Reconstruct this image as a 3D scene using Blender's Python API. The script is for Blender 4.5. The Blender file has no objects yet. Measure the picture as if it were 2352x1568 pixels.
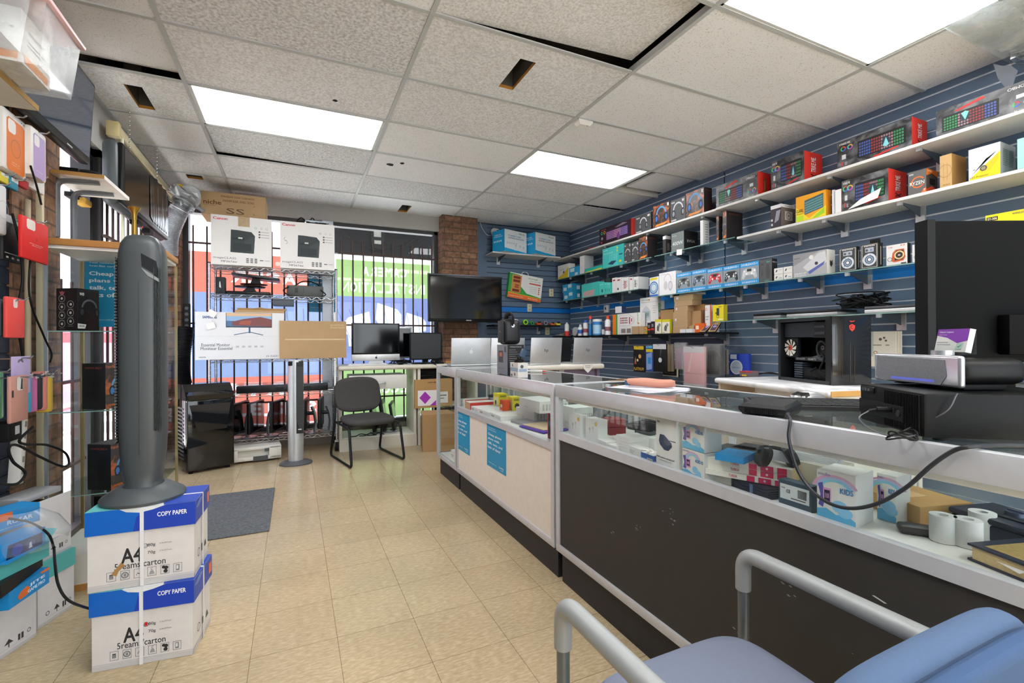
import bpy, bmesh, math, random
from mathutils import Vector, Matrix, Euler
random.seed(7)
SC = bpy.context.scene
COL = SC.collection
# ---------------------------------------------------------------- camera, world, exposure
FPX, YAW, PITCH, ROLL, CAMH = 1078.5, 0.43434, 0.00186, -0.00479, 1.172
def pix_ray(u, v):
    xc, yc, zc = (u - 1176) / FPX, -(v - 784) / FPX, 1.0
    c, s = math.cos(ROLL), math.sin(ROLL); xc, yc = xc * c - yc * s, xc * s + yc * c
    c, s = math.cos(PITCH), math.sin(PITCH); zc, yc = zc * c - yc * s, zc * s + yc * c
    c, s = math.cos(YAW), math.sin(YAW)
    return Vector((xc * c + zc * s, -xc * s + zc * c, yc))
def A(u, v, X=None, Y=None, Z=None):
    """point of the place seen at a pixel of the photograph, on the surface X=, Y= or Z="""
    d = pix_ray(u, v)
    t = X / d.x if X is not None else (Y / d.y if Y is not None else (Z - CAMH) / d.z)
    return Vector((0, 0, CAMH)) + d * t
cam = bpy.data.objects.new('camera', bpy.data.cameras.new('camera')); COL.objects.link(cam)
cam.data.sensor_fit = 'HORIZONTAL'; cam.data.sensor_width = 36; cam.data.lens = 36 * FPX / 2352
cam.data.clip_start = 0.02; cam.data.clip_end = 200
fw = pix_ray(1176, 784); rt = (pix_ray(2176, 784) - fw).normalized(); fw = fw.normalized(); up = rt.cross(fw)
cam.matrix_world = Matrix(((rt.x, up.x, -fw.x, 0), (rt.y, up.y, -fw.y, 0), (rt.z, up.z, -fw.z, CAMH), (0, 0, 0, 1)))
SC.camera = cam
W = bpy.data.worlds.new('sky'); SC.world = W; W.use_nodes = True
nt = W.node_tree; bg = nt.nodes['Background']
tc = nt.nodes.new('ShaderNodeTexCoord'); sx = nt.nodes.new('ShaderNodeSeparateXYZ'); rp = nt.nodes.new('ShaderNodeValToRGB')
nt.links.new(tc.outputs['Generated'], sx.inputs[0]); nt.links.new(sx.outputs['Z'], rp.inputs[0]); nt.links.new(rp.outputs[0], bg.inputs[0])
rp.color_ramp.elements[0].color = (0.95, 0.97, 1.0, 1); rp.color_ramp.elements[1].color = (0.55, 0.75, 1.0, 1)
SKY = 2.4; PANEL = 7.0
sun = bpy.data.objects.new('sun', bpy.data.lights.new('sun', 'SUN')); COL.objects.link(sun); sun.data.energy = 18.0; sun.data.angle = .01; sun.data.color = (1, .96, .9)
sun.rotation_euler = (math.radians(40), 0, 0)
bg.inputs[1].default_value = SKY
SC.view_settings.view_transform = 'Standard'; SC.view_settings.look = 'None'; SC.view_settings.gamma = 1
SC.view_settings.use_curve_mapping = False; SC.view_settings.exposure = 0.88
cy = SC.cycles
cy.use_denoising = True; cy.max_bounces = 10; cy.diffuse_bounces = 5; cy.glossy_bounces = 4; cy.transmission_bounces = 6; cy.transparent_max_bounces = 16
cy.caustics_reflective = False; cy.caustics_refractive = False; cy.sample_clamp_indirect = 6
# ---------------------------------------------------------------- materials
def lin(h):
    h = h.lstrip('#'); r = []
    for i in (0, 2, 4):
        c = int(h[i:i + 2], 16) / 255
        r.append(c / 12.92 if c <= 0.04045 else ((c + 0.055) / 1.055) ** 2.4)
    return (*r, 1.0)
MATS = {}
def newmat(name):
    m = bpy.data.materials.new(name); m.use_nodes = True
    return m, m.node_tree, m.node_tree.nodes['Principled BSDF']
def N(t, typ, **kw):
    n = t.nodes.new('ShaderNode' + typ)
    for k, v in kw.items():
        if k in n.inputs.keys(): n.inputs[k].default_value = v
        else: setattr(n, k, v)
    return n
def mixc(t, fac, a, b, mode='MIX'):
    n = t.nodes.new('ShaderNodeMix'); n.data_type = 'RGBA'; n.blend_type = mode
    for i, x in ((0, fac), (6, a), (7, b)):
        if isinstance(x, bpy.types.NodeSocket): t.links.new(x, n.inputs[i])
        else: n.inputs[i].default_value = x
    return n.outputs[2]
def sc3(c, k): return (min(1, c[0] * k), min(1, c[1] * k), min(1, c[2] * k), 1)
def mat(h, r=0.55, metal=0.0, spec=0.4, var=0.08, scale=25, em=0, bump=0):
    key = (h, r, metal, spec, var, scale, em, bump)
    if key in MATS: return MATS[key]
    m, t, b = newmat('surface_%s_%d' % (h.lstrip('#'), len(MATS))); c = lin(h)
    tc = N(t, 'TexCoord'); no = N(t, 'TexNoise', Scale=scale, Detail=3.0)
    t.links.new(tc.outputs['Object'], no.inputs['Vector'])
    t.links.new(mixc(t, no.outputs[0], sc3(c, 1 - var), sc3(c, 1 + var)), b.inputs['Base Color'])
    b.inputs['Roughness'].default_value = r; b.inputs['Metallic'].default_value = metal
    b.inputs['Specular IOR Level'].default_value = spec
    if em:
        b.inputs['Emission Color'].default_value = c; b.inputs['Emission Strength'].default_value = em
    if bump:
        bp = N(t, 'Bump', Strength=bump, Distance=0.002); n2 = N(t, 'TexNoise', Scale=scale * 14, Detail=2.0)
        t.links.new(tc.outputs['Object'], n2.inputs['Vector']); t.links.new(n2.outputs[0], bp.inputs['Height']); t.links.new(bp.outputs[0], b.inputs['Normal'])
    MATS[key] = m
    return m
def glass(name, tint=(0.93, 0.97, 0.96, 1), refl=1.0, rough=0.0, haze=0.0):
    if name in MATS: return MATS[name]
    m = bpy.data.materials.new(name); m.use_nodes = True; t = m.node_tree; t.nodes.clear()
    o = N(t, 'OutputMaterial'); tr = N(t, 'BsdfTransparent'); tr.inputs[0].default_value = tint
    gl = N(t, 'BsdfGlossy', Roughness=rough); fr = N(t, 'Fresnel', IOR=1.45); ge = N(t, 'NewGeometry'); ir = N(t, 'MapRange'); ir.inputs[3].default_value = 1.45; ir.inputs[4].default_value = 1 / 1.45; t.links.new(ge.outputs['Backfacing'], ir.inputs[0]); t.links.new(ir.outputs[0], fr.inputs['IOR']); mx = N(t, 'MixShader')
    mu = N(t, 'Math', operation='MULTIPLY'); mu.inputs[1].default_value = refl
    t.links.new(fr.outputs[0], mu.inputs[0]); t.links.new(mu.outputs[0], mx.inputs[0]); t.links.new(tr.outputs[0], mx.inputs[1]); t.links.new(gl.outputs[0], mx.inputs[2])
    last = mx.outputs[0]
    if haze:
        df = N(t, 'BsdfDiffuse'); df.inputs[0].default_value = (0.8, 0.82, 0.82, 1); m2 = N(t, 'MixShader')
        no = N(t, 'TexNoise', Scale=9.0, Detail=6.0); tc = N(t, 'TexCoord'); t.links.new(tc.outputs['Object'], no.inputs['Vector'])
        mr = N(t, 'MapRange'); mr.inputs[1].default_value = 0.35; mr.inputs[2].default_value = 0.75; mr.inputs[3].default_value = haze * 0.25; mr.inputs[4].default_value = haze
        t.links.new(no.outputs[0], mr.inputs[0]); t.links.new(mr.outputs[0], m2.inputs[0]); t.links.new(last, m2.inputs[1]); t.links.new(df.outputs[0], m2.inputs[2]); last = m2.outputs[0]
    t.links.new(last, o.inputs[0]); MATS[name] = m
    return m
def film(h, trans=0.5, clear=0.1):
    key = ('film', h, trans, clear)
    if key in MATS: return MATS[key]
    m = bpy.data.materials.new('film_' + h.lstrip('#')); m.use_nodes = True; t = m.node_tree; t.nodes.clear()
    o = N(t, 'OutputMaterial'); d = N(t, 'BsdfDiffuse'); tl = N(t, 'BsdfTranslucent'); tp = N(t, 'BsdfTransparent')
    for n in (d, tl, tp): n.inputs[0].default_value = lin(h)
    a = N(t, 'MixShader'); a.inputs[0].default_value = trans; b = N(t, 'MixShader'); b.inputs[0].default_value = clear
    t.links.new(d.outputs[0], a.inputs[1]); t.links.new(tl.outputs[0], a.inputs[2]); t.links.new(a.outputs[0], b.inputs[1]); t.links.new(tp.outputs[0], b.inputs[2]); t.links.new(b.outputs[0], o.inputs[0])
    MATS[key] = m
    return m
# ---------------------------------------------------------------- mesh builder
TXT = {}
def text_shape(s, bold=0.02):
    k = (s, bold)
    if k not in TXT:
        cu = bpy.data.curves.new('t', 'FONT'); cu.body = s; cu.resolution_u = 2; cu.offset = .035 if len(s) == 1 and bold == 0.0 and s not in 'MN' else 0
        ob = bpy.data.objects.new('t', cu); me = ob.to_mesh()
        vs = [v.co.copy() for v in me.vertices]; fs = [tuple(p.vertices) for p in me.polygons]
        if bold > .01:
            n = len(vs); vs = [Vector((v.x + dx, v.y + dy, 0)) for dx, dy in ((-bold * .5, 0), (bold * .5, 0), (0, bold * .35), (0, -bold * .35)) for v in vs]; fs = [tuple(i + n * k for i in f) for k in range(4) for f in fs]
        ob.to_mesh_clear(); bpy.data.objects.remove(ob); bpy.data.curves.remove(cu)
        xs = [v.x for v in vs] or [0, 1]; ys = [v.y for v in vs] or [0, 1]
        x0, x1, y0, y1 = min(xs), max(xs), min(ys), max(ys)
        TXT[k] = ([((v.x - x0) / max(x1 - x0, 1e-6) - 0.5, (v.y - y0) / max(y1 - y0, 1e-6) - 0.5) for v in vs], fs)
    return TXT[k]
def outlines(vs, fs):
    cnt = {}
    for f in fs:
        for i in range(len(f)):
            a, c = f[i], f[(i + 1) % len(f)]; cnt[(a, c)] = cnt.get((a, c), 0) + 1
    nx = {a: c for (a, c) in cnt if (c, a) not in cnt}; loops = []
    while nx:
        a = next(iter(nx)); L = []
        while a in nx: L.append(a); a = nx.pop(a)
        if len(L) > 2: loops.append([vs[i] for i in L])
    return loops
def fill2d(loops):
    cu = bpy.data.curves.new('f', 'CURVE'); cu.dimensions = '2D'; cu.fill_mode = 'BOTH'
    for L in loops:
        s = cu.splines.new('POLY'); s.points.add(len(L) - 1); s.use_cyclic_u = True
        for q, (x, y) in zip(s.points, L): q.co = (x, y, 0, 1)
    ob = bpy.data.objects.new('f', cu); me = ob.to_mesh(); r = ([(v.co.x, v.co.y) for v in me.vertices], [tuple(f.vertices) for f in me.polygons]); ob.to_mesh_clear(); bpy.data.objects.remove(ob); bpy.data.curves.remove(cu); return r
class MB:
    def __init__(s): s.v = []; s.f = []; s.mi = []; s.sm = []; s.mats = []; s.lay = 0
    def add(s, vs, fs, m, smooth=False, T=None):
        if m not in s.mats: s.mats.append(m)
        i = s.mats.index(m); n = len(s.v)
        s.v += [tuple(T @ Vector(q)) if T is not None else tuple(q) for q in vs]
        for f in fs: s.f.append(tuple(n + j for j in f)); s.mi.append(i); s.sm.append(smooth)
        return s
    def box(s, x0, y0, z0, x1, y1, z1, m, bev=0.0, T=None, seg=2, mats=None):
        if x1 < x0: x0, x1 = x1, x0
        if y1 < y0: y0, y1 = y1, y0
        if z1 < z0: z0, z1 = z1, z0
        if bev <= 0:
            vs = [(x0, y0, z0), (x1, y0, z0), (x1, y1, z0), (x0, y1, z0), (x0, y0, z1), (x1, y0, z1), (x1, y1, z1), (x0, y1, z1)]
            fs = dict(B=(0, 3, 2, 1), T=(4, 5, 6, 7), F=(0, 1, 5, 4), R=(1, 2, 6, 5), K=(2, 3, 7, 6), L=(3, 0, 4, 7))
            for k, f in fs.items(): s.add([vs[i] for i in f], [(0, 1, 2, 3)], (mats or {}).get(k, m), False, T)
            return s
        bm = bmesh.new(); bmesh.ops.create_cube(bm, size=1)
        for q in bm.verts: q.co = Vector((x0 + (q.co.x + .5) * (x1 - x0), y0 + (q.co.y + .5) * (y1 - y0), z0 + (q.co.z + .5) * (z1 - z0)))
        bev = min(bev, 0.45 * min(x1 - x0, y1 - y0, z1 - z0))
        bmesh.ops.bevel(bm, geom=bm.edges[:], offset=bev, segments=seg, affect='EDGES', profile=0.5)
        bm.verts.index_update()
        s.add([q.co.copy() for q in bm.verts], [tuple(q.index for q in f.verts) for f in bm.faces], m, True, T); bm.free()
        return s
    def loft(s, rings, m, closed=True, caps=True, smooth=True, T=None):
        n = len(rings[0]); vs = [p for r in rings for p in r]; fs = []
        for i in range(len(rings) - 1):
            for j in range(n if closed else n - 1):
                k = (j + 1) % n; fs.append((i * n + j, i * n + k, (i + 1) * n + k, (i + 1) * n + j))
        s.add(vs, fs, m, smooth, T)
        if caps and closed:
            s.add(rings[0], [tuple(reversed(range(n)))], m, False, T); s.add(rings[-1], [tuple(range(n))], m, False, T)
        return s
    def cyl(s, p0, p1, r, m, n=14, r1=None, caps=True, T=None):
        p0, p1 = Vector(p0), Vector(p1); d = (p1 - p0).normalized(); a = d.orthogonal().normalized(); b = d.cross(a); r1 = r if r1 is None else r1
        ring = lambda p, q: [p + (a * math.cos(6.28318 * i / n) + b * math.sin(6.28318 * i / n)) * q for i in range(n)]
        return s.loft([ring(p0, r), ring(p1, r1)], m, caps=caps, T=T)
    def tube(s, pts, r, m, n=8, caps=True, T=None, ry=None):
        pts = [Vector(p) for p in pts]; rings = []; a = None
        for i, p in enumerate(pts):
            d = (pts[min(i + 1, len(pts) - 1)] - pts[max(i - 1, 0)])
            if d.length < 1e-9: d = Vector((0, 0, 1))
            d.normalize()
            a = d.orthogonal().normalized() if a is None else (a - d * a.dot(d)).normalized()
            b = d.cross(a); q = r[i] if isinstance(r, (list, tuple)) else r
            rings.append([p + a * math.cos(6.28318 * k / n) * q + b * math.sin(6.28318 * k / n) * (ry or q) for k in range(n)])
        return s.loft(rings, m, caps=caps, T=T)
    def lathe(s, prof, m, n=24, c=(0, 0), T=None, sx=1, sy=1):
        rings = [[(c[0] + r * sx * math.cos(6.28318 * i / n), c[1] + r * sy * math.sin(6.28318 * i / n), z) for i in range(n)] for r, z in prof]
        return s.loft(rings, m, T=T)
    def prism(s, poly, y0, y1, m, T=None, smooth=False):
        """poly in xz, extruded along y"""
        n = len(poly); vs = [(x, y0, z) for x, z in poly] + [(x, y1, z) for x, z in poly]
        fs = [tuple(range(n)), tuple(reversed(range(n, 2 * n)))]
        s.add(vs, fs, m, False, T)
        return s.add(vs, [(i, i + n, (i + 1) % n + n, (i + 1) % n) for i in range(n)], m, smooth, T)
    # ---- print on a face: O origin, ea/eb full edge vectors, n outward
    def pr(s, fr, items):
        O, ea, eb, nn = fr; w, h = ea.length, eb.length
        for it in items:
            k = it[0]; s.lay += 1; off = nn * (0.0004 + 0.00006 * (s.lay % 30))
            P = lambda a, b: O + ea * a + eb * b + off
            if k == 'r':
                _, a0, b0, a1, b1, m = it; s.add([P(a0, b0), P(a1, b0), P(a1, b1), P(a0, b1)], [(0, 1, 2, 3)], mm(m))
            elif k == 'p':
                s.add([P(a, b) for a, b in it[1]], [tuple(range(len(it[1])))], mm(it[2]))
            elif k == 'c':      # ellipse, radius as share of the face height
                _, a, b, rr, m = it[:5]; e = it[5] if len(it) > 5 else 1; q = rr * h / w
                s.add([P(a + q * e * math.cos(.3927 * i), b + rr * math.sin(.3927 * i)) for i in range(16)], [tuple(range(16))], mm(m))
            elif k == 'o':      # arc or ring: a b r thickness mat from to (deg)
                _, a, b, rr, th, m = it[:6]; t0, t1 = (it[6], it[7]) if len(it) > 7 else (0, 360); e = it[8] if len(it) > 8 else 1; q = h / w; K = 16
                vs = []
                for i in range(K + 1):
                    t = math.radians(t0 + (t1 - t0) * i / K)
                    vs += [P(a + (rr - th) * q * e * math.cos(t), b + (rr - th) * math.sin(t)), P(a + rr * q * e * math.cos(t), b + rr * math.sin(t))]
                s.add(vs, [(2 * i, 2 * i + 1, 2 * i + 3, 2 * i + 2) for i in range(K)], mm(m))
            elif k == 't':      # text fitted to width share / height share, centred at a b
                _, a, b, ww, hh, st, m = it[:7]; o = it[7] if len(it) > 7 else {}
                vs, fs = text_shape(st, o.get('bold', 0.02)); an = math.radians(o.get('rot', 0)); c, sn = math.cos(an), math.sin(an)
                fx = -1 if o.get('mir') else 1; L = []; nk = len(vs) // 4 if o.get('bold', 0.02) > .01 else len(vs)
                for ii, (x, y) in enumerate(vs):
                    X, Y = x * ww * w * fx, y * hh * h
                    L.append(P(a, b) + nn * (.00012 * (ii // max(nk, 1))) + ea.normalized() * (X * c - Y * sn) + eb.normalized() * (X * sn + Y * c))
                s.add(L, fs, mm(m))
            elif k == 'kb':     # keyboard picture
                _, a0, b0, a1, b1, body, keys, nr, nc = it[:9]; sh = it[9] if len(it) > 9 else 0
                s.add([P(a0, b0 + .02), P(a0 + .02, b0), P(a1 - .02, b0 + sh), P(a1, b0 + sh + .02), P(a1, b1 + sh), P(a0, b1)], [tuple(range(6))], mm(body)); s.lay += 1
                off = nn * (0.0004 + 0.00006 * (s.lay % 30)); P = lambda a, b: O + ea * a + eb * b + off
                da, db = (a1 - a0) * .94 / nc, (b1 - b0) * .86 / nr
                for i in range(nc):
                    for j in range(nr):
                        x, y = a0 + (a1 - a0) * .03 + i * da, b0 + (b1 - b0) * .07 + j * db + sh * i / nc
                        s.add([P(x, y), P(x + da * .72, y), P(x + da * .72, y + db * .68), P(x, y + db * .68)], [(0, 1, 2, 3)], mm(keys[min(len(keys) - 1, i * len(keys) // nc)]))
            elif k == 'hs':     # headset picture
                _, a, b, R, band, cup, pad = it; q = h / w; R = min(R, .44 / q)
                sub = [('o', a, b + R * .1, R, R * .2, band, 0, 180, .85), ('c', a - R * .75 * q, b - R * .25, R * .5, cup, .62), ('c', a - R * .75 * q, b - R * .25, R * .32, pad, .6),
                       ('c', a + R * .75 * q, b - R * .25, R * .5, cup, .62), ('c', a + R * .8 * q, b - R * .25, R * .3, pad, .5), ('o', a - R * .2 * q, b - R * .4, R * .5, R * .06, cup, 180, 270)]
                s.pr(fr, sub)
        return s
    def build(s, name, parent=None, loc=(0, 0, 0), rot=0, sub=0):
        me = bpy.data.meshes.new(name); me.from_pydata(s.v, [], s.f)
        for m in s.mats: me.materials.append(m)
        me.polygons.foreach_set('material_index', s.mi); me.polygons.foreach_set('use_smooth', s.sm); me.update()
        o = bpy.data.objects.new(name, me); COL.objects.link(o); o.location = loc
        o.rotation_euler = rot if isinstance(rot, (tuple, list, Euler)) else (0, 0, rot)
        if parent: o.parent = parent
        if any(s.sm):
            try: me.set_sharp_from_angle(angle=0.7)
            except Exception: pass
        if sub:
            md = o.modifiers.new('subdivision', 'SUBSURF'); md.levels = sub; md.render_levels = sub
        return o
def mm(m): return mat(m, var=0.03) if isinstance(m, str) else m
def tag(o, label, cat, group=None):
    o['label'] = label; o['category'] = cat
    if group: o['group'] = group
    return o
def thing(name, label, cat, loc=(0, 0, 0), rot=0, group=None):
    o = bpy.data.objects.new(name, None); COL.objects.link(o); o.location = loc; o.empty_display_size = .05
    o.rotation_euler = rot if isinstance(rot, (tuple, list)) else (0, 0, rot)
    return tag(o, label, cat, group)
def struct(mb, name, parent=None):
    o = mb.build(name, parent)
    if not parent: o['kind'] = 'structure'
    return o
def frames(w, d, h):
    V = Vector
    return dict(F=(V((-w / 2, 0, 0)), V((w, 0, 0)), V((0, 0, h)), V((0, -1, 0))), R=(V((w / 2, 0, 0)), V((0, d, 0)), V((0, 0, h)), V((1, 0, 0))),
                L=(V((-w / 2, d, 0)), V((0, -d, 0)), V((0, 0, h)), V((-1, 0, 0))), T=(V((-w / 2, 0, h)), V((w, 0, 0)), V((0, d, 0)), V((0, 0, 1))),
                K=(V((w / 2, d, 0)), V((-w, 0, 0)), V((0, 0, h)), V((0, 1, 0))), B=(V((-w / 2, d, 0)), V((w, 0, 0)), V((0, -d, 0)), V((0, 0, -1))))
def carton(name, label, cat, loc, w, d, h, rot=0, base='#8a7350', mats=None, deco=None, group=None, parent=None, bev=0):
    """a closed box whose front is at local y=0; its print lies in the same mesh"""
    b = MB(); mats = {k: mm(v) for k, v in (mats or {}).items()}
    b.box(-w / 2, 0, 0, w / 2, d, h, mm(base), bev, mats=mats)
    fr = frames(w, d, h)
    for k, items in (deco or {}).items(): b.pr(fr[k], items)
    o = b.build(name, parent, loc, rot)
    return tag(o, label, cat, group) if not parent else o
def poly_arc(pts, r, n=6):
    """round the corners of a 3-D polyline"""
    pts = [Vector(p) for p in pts]; out = [pts[0]]
    for i in range(1, len(pts) - 1):
        a, b, c = pts[i - 1], pts[i], pts[i + 1]; u, v = (a - b), (c - b); k = min(r, u.length * .49, v.length * .49)
        p, q = b + u.normalized() * k, b + v.normalized() * k
        for j in range(n + 1):
            t = j / n; out.append(p * (1 - t) ** 2 + b * 2 * t * (1 - t) + q * t * t)
    return out + [pts[-1]]
def spline(pts, n=8):
    pts = [Vector(p) for p in pts]; P = [pts[0] * 2 - pts[1]] + pts + [pts[-1] * 2 - pts[-2]]; out = []
    for i in range(1, len(P) - 2):
        for j in range(n):
            t = j / n; a, b, c, d = P[i - 1], P[i], P[i + 1], P[i + 2]
            out.append(.5 * ((2 * b) + (c - a) * t + (2 * a - 5 * b + 4 * c - d) * t * t + (3 * b - a - 3 * c + d) * t ** 3))
    return out + [pts[-1]]
PI = math.pi
# ================================================================ SETTING
CZ = 2.777; WL, WR, WB, WF = -1.17, 3.70, 5.92, -2.4
GX = lambda i: -0.603 + 1.2192 * i
GY = lambda j: 2.842 + 0.6096 * j
def m_floor():
    m, t, b = newmat('vinyl_floor_tiles'); tc = N(t, 'TexCoord'); mp = N(t, 'Mapping')
    mp.inputs['Location'].default_value = (-0.152, -2.30, 0); t.links.new(tc.outputs['Object'], mp.inputs[0])
    n1 = N(t, 'TexNoise', Scale=75.0, Detail=6.0, Roughness=.6); m2 = N(t, 'Mapping'); m2.inputs['Scale'].default_value = (.45, 1.6, 1); t.links.new(tc.outputs['Object'], m2.inputs[0]); t.links.new(m2.outputs[0], n1.inputs[0])
    r = N(t, 'ValToRGB'); e = r.color_ramp.elements; e[0].position = .36; e[0].color = lin('#b5a17f'); e[1].position = .62; e[1].color = lin('#cbb898'); x = r.color_ramp.elements.new(.5); x.color = lin('#bfab89')
    t.links.new(n1.outputs[0], r.inputs[0])
    br = N(t, 'TexBrick', offset=0.0, squash=1.0); br.inputs['Scale'].default_value = 1; br.inputs['Mortar Size'].default_value = .0011; br.inputs['Brick Width'].default_value = .3048; br.inputs['Row Height'].default_value = .3048
    br.inputs['Color1'].default_value = (1, 1, 1, 1); br.inputs['Color2'].default_value = (.93, .92, .9, 1); br.inputs['Mortar'].default_value = (.42, .36, .28, 1); br.inputs['Mortar Smooth'].default_value = 0
    t.links.new(mp.outputs[0], br.inputs[0])
    n3 = N(t, 'TexNoise', Scale=1.6, Detail=5.0); t.links.new(tc.outputs['Object'], n3.inputs[0])
    mr = N(t, 'MapRange'); mr.inputs[1].default_value = .3; mr.inputs[2].default_value = .7; mr.inputs[3].default_value = .86; mr.inputs[4].default_value = 1.08; t.links.new(n3.outputs[0], mr.inputs[0])
    c = mixc(t, 1.0, r.outputs[0], br.outputs[0], 'MULTIPLY'); cb = N(t, 'CombineColor')
    for i in range(3): t.links.new(mr.outputs[0], cb.inputs[i])
    c = mixc(t, 1.0, c, cb.outputs[0], 'MULTIPLY')
    t.links.new(c, b.inputs['Base Color']); b.inputs['Specular IOR Level'].default_value = .5
    b.inputs['Roughness'].default_value = .21
    return m
def m_tile(name, base, spot, sscale, lo, hi, bump):
    m, t, b = newmat(name); tc = N(t, 'TexCoord'); n = N(t, 'TexNoise', Scale=sscale, Detail=3.0, Roughness=.6); t.links.new(tc.outputs['Object'], n.inputs[0])
    mr = N(t, 'MapRange'); mr.inputs[1].default_value = lo; mr.inputs[2].default_value = hi; t.links.new(n.outputs[0], mr.inputs[0])
    n2 = N(t, 'TexNoise', Scale=2.0, Detail=3.0); t.links.new(tc.outputs['Object'], n2.inputs[0])
    c = mixc(t, mr.outputs[0], lin(spot), lin(base)); c = mixc(t, .12, c, n2.outputs[0], 'MULTIPLY'); t.links.new(c, b.inputs['Base Color']); b.inputs['Roughness'].default_value = .95; b.inputs['Specular IOR Level'].default_value = .1
    bp = N(t, 'Bump', Strength=bump, Distance=.004); t.links.new(n.outputs[0], bp.inputs['Height']); t.links.new(bp.outputs[0], b.inputs['Normal'])
    return m
TILES = [m_tile('ceiling_tile_pinhole', '#f3f4f7', '#b9b9ba', 130.0, .30, .42, .25), m_tile('ceiling_tile_fissured', '#f1f2f5', '#d2d2d3', 75.0, .35, .6, .7), m_tile('ceiling_tile_coarse', '#eef0f3', '#bcbcbf', 60.0, .32, .62, .8)]
GRID = mat('#b9bcbd', .5); DUCT = mat('#55534f', .6, .3); DARK = mat('#151515', .9)
def m_brick():
    m, t, b = newmat('brown_brick'); tc = N(t, 'TexCoord'); sp = N(t, 'SeparateXYZ'); cb = N(t, 'CombineXYZ'); ad = N(t, 'Math', operation='ADD')
    t.links.new(tc.outputs['Object'], sp.inputs[0]); t.links.new(sp.outputs[0], ad.inputs[0]); t.links.new(sp.outputs[1], ad.inputs[1]); t.links.new(ad.outputs[0], cb.inputs[0]); t.links.new(sp.outputs[2], cb.inputs[1])
    br = N(t, 'TexBrick'); br.inputs['Scale'].default_value = 1; br.inputs['Brick Width'].default_value = .215; br.inputs['Row Height'].default_value = .075; br.inputs['Mortar Size'].default_value = .006
    br.inputs['Color1'].default_value = lin('#8a6850'); br.inputs['Color2'].default_value = lin('#6f5140'); br.inputs['Mortar'].default_value = lin('#5b4a3d'); t.links.new(cb.outputs[0], br.inputs[0])
    n = N(t, 'TexNoise', Scale=28.0, Detail=5.0); t.links.new(tc.outputs['Object'], n.inputs[0]); r = N(t, 'MapRange'); r.inputs[1].default_value = .3; r.inputs[2].default_value = .7; r.inputs[3].default_value = .7; r.inputs[4].default_value = 1.3; t.links.new(n.outputs[0], r.inputs[0])
    c3 = N(t, 'CombineColor'); [t.links.new(r.outputs[0], c3.inputs[i]) for i in range(3)]
    t.links.new(mixc(t, 1.0, br.outputs[0], c3.outputs[0], 'MULTIPLY'), b.inputs['Base Color']); b.inputs['Roughness'].default_value = .9
    s1 = N(t, 'Math', operation='SUBTRACT'); t.links.new(n.outputs[0], s1.inputs[0]); t.links.new(br.outputs['Fac'], s1.inputs[1]); bp = N(t, 'Bump', Strength=.8, Distance=.008); t.links.new(s1.outputs[0], bp.inputs['Height']); t.links.new(bp.outputs[0], b.inputs['Normal'])
    return m
BRICK = m_brick()
b = MB(); b.box(WL - .4, WF, -.06, WR + .1, WB + .2, 0, m_floor()); struct(b, 'floor')
# ---- ceiling: tiles, openings, grid, plenum
b = MB(); g = MB(); rnd = random.Random(4)
LIGHTS = {(0, 1), (2, 1), (2, -3), (0, -3), (1, -6), (2, -7), (0, -7)}
KIND = {(-1, -1): 0, (-1, 0): 0, (0, -1): 2, (0, 0): 1, (1, -2): 1, (1, -1): 1, (1, 0): 1, (2, -2): 0, (2, -1): 0, (3, -3): 0, (3, -2): 0, (0, 2): 2, (1, 3): 2, (3, 3): 2, (1, 1): 0}
def rect(b, x0, x1, y0, y1, z, m): b.add([(x0, y0, z), (x0, y1, z), (x1, y1, z), (x1, y0, z)], [(0, 1, 2, 3)], m)
HOLES = {(1, -1): (1.171, 1.27, 2.39, 2.71), (-1, 1): (-.953, -.86, 3.64, 3.96), (1, 4): (1.15, 1.262, 5.5, 5.80), (-1, 4): (-.929, -.8, 5.335, 5.45)}
xs = [WL, GX(0), GX(1), GX(2), GX(3), WR]
for i in range(-1, 4):
    x0, x1 = xs[i + 1], xs[i + 2]
    for j in range(-9, 5):
        y0, y1 = GY(j), min(GY(j + 1), WB)
        if y0 < WF - .5: continue
        if (i, j) in LIGHTS or (i, j) == (3, 1): continue
        m = TILES[KIND.get((i, j), rnd.choice((0, 1, 1, 0)))]; z = CZ + .004
        if (i, j) in HOLES:
            a0, a1, c0, c1 = HOLES[(i, j)]
            if j == 4: y1 = WB
            for q in ((x0, a0, y0, y1), (a1, x1, y0, y1), (a0, a1, y0, c0), (a0, a1, c1, y1)): rect(b, *q, z, m)
            for q in (((a0, c0), (a1, c0)), ((a1, c0), (a1, c1)), ((a1, c1), (a0, c1)), ((a0, c1), (a0, c0))):
                (p, r), (s, u) = q
                b.add([(p, r, z), (s, u, z), (s, u, z + .02), (p, r, z + .02)], [(0, 1, 2, 3)], mat('#b07a2c', .9)); b.add([(p, r, z + .02), (s, u, z + .02), (s, u, z + .22), (p, r, z + .22)], [(0, 1, 2, 3)], DUCT)
            rect(b, a0, a1, c0, c1, z + .22, mat('#262523', .7))
        elif (i, j) == (1, -2):   # a tile pushed up along its right edge
            T = Matrix.Translation((x0, 0, z)) @ Matrix.Rotation(-.055, 4, 'Y'); b.box(0, y0, 0, 1.215, y1, .016, m, T=T)
        elif (i, j) == (-1, 0):
            T = Matrix.Translation((0, y0, z)) @ Matrix.Rotation(.07, 4, 'X'); b.box(x0, 0, 0, x1, .606, .016, m, T=T)
        elif (i, j) == (0, 2):
            b.add([(x0, y0, z), (x0 + .01, y1, z + .025), (x1, y1, z), (x1, y0, z)], [(0, 1, 2), (0, 2, 3)], m)
        elif (i, j) == (3, 2): b.box(x0, y0 + .01, z + .02, x1, y1, z + .036, m)
        else: rect(b, x0, x1, y0, y1, z, m)
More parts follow.
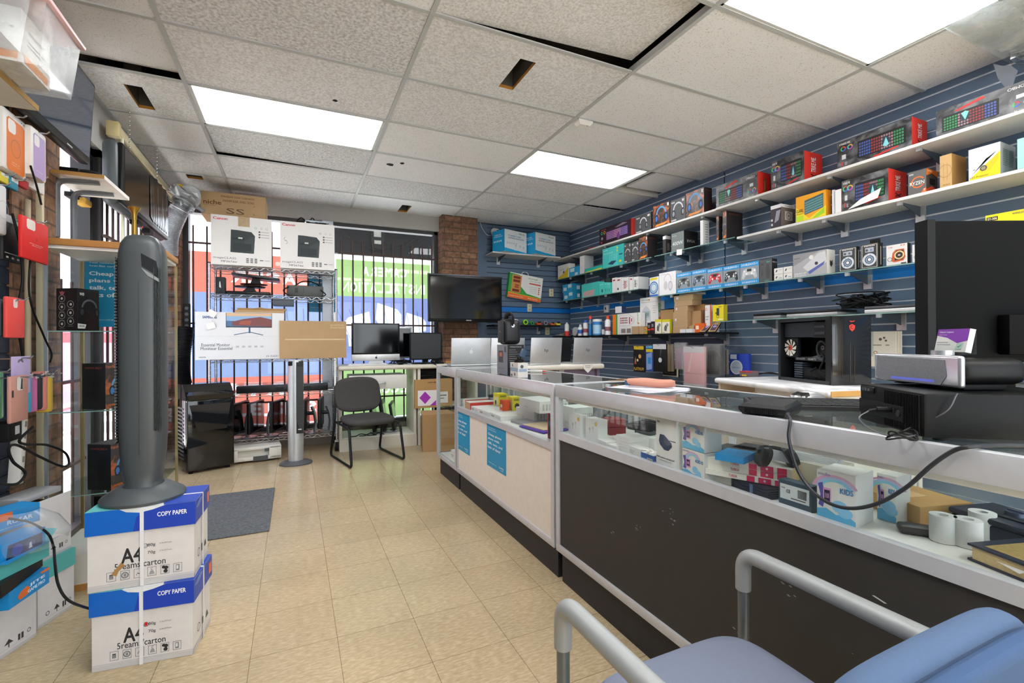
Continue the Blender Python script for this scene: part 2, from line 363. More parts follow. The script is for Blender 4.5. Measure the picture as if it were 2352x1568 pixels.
rect(b, WL - .2, WR + .1, WF, WB + .1, 3.08, mat('#6d6a66', .9))
b.box(GX(3), GY(2), CZ, WR, GY(2) + .02, 3.08, mat('#d8d4cc', .9))
b.box(GX(3) + .12, GY(1) + .04, 2.80, WR - .02, GY(2) - .1, 2.82, TILES[0], T=Matrix.Translation((0, 0, 0)) )
hol = MB()
ceil = struct(b, 'ceiling')
for i in range(0, 4): g.box(GX(i) - .012, WF, CZ - .004, GX(i) + .012, WB - .06, CZ + .003, GRID); g.box(GX(i) - .002, WF, CZ, GX(i) + .002, WB - .06, CZ + .04, GRID)
for j in range(-8, 5):
    for k in range(5):
        if (k == 4 and j == 2): continue
        g.box(xs[k] + .012, GY(j) - .012, CZ - .003, xs[k + 1] - .012, GY(j) + .012, CZ + .004, GRID)
g.box(WL, WF, CZ - .006, WL + .022, WB, CZ, GRID)
gr = struct(g, 'ceiling_grid', ceil)
for u, v, r in ((770, 232, .018), (897, 379, .035), (924, 376, .022)):
    p = A(u, v, Z=CZ); q = [(p.x + r * (.7 + .5 * rnd.random()) * math.cos(k * .7), p.y + r * (.7 + .6 * rnd.random()) * math.sin(k * .7), CZ + .003) for k in range(9)]
    hol.add(q, [tuple(range(9))], DARK); hol.add([(a, c, d - .0005) for a, c, d in q], [(k, (k + 1) % 9, k) for k in range(0)], DARK)
hol.build('painted_hole_shade', ceil)  # flat dark patches paint the shade inside small tile holes, nothing is cut
# ---- lights (recessed troffers)
diff = bpy.data.materials.new('light_diffuser'); diff.use_nodes = True; t = diff.node_tree; p = t.nodes['Principled BSDF']; p.inputs['Base Color'].default_value = (.9, .9, .9, 1)
tc_ = N(t, 'TexCoord'); wv = N(t, 'TexVoronoi', Scale=90.0); t.links.new(tc_.outputs['Object'], wv.inputs[0]); mr_ = N(t, 'MapRange'); mr_.inputs[3].default_value = PANEL * .95; mr_.inputs[4].default_value = PANEL * 1.08; t.links.new(wv.outputs['Distance'], mr_.inputs[0])
p.inputs['Emission Color'].default_value = (.97, .985, 1.0, 1); t.links.new(mr_.outputs[0], p.inputs['Emission Strength'])
LL = {(0, 1): 'lit ceiling panel nearest the wire rack, over the open floor', (2, 1): 'lit ceiling panel beside the missing tile near the blue wall', (2, -3): 'bright ceiling panel nearest the camera, above the soundbar counter',
      (0, -3): 'lit ceiling panel over the floor behind the camera, first row', (1, -6): 'lit ceiling panel behind the camera, second row', (2, -7): 'lit ceiling panel behind the camera on the counter side', (0, -7): 'lit ceiling panel behind the camera on the window side'}
for (i, j), lab in LL.items():
    x0, x1, y0, y1 = GX(i) + .012, GX(i + 1) - .012, GY(j) + .012, GY(j + 1) - .012
    L = thing('ceiling_light', lab, 'ceiling light', ((x0 + x1) / 2, (y0 + y1) / 2, CZ), group='fluorescent ceiling panels'); w, d = (x1 - x0) / 2, (y1 - y0) / 2
    f = MB(); mt = mat('#c9cac8', .5)
    for q in ((-w, -d, -w + .016, d), (w - .016, -d, w, d), (-w, -d, w, -d + .016), (-w, d - .016, w, d)): f.box(q[0], q[1], 0, q[2], q[3], .06, mt)
    f.box(-w, -d, .06, w, d, .07, mt); f.build('frame', L)
    f = MB(); f.box(-w + .016, -d + .016, .006, w - .016, d - .016, .01, diff); f.build('diffuser', L)
# ---- walls
SLAT = mat('#5d7088', .45, var=.05, scale=6); SLATB = mat('#0f74c8', .45); GROOVE = mat('#e6ebf0', .5); NAVY = mat('#1d2a3c', .5)
def slat_panel(b, O, e, length, nrm, z0, z1, m, blue=True, gm=None):
    """slatwall boards with recessed grooves; O start point, e unit along, nrm unit towards the room"""
    gm = gm or GROOVE
    k = math.floor((z0 - .981) / .0762)
    P = lambda s, q, z: (O[0] + e[0] * s + nrm[0] * q, O[1] + e[1] * s + nrm[1] * q, z)
    while True:
        za, zb = .981 + .0762 * k, .981 + .0762 * (k + 1)
        if za >= z1: break
        za2, zb2 = max(za + .0045, z0), min(zb - .0055, z1)
        mm_ = SLATB if (blue and k == 8) else m
        for (q0, a, q1, c, mt) in ((0, za2, 0, zb2, mm_), (0, zb2, -.009, zb2 + .0005, mm_), (-.009, zb2, -.009, zb + .005, gm), (-.009, zb + .0045, .0004, zb + .005, gm)):
            b.add([P(0, q0, a), P(length, q0, a), P(length, q1, c), P(0, q1, c)], [(0, 1, 2, 3)], mt)
        k += 1
b = MB(); b.box(WR, WF, 0, WR + .08, WB + .1, 3.08, NAVY)
slat_panel(b, (WR - .011, WB - .0), (0, -1), 2.745, (-1, 0), .1, 3.06, SLAT); slat_panel(b, (WR - .011, 3.165), (0, -1), 2.43, (-1, 0), .1, 3.06, SLAT); slat_panel(b, (WR - .011, .73), (0, -1), 3.0, (-1, 0), .1, 2.77, SLAT)
struct(b, 'wall_right')
xb = A(1119, 700, Y=5.9).x
b = MB(); b.box(2.16, 5.93, 0, 3.75, 6.05, 3.1, NAVY); slat_panel(b, (xb, 5.925), (1, 0), 3.70 - xb, (0, -1), .1, 2.777, SLAT)
b.box(2.161, 5.905, 0, xb, 5.93, 2.777, SLAT)
# header over the shop windows and the low sill
HD = mat('#a9a7a3', .7); b.box(-1.2, 5.85, 2.60, 1.72, 6.05, 3.1, HD); b.box(-1.2, 5.9, 0, 1.72, 6.05, .19, mat('#8d8478', .8))
wb = struct(b, 'wall_back')
b = MB(); b.box(1.69, 5.70, 0, 2.16, 6.05, 3.1, BRICK); b.box(-1.25, 5.80, 0, -1.055, 6.05, 3.1, BRICK); struct(b, 'trim_2')
b = MB(); 
for q in ((WL - .1, 0, WR + .1, .3), (WL - .1, 2.42, WR + .1, 3.1), (WL - .1, .3, -.7, 2.42), (3.2, .3, WR + .1, 2.42)): b.box(q[0], WF - .1, q[1], q[2], WF, q[3], mat('#ecebe8', .8))
struct(b, 'wall_front')
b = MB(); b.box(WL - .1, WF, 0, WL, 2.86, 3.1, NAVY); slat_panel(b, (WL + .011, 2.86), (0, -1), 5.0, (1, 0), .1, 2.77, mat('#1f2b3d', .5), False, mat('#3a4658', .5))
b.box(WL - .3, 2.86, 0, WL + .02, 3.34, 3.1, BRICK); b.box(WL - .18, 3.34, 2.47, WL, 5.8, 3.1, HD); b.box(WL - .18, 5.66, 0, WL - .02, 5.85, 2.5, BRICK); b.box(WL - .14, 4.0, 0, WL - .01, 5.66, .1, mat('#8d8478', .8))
struct(b, 'wall_left')
# ---- glass fronts: back windows
FR = mat('#3b3a3c', .45); FRL = mat('#c6cdd6', .4, .3); WG = glass('window_glass', (.97, .985, .99, 1), .6)
def window(name, x0, x1, z0, z1, y):
    b = MB()
    for q in ((x0, z0, x0 + .05, z1), (x1 - .05, z0, x1, z1), (x0, z0, x1, z0 + .05), (x0, z1 - .05, x1, z1)): b.box(q[0], y - .05, q[1], q[2], y + .05, q[3], FR)
    o = struct(b, name); g = MB(); g.box(x0 + .05, y - .003, z0 + .05, x1 - .05, y + .003, z1 - .05, WG); struct(g, 'glass_pane', o); return o
WIN1 = window('window_1', -1.055, .36, .19, 2.61, 5.96); WIN2 = window('window_2', .36, 1.69, .19, 2.61, 5.96)
b = MB(); b.box(.30, 5.87, .15, .42, 6.0, 2.61, FRL); struct(b, 'trim_1', WIN2)
def add_sun_window():  # unseen window added behind the camera so bounced sun brightens the ceiling
    b = MB()
    for q in ((-.7, .3, -.65, 2.42), (3.15, .3, 3.2, 2.42), (-.7, .3, 3.2, .35), (-.7, 2.37, 3.2, 2.42), (1.2, .35, 1.26, 2.37)): b.box(q[0], WF - .07, q[1], q[2], WF - .02, q[3], FR)
    o = struct(b, 'added_sun_window'); g = MB(); g.box(-.65, WF - .05, .35, 3.15, WF - .045, 2.37, WG); struct(g, 'glass_pane', o)
add_sun_window()
# left shop window and glazed door
def lwin(name, y0, y1, z0, z1, x):
    b = MB()
    for q in ((y0, z0, y0 + .05, z1), (y1 - .05, z0, y1, z1), (y0, z0, y1, z0 + .06), (y0, z1 - .05, y1, z1)): b.box(x - .05, q[0], q[1], x + .05, q[2], q[3], FR)
    o = struct(b, name); g = MB(); g.box(x - .003, y0 + .05, z0 + .06, x + .003, y1 - .05, z1 - .05, WG); struct(g, 'glass_pane', o); return o
lwin('door_1', 3.34, 4.0, 0.0, 2.47, -1.26); lwin('window_3', 4.0, 5.66, .1, 2.47, -1.22)
# burglar bars
BAR = mat('#4a3530', .6)
def bars(b, xs_, y, z0, z1, hz, r=.009, axis='x'):
    for x in xs_: b.cyl((x, y, z0) if axis == 'x' else (y, x, z0), (x, y, z1) if axis == 'x' else (y, x, z1), r, BAR, 6)
    for z in hz:
        if axis == 'x': b.box(min(xs_) - .05, y - .012, z - .009, max(xs_) + .05, y + .012, z + .009, BAR)
        else: b.box(y - .012, min(xs_) - .05, z - .009, y + .012, max(xs_) + .05, z + .009, BAR)
for nm, x0, x1, lab in (('window_bars', -.96, .27, 'brown steel window bars behind the wire rack'), ('window_bars', .52, 1.6, 'brown steel window bars behind the desk with the silver all-in-one computer')):
    b = MB(); n = round((x1 - x0) / .118); bars(b, [x0 + (x1 - x0) * i / n for i in range(n + 1)], 5.885, .2, 2.42, (2.238, 1.388, .52)); tag(b.build(nm), lab, 'window bars', 'steel bars over the shop windows')
b = MB(); bars(b, [4.05 + .11 * i for i in range(15)], -1.15, .12, 2.3, (2.2, 1.9, 1.02), axis='y'); tag(b.build('window_bars'), 'reddish brown steel bars over the left shop window', 'window bars', 'steel bars over the shop windows')
b = MB(); bars(b, [3.45, 3.55, 3.7, 3.82], -1.22, .1, 1.55, (.95, .45), axis='y'); tag(b.build('window_bars'), 'thin brown bars behind the glass display tower', 'window bars', 'steel bars over the shop windows')
# ---- window graphics stuck outside the panes (read from outside, so mirrored from here)
def banner(name, lab, x0, x1, bands, words=(), shapes=(), deco=(), y=6.03, group='graphics on the shop windows'):
    """coloured window film with the letters and pictures cut out of it and filled with white film"""
    b = MB(); cut = []
    for st, cx, cz, w, h in words:
        ww = [.45 if ch == 'I' else 1.0 for ch in st]; tot = sum(ww); at = -.5
        for ch, q in zip(st, ww):
            cw = q / tot; mid = at + cw / 2; at += cw; vs, fs = text_shape(ch, 0.0); gw = cw * (.5 if ch == 'I' else .84)
            cut += [[(cx - (mid + px * gw) * w, cz + pz * h) for px, pz in L] for L in outlines(vs, fs)]
    cut += [list(q) for q in shapes]
    for z0, z1, h in bands:
        inside = [L for L in cut if min(q[1] for q in L) > z0 and max(q[1] for q in L) < z1]
        vs, fs = fill2d([[(x0, z0), (x1, z0), (x1, z1), (x0, z1)]] + inside); b.add([(px, y, pz) for px, pz in vs], fs, film(h, .42, .04))
        if inside:
            for L in inside: b.add([(px, y + .002, pz) for px, pz in L], [tuple(range(len(L)))], WF_)
    z0, z1 = min(q[0] for q in bands), max(q[1] for q in bands)
    b.pr((Vector((x0, y - .001, z0)), Vector((x1 - x0, 0, 0)), Vector((0, 0, z1 - z0)), Vector((0, -1, 0))), deco)
    return tag(b.build(name), lab, 'window graphic', group)
WF_ = film('#f6f6f4', .45, .04); LB = film('#d3dcf0', .6, .35)
lines = [('p', [(.0 + .12 * k, .69), (.012 + .12 * k, .69), (.22 + .1 * k, .40), (.21 + .1 * k, .40)], LB) for k in range(8)]
cams = []; shp = []
for (cx, cz, s, f) in ((1.09, 1.53, 1.0, 1), (.70, 1.42, 1.0, -1), (1.43, 1.44, .85, 1)):
    q = lambda a, c: (cx + a * s * .17 * f, cz + c * s * .26)
    L = [q(-1, -.25), q(-.85, .55), q(.6, .25), q(.9, .0), q(.9, -.5), q(.62, -.56), q(.56, -1.1), q(.2, -1.1), q(.24, -.62), q(-.5, -.7)]
    shp.append(L if f > 0 else list(reversed(L)))
banner('window_banner', 'green and blue window banner reading CAMERA INSTALLATION backwards with white security cameras', .46, 1.62, [(.25, .88, '#a8cb85'), (.88, 1.745, '#8594c6'), (1.745, 2.19, '#a8cb85')],
       [('CAMERA', 1.04, 2.06, .56, .115), ('INSTALLATION', 1.04, 1.86, 1.04, .125), ('SECURITY', 1.02, .60, .86, .12)], shp, lines)
banner('window_banner', 'red and blue window banner behind the wire rack with large backwards letters', -1.0, .40, [(.25, .80, '#e98673'), (.80, 1.735, '#93a9d0'), (1.735, 2.175, '#e98673')],
       [('LASER', -.22, 1.92, .86, .13), ('PARTS', -.2, .66, 1.1, .15), ('SELLING', -.25, .42, 1.0, .15)], [[(-.6, 1.25), (-.36, .98), (-.30, 1.0), (-.52, 1.27)], [(-.1, 1.0), (.08, 1.25), (.02, 1.27), (-.16, 1.02)]],
       [('p', [(.0 + .13 * k, .69), (.01 + .13 * k, .69), (.2 + .1 * k, .45), (.19 + .1 * k, .45)], LB) for k in range(8)])
LUCKY = '#0d94c6'
def lucky(fr_deco=True, mir=None):
    o = dict(mir=1) if mir else {}
    w = '#eef4f6'; B = dict(o, bold=.06); al = (lambda a: 1 - a) if mir else (lambda a: a)
    L = [('t', al(.28), .93, .4, .025, 'Fast network,', w, o), ('t', al(.30), .885, .44, .025, 'low-fee carrier', w, o), ('t', al(.43), .765, .72, .075, 'Cheap phone', w, B), ('t', al(.37), .665, .6, .07, 'plans with', w, B), ('t', al(.45), .565, .76, .065, 'talk, text, and', w, B), ('t', al(.40), .465, .66, .065, 'lots of data!', w, B),
         ('t', al(.3), .1, .45, .02, 'luckymobile.ca', w, o), ('t', al(.78), .11, .24, .05, 'lucky', w, B), ('t', al(.8), .06, .16, .02, 'mobile', w, o)]
    return L
def poster(name, lab, O, ex, ez, n, mir=None):
    b = MB(); O = Vector(O); ex = Vector(ex); ez = Vector(ez); n = Vector(n); b.add([O, O + ex, O + ex + ez, O + ez], [(0, 1, 2, 3)], mat(LUCKY, .4)); b.add([O - n * .0008, O + ez - n * .0008, O + ex + ez - n * .0008, O + ex - n * .0008], [(0, 1, 2, 3)], mat(LUCKY, .4)); b.pr((O, ex, ez, n), lucky(mir=mir))
    o = b.build(name); return tag(o, lab, 'poster', 'blue phone plan posters')
p0 = A(709, 716, Y=5.95); p1 = A(763, 640, Y=5.95)
poster('phone_plan_poster', 'blue phone plan poster on the window behind the right end of the wire rack', (p0.x, 5.945, p0.z), (p1.x - p0.x + .04, 0, 0), (0, 0, .52), (0, -1, 0))
# ---- outside: pavement, pale canopy, dark fascia, neighbouring shop fronts
b = MB(); b.box(-9, 6.1, -.15, 9, 14, -.1, mat('#c9c7c2', .9)); b.box(-9, -8, -.15, WL - .3, 6.1, -.1, mat('#c9c7c2', .9)); b.box(WL - .3, -8, -.15, 9, WF - .1, -.1, mat('#c9c7c2', .9)); struct(b, 'pavement')
b = MB(); b.box(.3, 6.9, 2.42, 2.2, 7.0, 2.86, mat('#343539', .7)); b.box(-3, 6.15, 2.80, 3.4, 7.4, 2.84, mat('#e4e8ea', .8))
for k in range(12): b.box(-3 + .5 * k, 6.15, 2.79, -2.97 + .5 * k, 7.4, 2.80, mat('#b9c0c4', .8))
struct(b, 'canopy')
b = MB(); b.box(1.0, 6.86, 2.5, 1.18, 6.9, 2.78, mat('#3c3d3f', .6)); b.box(1.03, 6.855, 2.68, 1.13, 6.86, 2.76, mat('#d8d8d4')); b.box(1.03, 6.855, 2.58, 1.13, 6.86, 2.63, mat('#cfcfc8')); b.tube(spline([(.5, 6.85, 2.85), (.75, 6.84, 2.6), (1.0, 6.86, 2.52), (1.2, 6.86, 2.5), (1.5, 6.84, 2.62), (1.75, 6.85, 2.84)]), .012, mat('#222222'))
tag(b.build('transformer_box'), 'dark electrical box with cables on the fascia outside the right window', 'electrical box')
b = MB(); b.box(-3.2, 3.0, -.1, -3.1, 18.0, 3.4, mat('#ecdfe6', .8)); b.box(-3.1, 8.6, .3, -3.08, 17.5, 1.9, mat('#e2a0bb')); b.box(-3.08, 9.0, 1.2, -3.07, 17.0, 1.5, mat('#c83a4a')); b.box(-3.1, 3.6, 1.0, -3.08, 5.2, 1.5, mat('#e9b4c4')); b.box(-3.1, 4.3, 1.35, -3.07, 8.4, 2.35, mat('#d23a63')); b.box(-3.1, 3.2, .1, -3.08, 4.2, .95, mat('#6fae82')); struct(b, 'neighbouring_shopfront')
# ================================================================ BACK OF THE SHOP
CHR = mat('#c3c7cb', .22, .95); WHT = mat('#e9e7e4', .6); BLK = mat('#0c0d0f', .35, spec=.3); BLKM = mat('#0e0f10', .6, spec=.25); CARD = mat('#b08655', .8, var=.1, scale=12); GREY = mat('#6f7478', .5); SCREEN = mat('#04060a', .08, spec=.6); SILV = mat('#c4c7ca', .35, .7); KRAFT = mat('#b2946f', .85, var=.08, scale=10)
K = '#1c1c1e'; w_ = '#f2f2f2'
# ---- chrome wire rack on casters
def wire_rack():
    R = thing('wire_rack', 'tall chrome wire rack on casters in front of the red window banner', 'shelf rack', (-.17, 5.43, 0))
    W2, D = .585, .42
    for x in (-W2, W2):
        for y in (0, D):
            p = MB(); p.cyl((x, y, .13), (x, y, 1.965), .0125, CHR, 10); p.cyl((x, y, 1.965), (x, y, 1.975), .014, BLKM, 10)
            for k in range(36): p.cyl((x, y, .16 + k * .05), (x, y, .163 + k * .05), .0133, SILV, 8, caps=False)
            p.build('post', R)
            c = MB(); c.cyl((x - .016, y + .02, .055), (x + .016, y + .02, .055), .055, BLKM, 18); c.box(x - .02, y - .005, .05, x + .02, y + .03, .12, SILV, .004); c.cyl((x, y, .11), (x, y, .14), .012, SILV); c.build('caster', R)
    for z in (.2, .66, 1.012, 1.665, 1.945):
        s = MB()
        for y in (0, D):
            for dz in (0, -.028): s.cyl((-W2, y, z + dz), (W2, y, z + dz), .0035, CHR, 6)
            for k in range(24):
                a = -W2 + 2 * W2 * k / 24; s.cyl((a, y, z - .028 * (k % 2)), (a + 2 * W2 / 24, y, z - .028 * ((k + 1) % 2)), .0022, CHR, 4, caps=False)
        for x in (-W2, W2):
            for dz in (0, -.028): s.cyl((x, 0, z + dz), (x, D, z + dz), .0035, CHR, 6)
        for k in range(1, 46): s.cyl((-W2 + 2 * W2 * k / 46, 0, z + .003), (-W2 + 2 * W2 * k / 46, D, z + .003), .0019, CHR, 4, caps=False)
        for y in (D / 3, 2 * D / 3): s.cyl((-W2, y, z - .002), (W2, y, z - .002), .003, CHR, 5)
        s.build('wire_shelf', R)
wire_rack()
def printer_box(lab, x, sg, tape):
    red = '#d3243b'
    F = [('t', .15, .93, .23, .055, 'Canon', red, dict(bold=.05)), ('p', [(.31, .26), (.70, .255), (.72, .62), (.66, .70), (.42, .72), (.32, .72)], '#30383a'), ('r', .34, .52, .54, .56, '#22282a'), ('r', .44, .545, .51, .575, '#c7d8d4'), ('p', [(.54, .5), (.72, .62), (.70, .255), (.55, .3)], '#3b4345'), ('r', .36, .3, .66, .45, '#283032'),
         ('t', .22, .13, .37, .05, 'imageCLASS', '#55585a', dict(bold=0)), ('t', .29, .065, .26, .038, 'MF267dw', '#55585a'), ('o', .73, .79, .022, .006, '#4fa58a'), ('o', .83, .79, .02, .004, '#999999'), ('o', .92, .79, .02, .004, '#999999')]
    F += [('r', .78, .70 - .055 * k, .81, .73 - .055 * k, '#444444') for k in range(3)] + [('r', .82, .708 - .055 * k, .96, .722 - .055 * k, '#b5b5b8') for k in range(3)]
    F += [('r', .57 + .07 * i, .06 + .035 * j, .615 + .07 * i, .085 + .035 * j, '#77797c') for i in range(3) for j in range(3)] + [('r', .8, .115, .86, .13, '#333333'), ('r', .88, .115, .97, .13, '#b5b5b8')]
    if tape: F += [('r', .44, .80, .63, 1, mat('#a58a5c', .25, var=.25, scale=30))]
    else: F += [('o', .1, .62, .035, .006, '#6a6a6a', 90, 300), ('o', .1, .55, .035, .006, '#6a6a6a', -90, 120)]
    T = [('r', .4, 0, .6, 1, mat('#b39a6c', .3))]
    carton('printer_box', lab, 'box', (x, 5.385, 1.953), .525, .44, .485, sg, '#e6e4e3', deco=dict(F=F, T=T), group='white printer boxes on the wire rack')
printer_box('white printer box with brown tape on its front, left on the rack top', -.47, .03, True)
printer_box('white printer box with a pen scribble, right on the rack top', .135, -.02, False)
carton('shipping_box', 'long brown box lying flat under the ceiling on the left printer box', 'cardboard box', (-.54, 5.42, 2.443), .56, .36, .225, .0, KRAFT,
       deco=dict(F=[('t', .56, .83, .52, .11, 'MANEJAR CON CUIDADO', '#7d5230', dict(bold=.05)), ('t', .57, .66, .48, .1, 'MANIPULER AVEC SOIN', '#7d5230', dict(bold=.05)), ('t', .17, .55, .27, .2, 'niche', '#6b4526', dict(bold=.05)), ('t', .13, .41, .18, .04, 'medical supplies', '#6b4526'),
                    ('t', .52, .22, .28, .24, 'SS', '#5e4630', dict(bold=0)), ('r', .8, .13, .83, .15, '#7d5230'), ('r', .8, .13, .806, .2, '#7d5230'), ('r', .8, .5, .83, .52, '#7d5230')]))
# panel and cables on the right printer box
b = MB(); b.box(-.11, 0, .03, .13, .2, .045, mat('#8a929a', .3, .4), T=Matrix.Rotation(.12, 4, 'X')); b.box(-.11, -.002, .03, .13, 0, .045, WHT); b.box(-.1, .02, 0, .1, .18, .03, BLKM)
tag(b.build('thin_flat_device', loc=(.22, 5.45, 2.44)), 'flat grey device lying on the right printer box', 'electronics')
b = MB(); b.tube(spline([(0, 0, 0), (.05, -.02, .05), (.12, .02, .02), (.16, -.01, .06), (.2, .03, .02)]), .006, BLKM); b.tube(spline([(0, .02, .01), (.08, .0, .02), (.15, .03, .05), (.22, 0, .01)]), .005, BLKM)
tag(b.build('black_cable', loc=(.02, 5.45, 2.447)), 'tangled black cable on the right printer box', 'cable')
# shelf two: monitors lying flat, black printer-like box
M = thing('monitor', 'black monitor lying face down with its stand up on the second rack shelf', 'monitor', (-.44, 5.62, 1.67))
b = MB(); b.box(-.18, -.15, .0, .22, .16, .035, BLK, .012); b.build('screen_housing', M); b = MB(); b.prism([(-.05, .035), (.09, .035), (.06, .085), (.0, .085)], -.05, .03, BLK); b.build('neck', M); b = MB(); b.lathe([(0, .085), (.14, .087), (.15, .1), (.0, .11)], BLK, c=(.02, 0), sy=.7); b.build('stand_base', M)
M = thing('monitor', 'dark monitor tilted on its round foot, piled on the monitor beneath', 'monitor', (-.38, 5.60, 1.783)); T = Matrix.Rotation(.09, 4, 'Y')
b = MB(); b.lathe([(0, 0), (.12, .0), (.13, .01), (.0, .016)], BLK, sy=.6); b.build('stand_base', M); b = MB(); b.prism([(-.03, .014), (.07, .014), (.04, .075), (-.01, .075)], -.04, .03, BLK); b.build('neck', M)
b = MB(); b.box(-.2, -.15, .065, .24, .13, .09, mat('#26282b', .3), .01, T=T); b.build('screen_housing', M)
carton('small_speaker', 'small black speaker with a white logo at the left of the second rack shelf', 'speaker', (-.665, 5.45, 1.667), .085, .1, .17, 0, '#1b1f22', deco=dict(F=[('p', [(.4, .4), (.6, .35), (.5, .75), (.42, .7)], '#c9ced0')]), bev=.006)
R = thing('projector', 'grey box with black cable loops on the right of the second rack shelf', 'electronics', (.10, 5.56, 1.667)); b = MB(); b.box(-.17, -.09, .005, .19, .12, .12, mat('#4b4f4e', .45), .012); b.pr((Vector((-.17, -.091, 0)), Vector((.36, 0, 0)), Vector((0, 0, .125)), Vector((0, -1, 0))), [('r', .22, .35, .30, .75, '#333535'), ('r', .45, .3, .46, .8, '#2d2f2f')]); b.build('housing', R)
b = MB(); b.tube(spline([(-.15, -.1, .1), (-.2, -.1, .06), (-.15, -.11, .01), (-.05, -.12, 0.0)]), .006, BLKM); b.tube(spline([(-.1, 0, .12), (.0, .02, .18), (.12, .02, .16), (.16, .03, .11)]), .006, BLKM); b.tube(spline([(.16, -.1, .08), (.21, -.1, .03), (.15, -.12, .0)]), .006, BLKM); b.build('power_cord', R)
b = MB(); b.box(-.1, -.05, -.065, .1, .15, -.0, mat('#5b626c', .5), .006); tag(b.build('hanging_tray', loc=(-.1, 5.5, 1.635)), 'grey tray slung beneath the second rack shelf', 'tray')
# shelf three: monitor boxes
F = [('t', .155, .89, .155, .055, 'SAMSUNG', '#31508f', dict(bold=.08)), ('t', .22, .31, .31, .065, 'Essential Monitor', '#6a6d74', dict(bold=.03)), ('t', .23, .235, .345, .065, 'Moniteur Essentiel', '#6a6d74', dict(bold=.03)), ('t', .075, .055, .07, .02, 'HDMI', '#44464c', dict(bold=.06)), ('t', .855, .06, .14, .035, 'S3 32S31', '#6a6d74')]
F += [('r', .33, .68, .855, .99, '#2c2f36'), ('r', .335, .70, .85, .985, '#8fb2d8'), ('p', [(.335, .70), (.85, .70), (.85, .80), (.335, .82)], '#4f6f94'), ('p', [(.40, .72), (.85, .70), (.85, .86), (.72, .91), (.52, .86), (.40, .80)], '#7d4c4d'), ('p', [(.335, .92), (.85, .93), (.85, .985), (.335, .985)], '#d9b48f'), ('p', [(.47, .74), (.6, .735), (.62, .83), (.5, .82)], '#a0584a'),
      ('r', .585, .56, .605, .68, '#3f5f80'), ('p', [(.42, .515), (.585, .57), (.61, .57), (.75, .51), (.75, .525), (.6, .59), (.42, .53)], '#42627f'), ('r', 0, .485, 1, .489, '#c3c4c8')] + [('r', .44 + .07 * k, .25, .475 + .07 * k, .29, '#b9bbc2') for k in range(5)]
carton('monitor_box', 'large white monitor box showing a widescreen, on the third rack shelf', 'box', (-.475, 5.335, 1.018), .765, .13, .462, 0, '#dcdde1', deco=dict(F=F))
carton('monitor_box', 'plain brown monitor box taped across, at the right end of the third rack shelf', 'box', (.185, 5.29, 1.018), .64, .16, .385, -.03, KRAFT, deco=dict(F=[('r', .08, .49, .98, .52, mat('#cdb58c', .2)), ('t', .86, .9, .22, .05, 'Essential Monitor', '#d4b98d', dict(bold=.04)), ('t', .86, .83, .22, .05, 'Moniteur Essentiel', '#d4b98d', dict(bold=.04))], L=[('r', 0, .49, 1, .52, mat('#cdb58c', .2))]))
b = MB(); b.box(-.22, 0, 0, .22, .12, .025, KRAFT); b.box(-.2, .01, .025, .23, .13, .045, mat('#a67f4f', .85)); b.prism([(-.05, .045), (.05, .045), (.0, .055)], .0, .05, KRAFT)
tag(b.build('flat_cardboard', loc=(-.31, 5.34, 1.481)), 'folded flat cardboard on top of the white monitor box', 'cardboard')
for nm, u, v, r in (('paper_tag', 487, 720, .5), ('paper_tag', 484, 748, -.3)):
    p = A(u, v, Y=5.325); T = Matrix.Rotation(r, 4, 'Y'); b = MB(); b.box(-.035, -.004, -.03, .035, -.002, .03, WHT, T=T); b.box(-.001, -.002, 0, .001, .003, .05, WHT)
    tag(b.build(nm, loc=p), 'white paper slip tied to the left rack post, %s of two' % ('upper' if r > 0 else 'lower'), 'paper slip', 'paper slips on the rack post')
# lower rack shelves
b = MB(); b.box(-.4, 0, 0, .46, .09, .075, mat('#1d1f23', .3), .008)
for k in range(4): b.box(-.18 + .13 * k, -.001, .02, -.1 + .13 * k, .0, .05, mat('#0b0c0e', .6))
tag(b.build('long_sound_bar', loc=(-.13, 5.44, .667)), 'long black bar lying on the rack shelf below the boxes', 'speaker')
b = MB(); b.box(-.42, 0, 0, .47, .25, .008, glass('pane_glass', (.75, .86, .9, 1))); tag(b.build('glass_sheet', loc=(-.12, 5.47, .748)), 'clear glass sheet lying above the long black bar', 'glass sheet')
def desk_monitor(lab, x, y, z, rot, s=1.0, screen='#5d2a2a'):
    M = thing('desk_monitor', lab, 'monitor', (x, y, z), rot, 'used monitors on the bottom rack shelf')
    b = MB(); b.lathe([(0, 0), (.085, 0), (.085, .008), (.02, .016)], mat('#8e9196', .35, .5), c=(0, .02), sy=.8); b.build('stand_base', M)
    b = MB(); b.tube([(0, .05, .01), (0, .06, .12), (0, .045, .22), (0, .02, .28 * s)], .022, mat('#7f8388', .35, .5), 8, ry=.012); b.build('neck', M)
    b = MB(); b.cyl((0, .04, .21 * s), (0, -.02, .21 * s), .02, BLK); b.build('mount', M)
    b = MB(); b.box(-.2 * s, -.055, .06, .2 * s, -.02, .37 * s, BLK, .008); b.add([(-.19 * s, -.0555, .075), (.19 * s, -.0555, .075), (.19 * s, -.0555, .36 * s), (-.19 * s, -.0555, .36 * s)], [(0, 1, 2, 3)], SCREEN); b.pr((Vector((.2 * s, -.02, .06)), Vector((-.4 * s, 0, 0)), Vector((0, 0, .3)), Vector((0, 1, 0))), [('o', .5, .5, .09, .02, '#cfd2d4')]); b.build('screen_housing', M)
